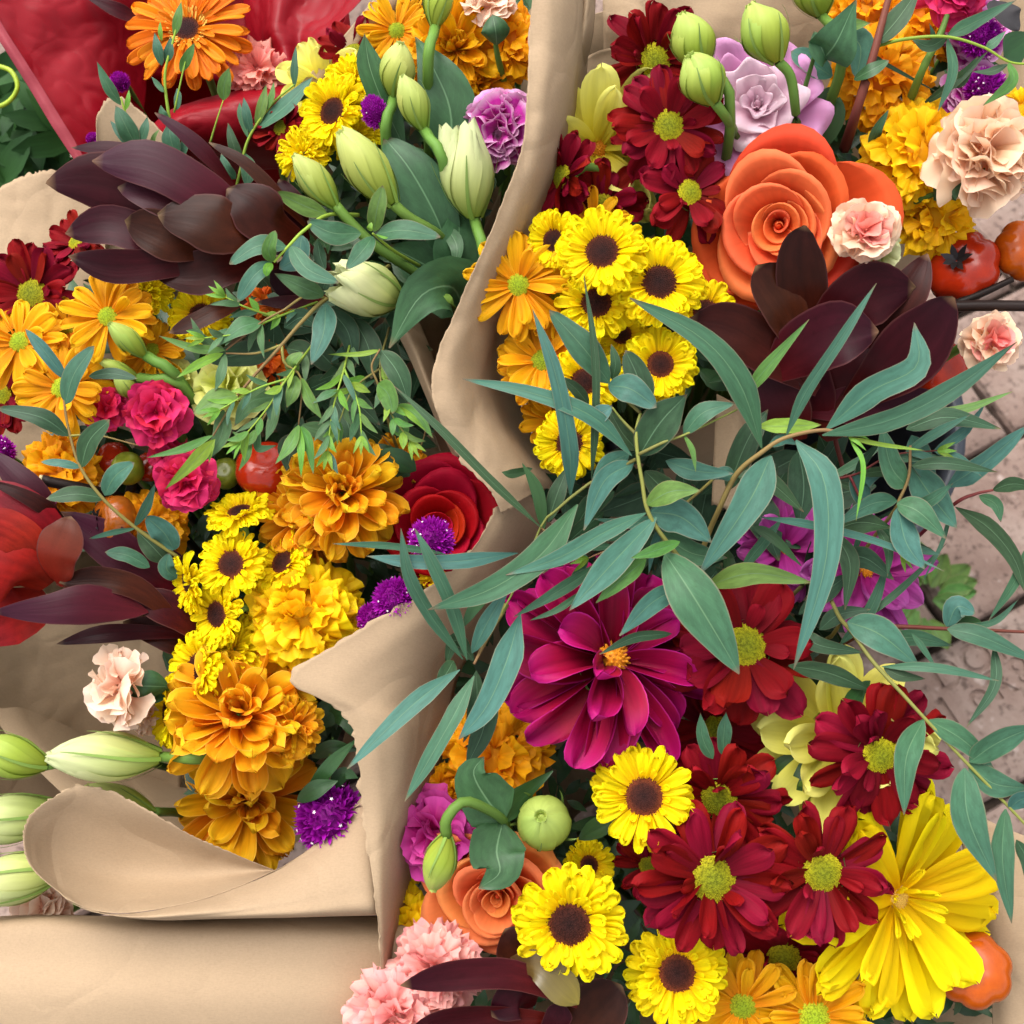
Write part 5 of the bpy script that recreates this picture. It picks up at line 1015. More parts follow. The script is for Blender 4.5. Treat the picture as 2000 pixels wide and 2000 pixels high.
sprig('pale sprig before the tucked kraft sheet', [(300, 400, -4.4), (270, 290, -2.8), (245, 220, -2.2), (236, 190, -2)],
  [([(236, 205, -2.2), (210, 165, -1.8), (189, 120, -1.8)], 28), ([(268, 290, -2.6), (245, 245, -2), (226, 206, -2)], 46), ([(258, 288, -2.6), (236, 262, -2.4), (215, 235, -2.4)], 22), ([(272, 288, -2.6), (282, 255, -2.2), (288, 228, -2.2)], 24), ([(345, 308, -3), (333, 270, -2.6), (330, 240, -2.6)], 42, dict(m='euc')), ([(355, 312, -3.2), (360, 285, -3), (368, 262, -3)], 24), ([(298, 300, -2.8), (300, 270, -2.6), (312, 252, -2.6)], 14, dict(m='euc_green')), ([(245, 215, -2), (250, 195, -1.8), (252, 175, -1.8)], 12, dict(m='euc_lime'))], smat='stem_lime', r=6)
sprig('pale sprig between red tissue roll and yellow daisies', [(450, 420, -4), (468, 340, -2.6), (486, 270, -2), (530, 205, -1.8), (575, 165, -1.8)],
  [([(436, 196, -2.4), (438, 165, -2.2), (448, 132, -2.2)], 30, dict(m='euc_green')), ([(490, 262, -2), (482, 225, -1.6), (476, 190, -1.6)], 24), ([(500, 248, -2), (512, 205, -1.6), (520, 165, -1.6)], 24, dict(m='euc_green')), ([(505, 250, -2), (560, 205, -1.4), (612, 150, -1.4)], 46, dict(m='euc')), ([(575, 170, -1.8), (575, 130, -1.6), (578, 90, -1.6)], 18), ([(470, 320, -2.4), (455, 280, -2), (445, 240, -2)], 26, dict(m='euc_dark')), ([(480, 300, -2.2), (485, 335, -2), (480, 365, -2)], 36), ([(460, 350, -2.6), (442, 330, -2.2), (432, 300, -2.2)], 30), ([(485, 270, -2), (470, 225, -1.8), (468, 200, -1.8)], 16), ([(520, 215, -1.8), (530, 190, -1.5), (535, 160, -1.5)], 18, dict(m='euc_green')), ([(540, 200, -1.8), (580, 190, -1.6), (615, 185, -1.6)], 26, dict(m='euc_dark')), ([(500, 330, -2.2), (520, 370, -2), (530, 400, -2)], 26, dict(m='euc_dark'))], smat='stem_lime', r=7, side=[[(410, 280, -2.8), (425, 230, -2.4), (436, 196, -2.4)]])
lc = thing('garden_cord', 'lime green cord looping beyond the red tissue', 'cord', M.Translation(P(0, 200, -22)))
tube('cord', [P(-60, 118, -13), P(0, 130, -12.8), P(24, 142, -12.6), P(34, 172, -12.6), P(12, 202, -12.8), P(-40, 218, -13)], .0014, .0014, MAT['lime_cord'], lc, n=40, sides=8)

# ------------------------------------------------------------------ left bouquet
branch('leucadendron', 'large dark burgundy leucadendron lying over the back kraft sheet', 'leucadendron', [(700, 620, -6), (620, 500, -.4), (570, 455, 1.0)],
  [([(500, 445, 2.4), (400, 375, 4.0), (290, 318, 4.4), (180, 314, 4.0)], 99, dict(m='bract_mauve', roll=.15, cup=-.2)), ([(350, 330, 2.0), (270, 298, 2.4), (200, 290, 2.4), (138, 288, 2.2)], 32, dict(m='bract', roll=.5)), ([(440, 440, 1.6), (320, 392, 2.6), (190, 352, 2.8), (90, 356, 2.4)], 113, dict(m='bract', roll=-.1, cup=-.2)),
   ([(470, 440, 2.2), (370, 400, 3.5), (300, 380, 3.8), (230, 366, 3.6)], 78, dict(m='bract_mauve', roll=.1)), ([(540, 455, 2.6), (450, 445, 4.2), (380, 425, 4.5), (308, 420, 4.2)], 113, dict(m='bract_brown', roll=.1, cup=-.2)), ([(420, 490, 2.4), (350, 470, 3.6), (300, 450, 3.8), (244, 432, 3.6)], 94, dict(m='bract_brown', roll=-.1)),
   ([(420, 470, 1.8), (300, 462, 2.8), (210, 440, 3.0), (128, 456, 2.6)], 85, dict(m='bract', roll=.2)), ([(440, 500, 2.2), (320, 515, 3.2), (220, 520, 3.4), (134, 500, 3.2)], 66, dict(m='bract', roll=-.2)), ([(540, 510, 1.6), (450, 520, 2.8), (380, 535, 3.0), (300, 536, 2.8)], 85, dict(m='bract_brown', roll=0)),
   ([(585, 465, 2.0), (530, 440, 3.6), (490, 400, 4.0), (444, 368, 3.8)], 101, dict(m='bract_brown', roll=.1)), ([(455, 365, .8), (410, 310, 1.8), (360, 262, 2.2), (302, 220, 2.2)], 32, dict(m='bract_mauve', roll=.4)), ([(595, 440, 1.2), (540, 380, 2.4), (480, 320, 2.8), (408, 278, 2.6)], 28, dict(m='bract_brown', roll=.5)),
   ([(480, 585, 1.2), (430, 605, 2.4), (380, 630, 2.6), (330, 650, 2.4)], 40, dict(m='bract_brown')), ([(640, 580, .8), (590, 590, 1.6), (500, 590, 1.6)], 28, dict(m='bract')), ([(590, 500, .6), (560, 545, 1.2), (530, 565, 1.2)], 71, dict(m='bract')), ([(600, 480, .4), (560, 460, 1.6), (520, 490, 2.0)], 106, dict(m='bract')), ([(600, 450, .2), (570, 400, 1.2), (545, 350, 1.2)], 50, dict(m='bract'))], 'bract', 'stem_red', 16, pf='bract')
daisy('crimson', 62, 575, -.8, 115, -.1, .1, 'crimson daisy against the back kraft sheet', 'left', C_, mat='crimson')
daisy('crimson', 150, 472, -1.6, 80, -.5, .5, 'crimson daisy peeping out under the burgundy bracts', 'left', C_)
daisy('crimson', 5, 770, -1.8, 85, -.2, 0, 'crimson daisy below the golden daisies at the kraft edge', 'left', C_)
daisy('gold', 210, 618, 2.2, 102, .05, .12, 'golden daisy with green eye beneath the burgundy bracts', 'left', G_)
daisy('gold', 38, 668, 1.0, 98, -.2, .1, 'golden daisy next to the back kraft crimson daisy', 'left', G_)
daisy('gold', 122, 758, 1.6, 98, -.05, .1, 'golden daisy behind the two crossed eucalyptus leaves', 'left', G_)
daisy('gold', 296, 684, .6, 72, .2, .2, 'golden daisy behind the pointed green bud', 'left', G_)
daisy('gold', 130, 640, .0, 70, .1, .2, 'shaded orange daisy between the golden daisies', 'left', G_, mat='bronze')
daisy('gold', 215, 770, -.8, 60, .1, 0, 'shaded orange daisy above the small hot pink carnation', 'left', G_, mat='bronze')
daisy('button_full', 285, 568, .6, 64, .1, .5, 'yellow daisy without eye under the burgundy bracts', 'left', Y)
daisy('button', 392, 615, .6, 72, .05, .2, 'yellow daisy crossed by a brown bract', 'left', Y)
bud((284, 694, 2.2), (214, 632, 3.4), 52, 'pointed green bud before the golden daisies', 'left', 'bud_green')
bud((270, 738, 1.6), (192, 702, 2.4), 32, 'slim green bud below the pointed bud', 'left', 'bud_green')
bud((268, 775, 1.2), (225, 735, 2.0), 44, 'green bud above the hot pink carnation', 'left', 'bud_green')
ruffle('frill', 306, 806, 2.2, 70, .05, .05, 'large hot pink spray carnation in the left bouquet', 'left', 'carnation', 'hot_pink', 40)
ruffle('frill', 204, 800, 1.2, 50, -.1, 0, 'small hot pink carnation below the golden daisy', 'left', 'carnation', 'hot_pink', 34)
ruffle('frill', 364, 942, 1.8, 66, .1, -.1, 'hot pink carnation beside the red fruit', 'left', 'carnation', 'hot_pink', 38)
ruffle('frill', 330, 885, -.4, 45, 0, 0, 'shaded hot pink carnation between the two larger ones', 'left', 'carnation', 'hot_pink', 28)
ruffle('frill', 445, 760, .4, 82, .0, .1, 'lime green carnation behind the eucalyptus stem', 'left', 'carnation', 'lime_petal', 36)
ruffle('frill', 335, 735, .2, 48, .0, .1, 'small lime green carnation above the hot pink carnation', 'left', 'carnation', 'lime_petal', 26)
ruffle('marigold', 525, 705, -1.2, 52, .1, .1, 'orange red flower behind the lime green carnation', 'left', 'marigold', 'orange_red', 30)
ruffle('marigold', 512, 600, -1.4, 48, .1, .1, 'orange red flower under the burgundy bracts', 'left', 'marigold', 'orange_red', 30)
ruffle('marigold', 590, 610, -1.6, 36, .1, .1, 'small golden flower behind the bent eucalyptus stem', 'left', 'marigold', 'marigold_yellow', 26)
fruit(520, 916, .0, 62, .1, .9, 'shiny red ornamental fruit above the bronze chrysanthemum', 'left', 'fruit_red', 5, .75, calyx=False, depth=.07)
fruit(222, 895, -1.4, 34, 0, .4, 'small dark red fruit behind the green fruit', 'left', 'fruit_red', 5, .8, calyx=False, depth=.05)
fruit(292, 912, -1.6, 30, 0, .3, 'small red fruit beside the green fruit', 'left', 'fruit_red', 5, .9, calyx=False, depth=.05)
fruit(250, 915, -.2, 32, 0, .9, 'green ornamental fruit behind a eucalyptus leaf', 'left', 'fruit_green', 5, 1.1, calyx=False, depth=.06)
fruit(440, 925, -1.0, 32, 0, .3, 'green ornamental fruit beside the red fruit', 'left', 'fruit_green', 5, .8, calyx=False, depth=.05)
fruit(222, 1020, .2, 56, -.9, .2, 'amber ornamental pumpkin with black calyx among orange marigolds', 'left', 'fruit_amber', 6)
ruffle('marigold', 118, 925, -.6, 92, 0, .1, 'orange marigold above the red leucadendron', 'left', 'marigold', 'marigold_orange', 60)
ruffle('marigold', 292, 1030, -.8, 82, .1, 0, 'orange marigold behind the amber pumpkin', 'left', 'marigold', 'marigold_orange', 52)
tw = thing('twig', 'cut black twig of the amber pumpkin', 'twig', M.Translation(P(200, 980, -1)))
tube('twig_stem', [P(260, 975, -2), P(170, 955, 1.2), P(82, 938, 2.0)], .0022, .0026, MAT['stem_dark'], tw)
tube('cut_end', [P(82.4, 938, 2.0), P(76, 937, 2.04)], .00255, .0023, MAT['twig_end'], tw, n=2, sides=8)
branch('leucadendron', 'red leucadendron with brown leaves at the edge of the left kraft sheet', 'leucadendron', [(420, 1240, -4), (300, 1190, .2), (180, 1160, 1.6), (110, 1140, 2.2)],
  [([(100, 1140, 2.2), (50, 1110, 3.8), (-20, 1090, 4.0), (-90, 1100, 3.8)], 156, dict(m='bract_red', roll=.1, cup=-.3)), ([(110, 1130, 2.0), (80, 1060, 3.2), (30, 1000, 3.6), (-60, 950, 3.2)], 115, dict(m='bract_red', roll=.2, cup=-.3)), ([(100, 1130, 2.4), (50, 1070, 3.9), (0, 1040, 4.1), (-60, 1030, 4)], 101, dict(m='bract_red', roll=-.1, cup=-.3)),
   ([(90, 1160, 1.6), (50, 1190, 2.4), (0, 1210, 2.6), (-70, 1260, 2.4)], 115, dict(m='bract_red')), ([(118, 1145, 2.4), (108, 1090, 4.2), (125, 1045, 4.5), (138, 1008, 4.4)], 88, dict(m='bract_rust', roll=.0, cup=-.2, pf='oval')), ([(120, 1060, 1.2), (85, 1000, 2.4), (40, 940, 2.8), (-20, 880, 2.4)], 56, dict(m='bract_mauve')),
   ([(140, 1040, .8), (100, 1000, 2.9), (50, 970, 3.6), (-20, 940, 3.8)], 30, dict(m='bract_brown', roll=.3)), ([(290, 1195, 1.8), (180, 1180, 3.4), (90, 1190, 4.0), (-20, 1196, 3.8)], 76, dict(m='bract_mauve', roll=.1, cup=-.2, pf='lance')), ([(350, 1215, .8), (270, 1150, 2.4), (190, 1130, 2.8), (115, 1138, 2.8)], 50, dict(m='bract_brown', roll=.1)),
   ([(350, 1150, .0), (280, 1110, .9), (210, 1060, 1.2), (118, 1000, .8)], 84, dict(m='bract_mauve')), ([(380, 1240, -.2), (280, 1235, .6), (190, 1240, .9), (110, 1258, .8)], 34, dict(m='bract', roll=.3)), ([(400, 1250, .4), (330, 1190, 1.4), (240, 1160, 1.6)], 60, dict(m='bract')), ([(420, 1290, -1), (340, 1245, .0), (240, 1215, .2)], 60, dict(m='bract_brown')), ([(400, 1200, -.8), (340, 1120, .2), (300, 1080, .2)], 80, dict(m='bract'))], 'bract', 'stem_red', 12, pf='bract')
gomphrena(-2, 882, .4, 32, 0, .2, 'purple globe amaranth at the edge of the orange marigold', 'left')
gomphrena(70, 985, .6, 36, -.1, .2, 'purple globe amaranth between red leucadendron and orange marigold', 'left')
daisy('button', 468, 1000, 1.6, 72, -.35, 1.5, 'yellow daisy seen edge on above its twin with brown eye', 'left', Y)
daisy('button', 452, 1102, 2.4, 78, -.15, .1, 'yellow brown-eyed daisy below the edge-on daisy', 'left', Y)
daisy('button', 368, 1140, 1.8, 70, -1.4, -.3, 'yellow daisy showing its green back beside the brown leaves', 'left', Y)
daisy('button', 425, 1200, 2.0, 78, -.7, .05, 'yellow daisy turned sideways below the brown-eyed daisy', 'left', Y)
daisy('button', 552, 1098, 1.6, 68, -.7, .45, 'yellow daisy with brown eye above the yellow marigold', 'left', Y)
daisy('button', 385, 1305, 1.6, 82, -.9, .1, 'yellow daisy turned to the peach carnation', 'left', Y)
daisy('button', 330, 1395, 1.0, 76, -1.5, .1, 'yellow daisy seen edge on beside the peach carnation calyx', 'left', Y)
daisy('button_full', 455, 1270, 1.2, 80, -.3, .2, 'yellow daisy without eye above the bronze chrysanthemum', 'left', Y)
daisy('button_full', 550, 1325, .4, 50, .3, -.1, 'yellow daisy under the torn kraft tip', 'left', Y)
ruffle('marigold', 596, 1206, 1.4, 126, .02, .05, 'large golden yellow marigold above the torn kraft tip', 'left', 'marigold', 'marigold_lemon', 96, inner='marigold_yellow')
daisy('bronze', 668, 962, 2.0, 130, .1, .4, 'bronze chrysanthemum beside the red rose', 'left', 'chrysanthemum')
daisy('bronze', 600, 1010, .8, 115, -.2, -.1, 'bronze chrysanthemum behind the one beside the red rose', 'left', 'chrysanthemum')
daisy('bronze', 770, 910, -1.0, 70, .3, .4, 'small bronze chrysanthemum half behind the red rose', 'left', 'chrysanthemum')
daisy('bronze', 470, 1395, 1.6, 165, .1, .55, 'largest bronze chrysanthemum above the curled kraft lip', 'left', 'chrysanthemum')
daisy('bronze', 482, 1560, -2.6, 150, .05, .25, 'bronze chrysanthemum rising out of the curled kraft lip', 'left', 'chrysanthemum')
daisy('bronze', 575, 1420, 2.2, 66, .5, .0, 'small bronze chrysanthemum beside the dark leaves', 'left', 'chrysanthemum')
rose(858, 1028, .4, 150, .08, .1, 'deep red rose against the kraft paper', 'left', 'rose', 'red_rose', n=17, spin=.3, hi=.42, pw=.95, ruf=.04)
gomphrena(842, 1054, 3.6, 46, 0, .15, 'purple globe amaranth with white florets on the red rose', 'left', nf=14)
gomphrena(772, 1172, 2.4, 46, .1, .1, 'purple globe amaranth between red rose and kraft paper', 'left', nf=8)
gomphrena(728, 1208, 1.6, 32, 0, 0, 'small purple globe amaranth beside the yellow marigold', 'left', nf=6)
gomphrena(645, 1596, .2, 72, .25, .3, 'large purple globe amaranth in the fold of the kraft wrap', 'left', nf=12)
ruffle('marigold', 855, 1125, .2, 42, .1, .1, 'yellow marigold petals between red rose and kraft paper', 'left', 'marigold', 'marigold_lemon', 26)
ruffle('frill', 235, 1345, 2.2, 92, -1.5, -.15, 'peach carnation seen from the side over the left kraft sheet', 'left', 'carnation', 'blush', 30, stem=False)
branch('carnation_calyx', 'green calyx of the peach carnation seen from the side', 'calyx', [(400, 1345, -2), (330, 1342, 1.4), (300, 1340, 1.8)], [([(330, 1342, 1.9), (285, 1340, 2.7), (250, 1342, 2.7)], 58, dict(m='leaf', pf='oval', cup=-.5, roll=0, fold=0)), ([(330, 1350, 1.2), (285, 1352, 1.6), (250, 1352, 1.7)], 50, dict(m='leaf', pf='oval', cup=.4, roll=.3, fold=0))], 'leaf', 'stem', 20)
ruffle('frill', 282, 1398, .2, 42, -.6, 0, 'pale blush carnation half hidden behind the yellow daisies', 'left', 'carnation', 'blush', 24)
ruffle('frill', 85, 1770, -.6, 66, 0, .4, 'pale blush carnation between curled lip and lower kraft fold', 'left', 'carnation', 'blush', 34)
bud((312, 1478, 1.4), (96, 1478, 2.4), 112, 'long cream lisianthus bud above the curled kraft lip', 'left', 'bud_cream')
bud((92, 1494, 2.0), (-60, 1460, 2.8), 96, 'green lisianthus bud on a thin stalk at the left kraft sheet', 'left', 'bud_green', stem_pts=[(150, 1485, .5), (230, 1475, -2), (330, 1500, -6)])
bud((120, 1580, .2), (-80, 1620, 1.6), 108, 'cream lisianthus bud beside the curled kraft lip', 'left', 'bud_cream', stem_pts=[(160, 1575, -2), (240, 1600, -7)])
bud((130, 1690, 1.0), (-80, 1745, 2.2), 112, 'cream lisianthus bud below the other beside the curled kraft lip', 'left', 'bud_cream', stem_pts=[(180, 1680, -3), (260, 1690, -9)])
bud((300, 1585, -.6), (170, 1535, .4), 60, 'small lisianthus bud peeping over the curled kraft lip', 'left', 'bud', stem_pts=[(360, 1590, -4), (430, 1620, -9)])
branch('chrysanthemum_leaves', 'dark green chrysanthemum leaves under the torn kraft flap', 'leaves', [(640, 1620, -4), (640, 1520, .2), (650, 1440, .8)],
  [([(600, 1560, .6), (640, 1500, 1.4), (700, 1440, 1.6)], 30, dict(m='leaf_dark')), ([(610, 1480, .2), (650, 1460, 1.0), (705, 1465, 1.2)], 34, dict(m='leaf_dark')), ([(580, 1565, .8), (620, 1540, 1.6), (660, 1525, 1.6)], 34, dict(m='leaf_dark')), ([(640, 1400, -.2), (670, 1400, .6), (690, 1440, .8)], 40, dict(m='leaf_dark')), ([(620, 1420, -.4), (650, 1380, .2), (670, 1350, .2)], 50, dict(m='leaf_dark')), ([(650, 1540, .4), (670, 1510, 1), (700, 1520, 1)], 30, dict(m='leaf_dark'))], 'leaf_dark', 'stem', 9)
sprig('slender eucalyptus sprig crossing the orange marigolds', [(350, 1090, 1.6), (264, 1030, 2.8), (202, 975, 3.4), (158, 914, 3.6), (137, 851, 3.7), (126, 789, 3.7), (128, 740, 3.6)],
  [([(128, 740, 3.6), (90, 690, 4), (50, 643, 4)], 32, dict(m='euc_blue')), ([(127, 789, 3.7), (145, 730, 4.2), (184, 676, 4.4)], 56), ([(174, 735, 3.3), (220, 730, 3.6), (268, 740, 3.6)], 28, dict(m='euc_dark')), ([(134, 851, 3.7), (80, 815, 4.2), (-6, 797, 4.2)], 42, dict(m='euc_dark')), ([(158, 913, 3.6), (175, 860, 4.2), (214, 820, 4.4)], 50, dict(m='euc_dark')), ([(157, 913, 3.6), (120, 905, 3.8), (80, 902, 3.8)], 20, dict(m='euc_blue')), ([(203, 973, 3.4), (150, 965, 3.9), (90, 974, 4)], 38, dict(m='euc_dark')), ([(204, 967, 3.4), (225, 930, 3.9), (262, 903, 4)], 48, dict(m='euc_blue')), ([(264, 1028, 2.8), (285, 990, 3.3), (302, 946, 3.4)], 18, dict(m='euc_blue', roll=.8)), ([(264, 1032, 2.8), (220, 1040, 3), (174, 1052, 3)], 13), ([(340, 1074, 2), (320, 1040, 2.6), (284, 1008, 2.8)], 66, dict(m='euc_blue', pf='oval')), ([(326, 1098, 1.4), (300, 1070, 1.8), (268, 1038, 1.8)], 54, dict(m='euc_dark', pf='oval')), ([(292, 1108, 1.6), (250, 1085, 2), (205, 1078, 2)], 34), ([(345, 1130, 1.6), (325, 1110, 2), (330, 1080, 2)], 36, dict(m='euc_blue', pf='oval'))], smat='stem_brown', r=7, side=[[(137, 851, 3.7), (190, 850, 3.4), (270, 870, 3.2)]], pf='oval')
branch('eucalyptus_branch', 'leafy green eucalyptus branch spreading below the pale lisianthus', 'eucalyptus', [(760, 520, -3), (690, 560, .6), (634, 586, 2.4), (590, 628, 3.2), (550, 674, 3.6), (500, 730, 3.8), (464, 772, 3.8)],
  [([(464, 772, 3.8), (425, 780, 4.3), (378, 808, 4.3)], 52, dict(m='euc_green', pf='oval')), ([(511, 629, 3.6), (470, 640, 4.1), (424, 676, 4.1)], 46, dict(m='euc_left')), ([(545, 678, 3.2), (480, 690, 3.2), (402, 704, 3.0)], 58, dict(m='euc_dark', pf='oval')), ([(441, 684, 3.8), (380, 680, 4.2), (310, 656, 4.2)], 22, dict(m='euc_green')), ([(441, 686, 3.8), (395, 660, 4), (372, 620, 4)], 22), ([(436, 690, 3.8), (390, 710, 4.4), (345, 738, 4.6)], 22, dict(m='euc_lime')), ([(440, 692, 3.8), (432, 730, 4.2), (420, 764, 4.2)], 24), ([(511, 632, 3.6), (510, 665, 4), (516, 700, 4)], 18),
   ([(632, 578, 2.6), (590, 560, 3.4), (536, 534, 3.6)], 44), ([(636, 592, 2.6), (632, 650, 3.4), (608, 712, 3.6)], 58, dict(m='euc_blue')), ([(580, 728, 3.2), (570, 708, 3.5), (592, 688, 3.5)], 34, dict(m='euc_green', pf='oval')), ([(578, 734, 3.4), (572, 765, 4), (560, 796, 4)], 34, dict(m='euc_green')), ([(588, 738, 3.4), (605, 780, 4), (630, 820, 4)], 28, dict(m='euc_green')), ([(583, 830, 3.4), (566, 870, 4), (538, 906, 4)], 30, dict(m='euc_green')), ([(585, 832, 3.4), (588, 880, 4), (588, 932, 4)], 18, dict(m='euc_lime')), ([(588, 832, 3.4), (604, 870, 3.8), (612, 925, 3.8)], 26, dict(m='euc_green')),
   ([(538, 775, 3.2), (490, 785, 3.8), (458, 832, 3.8)], 44, dict(m='euc_left')), ([(540, 778, 3.2), (534, 820, 3.6), (518, 862, 3.6)], 30), ([(502, 838, 3.4), (485, 860, 3.8), (452, 842, 3.8)], 24, dict(m='euc_green')), ([(490, 862, 3.4), (482, 890, 3.8), (466, 920, 3.8)], 18, dict(m='euc_green')), ([(416, 850, 4), (360, 876, 4.5), (286, 894, 4.6)], 20, dict(m='euc_green')), ([(420, 858, 4), (380, 900, 4.6), (322, 956, 4.8)], 30, dict(m='euc_lime')), ([(436, 800, 3.8), (432, 850, 3.8), (400, 900, 3.6)], 44, dict(m='euc_left')), ([(418, 858, 4), (412, 880, 4.2), (408, 905, 4.2)], 10, dict(m='euc_lime')), ([(505, 840, 3.2), (505, 875, 3.4), (540, 870, 3.4)], 20), ([(555, 640, 2.6), (590, 620, 2.4), (620, 640, 2.2)], 44, dict(m='euc_dark')), ([(560, 680, 2.4), (590, 690, 2.2), (600, 720, 2.2)], 56, dict(m='euc_dark')), ([(640, 600, 1.8), (680, 650, 2), (690, 720, 1.8)], 50, dict(m='euc_dark')), ([(650, 770, 1.2), (680, 830, 1.8), (690, 880, 1.8)], 60, dict(m='euc_dark')), ([(590, 830, 1.4), (640, 850, 2), (680, 900, 1.8)], 40, dict(m='euc_left')), ([(660, 760, 1.4), (700, 790, 2.0), (742, 830, 2.0)], 54, dict(m='euc_dark')), ([(690, 620, 1.2), (720, 680, 1.6), (725, 740, 1.6)], 62, dict(m='euc_dark')), ([(600, 860, .8), (570, 880, 1.4), (560, 920, 1.4)], 70, dict(m='euc_dark'))],
  'euc_left', 'stem_brown', 9, side=[[(634, 582, 2.4), (597, 577, 3), (555, 605, 3.6), (511, 629, 3.7), (441, 684, 3.8)], [(550, 674, 3.6), (500, 690, 3.7), (441, 690, 3.8)], [(550, 676, 3.6), (556, 710, 3.6), (582, 728, 3.4), (590, 760, 3.4), (583, 830, 3.4)], [(575, 700, 2.6), (540, 772, 3.2), (502, 838, 3.4), (488, 868, 3.4)], [(464, 772, 3.8), (440, 810, 3.9), (416, 852, 4)]])
sprig('upper eucalyptus sprig between burgundy bracts and green buds', [(700, 420, .8), (640, 420, 2.4), (594, 450, 3.4), (566, 478, 3.8), (535, 512, 4)],
  [([(560, 482, 3.8), (505, 480, 4.3), (448, 516, 4.3)], 48), ([(532, 512, 4), (525, 485, 4.6), (538, 450, 4.6)], 32, dict(m='euc_green')), ([(530, 512, 4), (495, 540, 4.5), (464, 590, 4.5)], 42, dict(m='euc')), ([(568, 480, 3.8), (600, 525, 4.3), (662, 553, 4.3)], 44), ([(590, 460, 3), (580, 500, 3), (545, 525, 2.8)], 60, dict(m='euc_blue')), ([(620, 470, 2.4), (625, 500, 2.4), (635, 528, 2.4)], 30, dict(m='euc_dark')), ([(705, 456, 2.8), (650, 455, 3.2), (600, 432, 3.2)], 54, dict(m='euc')), ([(640, 420, 2.4), (590, 400, 2.6), (540, 375, 2.6)], 40, dict(m='euc_green')), ([(532, 515, 4.2), (522, 525, 4.6), (520, 540, 4.6)], 20, dict(m='euc_lime'))], smat='stem_lime', r=8, pf='oval')
sprig('eucalyptus tip with four leaves over the lisianthus stalks', [(820, 520, 0), (770, 490, 2), (728, 456, 4.2)],
  [([(730, 452, 4.2), (736, 410, 4.9), (748, 362, 5)], 42, dict(m='euc_green')), ([(735, 457, 4.2), (790, 450, 4.8), (860, 463, 4.8)], 52, dict(m='euc')), ([(728, 462, 4.2), (708, 490, 4.8), (676, 526, 4.8)], 44, dict(m='euc')), ([(735, 458, 4.3), (750, 464, 4.6), (762, 464, 4.6)], 6, dict(m='euc_lime')), ([(724, 452, 4.4), (722, 446, 4.8), (726, 434, 4.8)], 14, dict(m='euc_lime'))], smat='stem_lime', r=7, pf='oval')
sprig('eucalyptus sprig with drooping tips beside the kraft lower edge', [(800, 930, -3), (770, 860, .4), (750, 790, 2), (738, 750, 2.8), (726, 715, 3), (742, 682, 3)],
  [([(738, 750, 3), (758, 770, 3.5), (768, 808, 3.5)], 50, dict(m='euc_green', pf='oval')), ([(742, 684, 3), (700, 692, 3), (640, 692, 2.8)], 13, dict(m='euc_lime')), ([(745, 684, 2.8), (778, 730, 3), (800, 792, 2.8)], 54, dict(m='euc_dark')), ([(778, 790, 2.8), (815, 812, 3.4), (846, 856, 3.4)], 30, dict(m='euc_green')), ([(780, 794, 3), (805, 815, 3.6), (832, 842, 3.6)], 13, dict(m='euc_lime')), ([(770, 845, 2), (790, 840, 2.4), (792, 812, 2.4)], 24, dict(m='euc_green')), ([(735, 740, 2.2), (700, 760, 2.4), (650, 768, 2.2)], 12), ([(800, 930, .6), (745, 890, 1.2), (690, 900, 1)], 50, dict(m='leaf_dark')), ([(812, 920, 1), (770, 895, 1.8), (715, 900, 1.8)], 44, dict(m='leaf_dark')), ([(770, 800, 1.8), (780, 830, 2), (800, 850, 2)], 36)], smat='stem_brown', r=6, side=[[(790, 900, 0), (822, 870, .8), (835, 820, 1.2)], [(800, 930, -1), (770, 880, .6), (745, 850, 1)]])

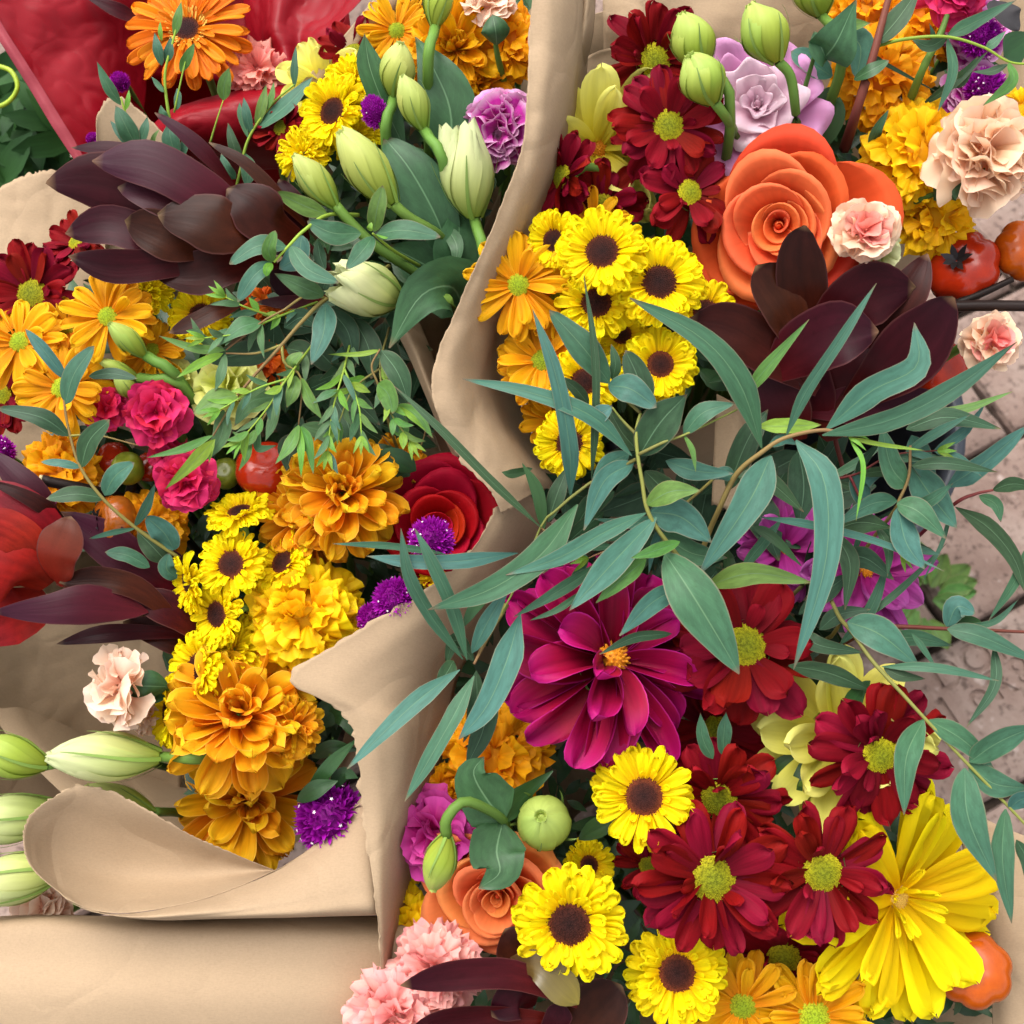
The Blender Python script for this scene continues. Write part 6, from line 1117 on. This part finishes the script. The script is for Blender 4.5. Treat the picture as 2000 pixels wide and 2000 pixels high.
# ------------------------------------------------------------------ the trailing eucalyptus in the middle and on the right
branch('eucalyptus_branch', 'blue green eucalyptus branch with long blades over the brown-eyed daisies', 'eucalyptus', [(1500, 1260, -6), (1420, 1190, 0), (1375, 1146, 3.6), (1302, 1058, 4.6), (1266, 1000, 5), (1254, 940, 5.2), (1245, 885, 5.4), (1243, 841, 5.5), (1251, 807, 5.5)],
  [([(1190, 748, 5.4), (1140, 680, 6), (1073, 606, 6)], 68, dict(m='euc', roll=.15, pf='oval')), ([(1188, 753, 5.4), (1232, 760, 6), (1282, 796, 6.1)], 66, dict(m='euc_blue', roll=0, pf='oval')), ([(1250, 800, 5.2), (1248, 745, 5.4), (1222, 684, 5.4)], 66, dict(m='euc_dark', pf='oval')), ([(1196, 742, 5.2), (1202, 710, 5.5), (1194, 672, 5.5)], 28, dict(m='euc_dark')), ([(1157, 836, 5.6), (1168, 812, 6), (1196, 794, 6)], 44, dict(m='euc_blue', pf='oval')), ([(1248, 890, 5.2), (1290, 825, 5.6), (1342, 770, 5.6)], 92, dict(m='euc_dark', roll=.1)),
   ([(1335, 848, 5.3), (1375, 805, 5.8), (1436, 788, 5.8)], 46, dict(m='euc')), ([(1336, 850, 5.3), (1352, 880, 5.6), (1359, 922, 5.6)], 15, dict(m='euc_green')), ([(1234, 890, 5.4), (1156, 813, 6.2), (1040, 768, 6.4), (903, 740, 6.2)], 40, dict(m='euc_blue', pf='strap', roll=.1)), ([(1114, 970, 4.6), (1112, 870, 6), (1085, 730, 6.6), (1040, 604, 6.6)], 40, dict(m='euc_blue', pf='strap', roll=.05)), ([(1155, 936, 4.8), (1163, 820, 5.8), (1162, 690, 6.2), (1140, 536, 6.2)], 20, dict(m='euc_dark', pf='strap')),
   ([(1238, 904, 5.1), (1180, 940, 5.4), (1140, 1036, 5.2)], 54, dict(m='euc_blue')), ([(1230, 886, 5), (1190, 905, 5.2), (1156, 938, 5.2)], 44, dict(m='euc_blue')), ([(1262, 986, 5.1), (1310, 960, 5.7), (1368, 958, 5.7)], 52, dict(m='euc_green', roll=-.1)), ([(1300, 900, 4.4), (1360, 920, 4.6), (1432, 925, 4.6)], 46, dict(m='euc_blue')),
   ([(1128, 985, 4.8), (1060, 1080, 5.6), (960, 1150, 5.8), (836, 1191, 5.8)], 66, dict(m='euc', pf='strap', roll=.05)), ([(1012, 1080, 4.8), (900, 1096, 5.2), (800, 1097, 5.3), (716, 1086, 5.3)], 36, dict(m='euc_blue', pf='strap', roll=.1)), ([(870, 1082, 4.4), (760, 1066, 4.8), (650, 1062, 4.8)], 17, dict(m='euc', pf='strap')), ([(1262, 1002, 5), (1180, 1040, 5.6), (1090, 1090, 5.8), (988, 1123, 5.8)], 42, dict(m='euc_blue', pf='strap', roll=0)), ([(1282, 1010, 4.9), (1215, 1080, 5.5), (1160, 1140, 5.6), (1112, 1192, 5.6)], 66, dict(m='euc_blue', roll=.05)), ([(1178, 1098, 4.4), (1090, 1155, 4.8), (1003, 1205, 4.8)], 30, dict(m='euc')), ([(1145, 1150, 4.2), (1090, 1190, 4.6), (1035, 1212, 4.6)], 16, dict(m='euc')), ([(1262, 1092, 4.8), (1215, 1130, 5.3), (1164, 1178, 5.4)], 44, dict(m='euc_green')), ([(1324, 1148, 4.4), (1270, 1180, 4.8), (1210, 1242, 4.8)], 54, dict(m='euc_blue')), ([(1312, 1238, 4.0), (1240, 1245, 4.5), (1170, 1278, 4.6)], 26, dict(m='euc_dark')),
   ([(1328, 1058, 4.8), (1280, 1075, 5.6), (1232, 1090, 5.7)], 32, dict(m='euc_green')), ([(1298, 1080, 4.6), (1345, 1150, 5.8), (1400, 1240, 6), (1444, 1316, 5.8)], 110, dict(m='euc', roll=.1, pf='lance')), ([(1380, 1144, 4.6), (1470, 1120, 5.6), (1586, 1138, 5.6)], 54, dict(m='euc_green', roll=.05)), ([(1268, 1000, 4.6), (1330, 1010, 4.8), (1390, 1060, 4.8)], 84, dict(m='euc_blue')), ([(1290, 1040, 4.0), (1350, 1080, 4.0), (1420, 1090, 3.8)], 60, dict(m='euc')), ([(1180, 1000, 3.6), (1120, 1050, 3.8), (1060, 1120, 3.6)], 46, dict(m='euc_dark')), ([(1260, 920, 4), (1300, 960, 4), (1340, 1000, 4)], 60, dict(m='euc_dark')), ([(1200, 960, 3.4), (1150, 990, 3.6), (1110, 1060, 3.6)], 50, dict(m='euc_dark')), ([(1240, 1060, 3.2), (1190, 1120, 3.4), (1150, 1150, 3.4)], 40, dict(m='euc_dark')), ([(1245, 880, 4.6), (1215, 845, 4.8), (1190, 800, 4.8)], 44, dict(m='euc_dark')), ([(1150, 790, 4.6), (1125, 760, 4.8), (1095, 735, 4.8)], 30, dict(m='euc_dark'))],
  'euc', 'stem_olive', 10, bq='low', side=[[(1251, 807, 5.5), (1210, 770, 5.5), (1190, 750, 5.4)], [(1246, 888, 5.4), (1300, 862, 5.5), (1340, 848, 5.4), (1440, 800, 5.4)], [(1242, 897, 5.2), (1150, 945, 4.9), (1083, 1000, 4.6), (1056, 1030, 4.2), (1000, 1160, 3.2), (925, 1297, 3.4)], [(1244, 850, 5.4), (1215, 820, 5.3), (1196, 796, 5.4)]])
sprig('eucalyptus tip with hanging blades over the torn kraft flap', [(990, 1180, 3.0), (950, 1250, 3.6), (926, 1297, 4.2)],
  [([(912, 1290, 4.2), (885, 1190, 5.2), (845, 1100, 5.8), (810, 1032, 5.8)], 34, dict(m='euc', pf='strap')), ([(904, 1288, 4.2), (840, 1200, 5), (798, 1120, 5.6), (783, 1032, 5.8)], 34, dict(m='euc', pf='strap')), ([(922, 1276, 4.2), (955, 1210, 4.9), (997, 1138, 5)], 40, dict(m='euc_blue')), ([(898, 1308, 4.2), (820, 1365, 5), (750, 1430, 5.3), (678, 1502, 5.4)], 42, dict(m='euc_blue', pf='strap')), ([(1016, 1200, 4.2), (990, 1290, 5), (950, 1380, 5.2), (896, 1444, 5.2)], 66, dict(m='euc_blue', pf='strap', roll=.05)), ([(926, 1320, 4), (885, 1400, 4.6), (840, 1480, 4.8), (790, 1566, 4.8)], 42, dict(m='euc', pf='strap')), ([(922, 1322, 4), (890, 1400, 4.4), (838, 1474, 4.4)], 15, dict(m='euc')), ([(886, 1290, 4), (872, 1315, 4.4), (850, 1345, 4.4)], 40, dict(m='euc_dark')), ([(930, 1310, 3.4), (930, 1380, 3.6), (905, 1450, 3.4)], 40, dict(m='euc_dark')), ([(925, 1290, 3.6), (890, 1250, 3.8), (870, 1300, 3.8)], 40, dict(m='euc_dark')), ([(960, 1140, 4), (930, 1180, 4.4), (900, 1230, 4.4)], 28, dict(m='leaf_dark')), ([(950, 1330, 2.4), (945, 1420, 2.6), (910, 1500, 2.4)], 60, dict(m='euc_dark'))], smat='stem_brown', r=9)
sprig('long narrow eucalyptus blade across the tall kraft side', [(1090, 1060, 4), (1056, 1030, 4.2)], [([(1056, 1030, 4.4), (960, 940, 5.2), (860, 838, 5.6), (768, 752, 5.4)], 22, dict(m='euc_dark', pf='strap', roll=.2)), ([(1062, 1035, 3), (1050, 960, 3.4), (1020, 905, 3.6)], 26, dict(m='leaf_dark')), ([(1040, 915, 2.8), (1000, 925, 3), (980, 922, 3)], 18, dict(m='leaf_dark')), ([(1070, 1020, 3), (1090, 960, 3.2), (1110, 910, 3)], 40, dict(m='euc_dark'))], smat='stem_brown', r=6)
branch('eucalyptus_branch', 'eucalyptus branch with brown stem and long curved leaves before the burgundy bracts', 'eucalyptus', [(1340, 1130, -2), (1395, 1015, 3), (1436, 930, 4.2), (1487, 884, 4.9), (1534, 855, 5.1), (1607, 840, 5.2), (1654, 851, 5.2)],
  [([(1488, 876, 4.9), (1445, 750, 6.0), (1370, 660, 6.4), (1230, 582, 6.4)], 64, dict(m='euc', roll=.1, pf='strap')), ([(1534, 854, 5.1), (1574, 765, 5.8), (1640, 665, 6.2), (1712, 553, 6.2)], 30, dict(m='euc', pf='strap', roll=.2)), ([(1614, 838, 5.2), (1700, 765, 6), (1790, 715, 6.4), (1786, 630, 6.3)], 66, dict(m='euc_blue', pf='strap', roll=0)), ([(1606, 850, 5.2), (1740, 820, 6), (1860, 760, 6.3), (1986, 668, 6.2)], 52, dict(m='euc', pf='strap', roll=.05)), ([(1480, 832, 4.6), (1540, 832, 4.7), (1604, 830, 4.7)], 36, dict(m='euc_lime', pf='strap')), ([(1456, 772, 4.2), (1500, 715, 4.8), (1580, 624, 5)], 32, dict(m='euc_green')), ([(1554, 860, 5), (1610, 940, 5.8), (1612, 1100, 6.1), (1550, 1308, 5.8)], 70, dict(m='euc_blue', pf='strap', roll=.0)), ([(1506, 890, 4.9), (1460, 985, 5.6), (1364, 1124, 5.7)], 82, dict(m='euc_blue', roll=.05)), ([(1656, 854, 5.2), (1720, 868, 5.4), (1806, 880, 5.4)], 11, dict(m='euc_lime', pf='strap')), ([(1660, 858, 5.2), (1686, 910, 5.6), (1672, 1018, 5.6)], 12, dict(m='euc_lime', pf='strap')), ([(1656, 852, 5.3), (1675, 848, 5.5), (1698, 858, 5.5)], 10, dict(m='euc_lime')), ([(1658, 856, 5.3), (1675, 864, 5.5), (1692, 880, 5.5)], 9, dict(m='euc_lime')), ([(1500, 872, 4.4), (1530, 858, 4.6), (1556, 868, 4.6)], 26, dict(m='euc_blue')), ([(1436, 930, 4), (1410, 925, 4.2), (1370, 935, 4.2)], 34, dict(m='euc_blue')), ([(1440, 930, 3.4), (1500, 940, 3.6), (1570, 1000, 3.6)], 50, dict(m='euc_dark')), ([(1420, 960, 3), (1460, 860, 3.4), (1500, 800, 3.2)], 60, dict(m='euc_dark')), ([(1560, 880, 3), (1570, 950, 3), (1560, 1030, 2.8)], 70, dict(m='euc_dark'))],
  'euc', 'stem_brown', 12, bq='right')
branch('eucalyptus_branch', 'eucalyptus branch with broad leaves hanging over the bricks', 'eucalyptus', [(1600, 1250, -4), (1680, 1090, .6), (1745, 1000, 3.4), (1757, 975, 3.8), (1775, 930, 4), (1778, 870, 4)],
  [([(1752, 982, 3.9), (1795, 1000, 4.5), (1848, 1052, 4.6)], 60, dict(m='euc')), ([(1754, 990, 3.9), (1770, 1060, 4.4), (1806, 1112, 4.5)], 68, dict(m='euc_blue')), ([(1752, 978, 3.9), (1700, 985, 4.3), (1630, 1026, 4.3)], 46, dict(m='euc')), ([(1772, 950, 3.8), (1740, 910, 4.3), (1722, 832, 4.3)], 68, dict(m='euc')), ([(1785, 992, 3.6), (1820, 975, 4), (1862, 944, 4)], 32, dict(m='euc')), ([(1780, 910, 4), (1850, 905, 4.6), (1948, 922, 4.6)], 32, dict(m='euc_dark')), ([(1770, 838, 3.6), (1850, 815, 4), (1955, 838, 4)], 48, dict(m='euc_dark')), ([(1790, 808, 3.4), (1880, 800, 3.8), (1980, 764, 3.8)], 22, dict(m='euc_green')), ([(1776, 905, 3.2), (1820, 970, 3.4), (1870, 1032, 3.2)], 84, dict(m='euc_blue')), ([(1848, 952, 3), (1920, 905, 3.4), (2010, 830, 3.4)], 52, dict(m='euc_blue', pf='strap')), ([(1780, 850, 3.2), (1800, 900, 3.2), (1830, 960, 3)], 60, dict(m='euc_blue')), ([(1690, 990, 2.6), (1680, 940, 2.8), (1730, 920, 2.8)], 60, dict(m='euc_blue')),
   ([(1626, 1036, 3.4), (1680, 1020, 3.8), (1742, 1030, 3.8)], 54, dict(m='euc_dark')), ([(1628, 1040, 3.2), (1660, 1100, 3.5), (1650, 1192, 3.5)], 44, dict(m='euc_dark')), ([(1640, 1090, 2.8), (1690, 1090, 3), (1746, 1132, 3)], 50, dict(m='euc_dark')), ([(1484, 1010, 4), (1580, 1024, 4.4), (1720, 1060, 4.4), (1845, 1116, 4.3)], 19, dict(m='euc_blue', pf='strap')), ([(1470, 1028, 3.6), (1510, 1050, 3.8), (1566, 1106, 3.8)], 22, dict(m='leaf_dark')), ([(1450, 1110, 2.6), (1490, 1060, 3), (1530, 1010, 3)], 30, dict(m='euc')), ([(1640, 1260, 2), (1700, 1190, 2.4), (1740, 1080, 2.2)], 30, dict(m='euc')), ([(1560, 1200, 2.2), (1620, 1150, 2.6), (1660, 1120, 2.6)], 44, dict(m='euc_dark')), ([(1660, 1230, 2), (1760, 1150, 2.2), (1850, 1060, 2)], 16, dict(m='euc')), ([(1600, 1230, 2.4), (1640, 1200, 2.8), (1700, 1190, 2.8)], 36, dict(m='euc_dark')), ([(1560, 1230, 1.6), (1600, 1260, 2.2), (1690, 1275, 2.2)], 40, dict(m='euc_dark')), ([(1720, 1260, 1), (1780, 1245, 1.2), (1862, 1262, 1)], 42, dict(m='euc')), ([(1540, 1300, 2.6), (1620, 1315, 3.0), (1705, 1350, 3.0)], 44, dict(m='euc_dark', pf='strap')), ([(1700, 1330, 2.4), (1660, 1370, 2.8), (1645, 1450, 2.8)], 34, dict(m='leaf_dark'))],
  'euc', 'stem_brown', 9, bq='right', side=[[(1757, 975, 3.8), (1765, 990, 3.8), (1785, 992, 3.6)]])
sprig('eucalyptus twig with reddish stalk reaching over the bricks', [(1780, 1060, -1), (1862, 986, 2.6), (1905, 965, 3), (1940, 957, 3.2)],
  [([(1938, 957, 3.2), (1980, 945, 3.4), (2030, 955, 3.4)], 34, dict(m='euc_dark')), ([(1866, 990, 2.8), (1930, 1030, 3.2), (1980, 1090, 3.4), (2004, 1160, 3.4)], 38, dict(m='euc_dark', pf='strap')), ([(2020, 1050, 2.8), (1985, 1130, 3.2), (1930, 1214, 3.2)], 30, dict(m='euc')), ([(1912, 968, 3), (1945, 985, 3.2), (1955, 1020, 3.2)], 30, dict(m='euc')), ([(1860, 985, 2.6), (1840, 1060, 2.6), (1800, 1140, 2.4)], 10, dict(m='euc'))], smat='stem_red', r=8)
sprig('eucalyptus twig with pink red stem lying across the lettered brick', [(1640, 1260, -1), (1720, 1226, 1.6), (1850, 1228, 2.4), (2040, 1236, 2.6)],
  [([(1850, 1228, 2.5), (1920, 1245, 3), (2030, 1295, 3)], 48, dict(m='euc')), ([(1850, 1224, 2.4), (1870, 1185, 2.8), (1905, 1198, 2.8)], 50, dict(m='euc_blue', pf='oval')), ([(1780, 1236, 2), (1805, 1270, 2.2), (1832, 1312, 2.2)], 16, dict(m='euc')), ([(1860, 1228, 2.2), (1890, 1215, 2), (1920, 1218, 2)], 30, dict(m='leaf_dark')), ([(1942, 1262, 2.6), (1942, 1340, 3), (1888, 1420, 3)], 26, dict(m='euc_dark', pf='lance')), ([(1855, 1228, 2.4), (1940, 1215, 2.6), (1990, 1170, 2.6)], 16)], smat='stem_red', r=10)
branch('eucalyptus_branch', 'eucalyptus branch with oval leaves crossing the crimson daisy over the lettered brick', 'eucalyptus', [(1560, 1150, -1), (1648, 1217, 3.4), (1704, 1291, 4.8), (1764, 1357, 5.4), (1806, 1403, 5.7), (1884, 1486, 5.9), (1971, 1577, 5.9), (2040, 1650, 5.9)],
  [([(1655, 1214, 4), (1720, 1240, 4.6), (1795, 1302, 4.6)], 80, dict(m='euc_blue')), ([(1722, 1302, 4.8), (1830, 1305, 5.4), (1952, 1330, 5.4)], 22, dict(m='euc', pf='strap')), ([(1726, 1304, 4.7), (1760, 1320, 4.9), (1808, 1326, 4.9)], 28, dict(m='euc_dark')), ([(1804, 1405, 5.7), (1770, 1480, 6.3), (1766, 1592, 6.2)], 62, dict(m='euc', pf='lance', roll=.05)), ([(1814, 1406, 5.7), (1880, 1445, 5.9), (1942, 1502, 5.8)], 54, dict(m='euc')), ([(1894, 1488, 5.9), (1950, 1450, 6.4), (2030, 1415, 6.4)], 70, dict(m='euc')), ([(1892, 1490, 5.8), (1940, 1530, 5.9), (2010, 1540, 5.8)], 64, dict(m='euc')), ([(1884, 1500, 5.9), (1892, 1600, 6.5), (1946, 1722, 6.4)], 82, dict(m='euc', roll=-.05)), ([(1964, 1580, 5.9), (1958, 1680, 6.4), (1976, 1804, 6.3)], 54, dict(m='euc', roll=.1)), ([(1970, 1580, 5.9), (2000, 1560, 6.2), (2050, 1570, 6.2)], 48, dict(m='euc_blue')), ([(1985, 1640, 5.9), (2005, 1680, 6), (2010, 1740, 6)], 30, dict(m='euc_dark')), ([(1392, 1482, 3.2), (1372, 1440, 3.6), (1368, 1392, 3.6)], 34, dict(m='euc')), ([(1412, 1475, 3.2), (1414, 1430, 3.4), (1418, 1390, 3.4)], 38, dict(m='euc'))],
  'euc', 'stem_olive', 9, bq='low')
bk = thing('bucket', 'dark slate bucket showing under the trailing eucalyptus', 'bucket', M.Translation(V((BASE['right'].x + .06, BASE['right'].y - .02, .001))))
def bucket():
    rows = []
    for r, z in ((.005, .004), (.09, .0), (.095, .004), (.115, .22), (.122, .222), (.122, .232), (.112, .232), (.110, .22), (.09, .01), (.005, .01)):
        rows.append([(r * math.cos(k * math.pi / 24), r * math.sin(k * math.pi / 24), z) for k in range(48)])
    vs_, fs, _ = grid(rows, close=True); part('bucket_body', mesh('bucket_body', vs_, fs, MAT['bucket']), bk)
bucket()

GRN = ['euc_left', 'euc_left', 'euc_green', 'euc_lime', 'euc']
spray('eucalyptus_spray', 'fine leaved green spray hanging over the bronze chrysanthemum', [[(690, 640, 1.0), (672, 720, 3.0), (650, 800, 3.8), (640, 880, 4.0)], [(672, 720, 3.0), (700, 790, 3.6), (706, 850, 3.6)]], 'euc_left', 'stem_lime', 30, 54, 17, .6, 5, 3, GRN)
spray('eucalyptus_spray', 'fine leaved green spray crossing the lime green carnation', [[(620, 660, 2.0), (560, 740, 4.0), (520, 800, 4.4), (470, 860, 4.6)], [(560, 740, 4.0), (500, 760, 4.4), (430, 800, 4.6)]], 'euc_left', 'stem_lime', 34, 50, 16, .55, 5, 5, GRN)
spray('eucalyptus_spray', 'fine leaved green spray before the curled lisianthus leaf', [[(760, 640, .6), (742, 720, 2.4), (760, 800, 3.2), (800, 860, 3.2)], [(742, 720, 2.4), (690, 760, 3.2), (660, 830, 3.4)]], 'euc_left', 'stem_olive', 32, 52, 17, .6, 5, 7, GRN)
spray('eucalyptus_spray', 'green spray with small leaves under the burgundy bracts', [[(620, 590, 1.4), (540, 620, 3.2), (470, 650, 4.0), (400, 660, 4.2)], [(540, 620, 3.2), (480, 600, 3.8), (440, 580, 3.9)]], 'euc_left', 'stem_lime', 36, 50, 16, .55, 5, 9, GRN)
BLU = ['euc', 'euc', 'euc_blue', 'euc_blue', 'euc_dark']
spray('eucalyptus_spray', 'narrow leaved eucalyptus spray trailing toward the brick joint', [[(1560, 940, 1.5), (1660, 930, 3.0), (1740, 890, 3.6), (1830, 880, 3.8)], [(1660, 930, 3.0), (1700, 1010, 3.2), (1760, 1080, 3.2)]], 'euc', 'stem_red', 52, 118, 22, .5, 6, 11, BLU)
spray('eucalyptus_spray', 'narrow leaved eucalyptus spray above the magenta dahlia', [[(1400, 930, 1.5), (1330, 990, 3.4), (1240, 1050, 4.0), (1150, 1090, 4.0)]], 'euc', 'stem_brown', 56, 120, 24, .5, 6, 13, BLU)

def adopt(src, dst):
    """a calyx with its stalk is part of its flower"""
    by = {o['label']: o for o in COL.objects if o.parent is None and 'label' in o}
    a, b = by[src], by[dst]; Mx = MW[b.name].inverted() @ MW[a.name]
    for ch in list(a.children):
        ch.parent = b; ch.matrix_basis = Mx @ ch.matrix_basis
        if ch.name.startswith('leaf') and 'calyx' in src: ch.name = 'sepal'
    bpy.data.objects.remove(a)
adopt('green calyx and grey stalk under the big peach carnation', 'big peach carnation with ruffled centre over yellow marigold')
adopt('green calyx of the peach carnation above the orange marigold', 'pale peach carnation with green calyx turned away')
adopt('green calyx of the peach carnation seen from the side', 'peach carnation seen from the side over the left kraft sheet')
adopt('grey green carnation stalk with narrow leaves before the marigolds', 'hot pink carnation with green calyx at the top of the rose bouquet')
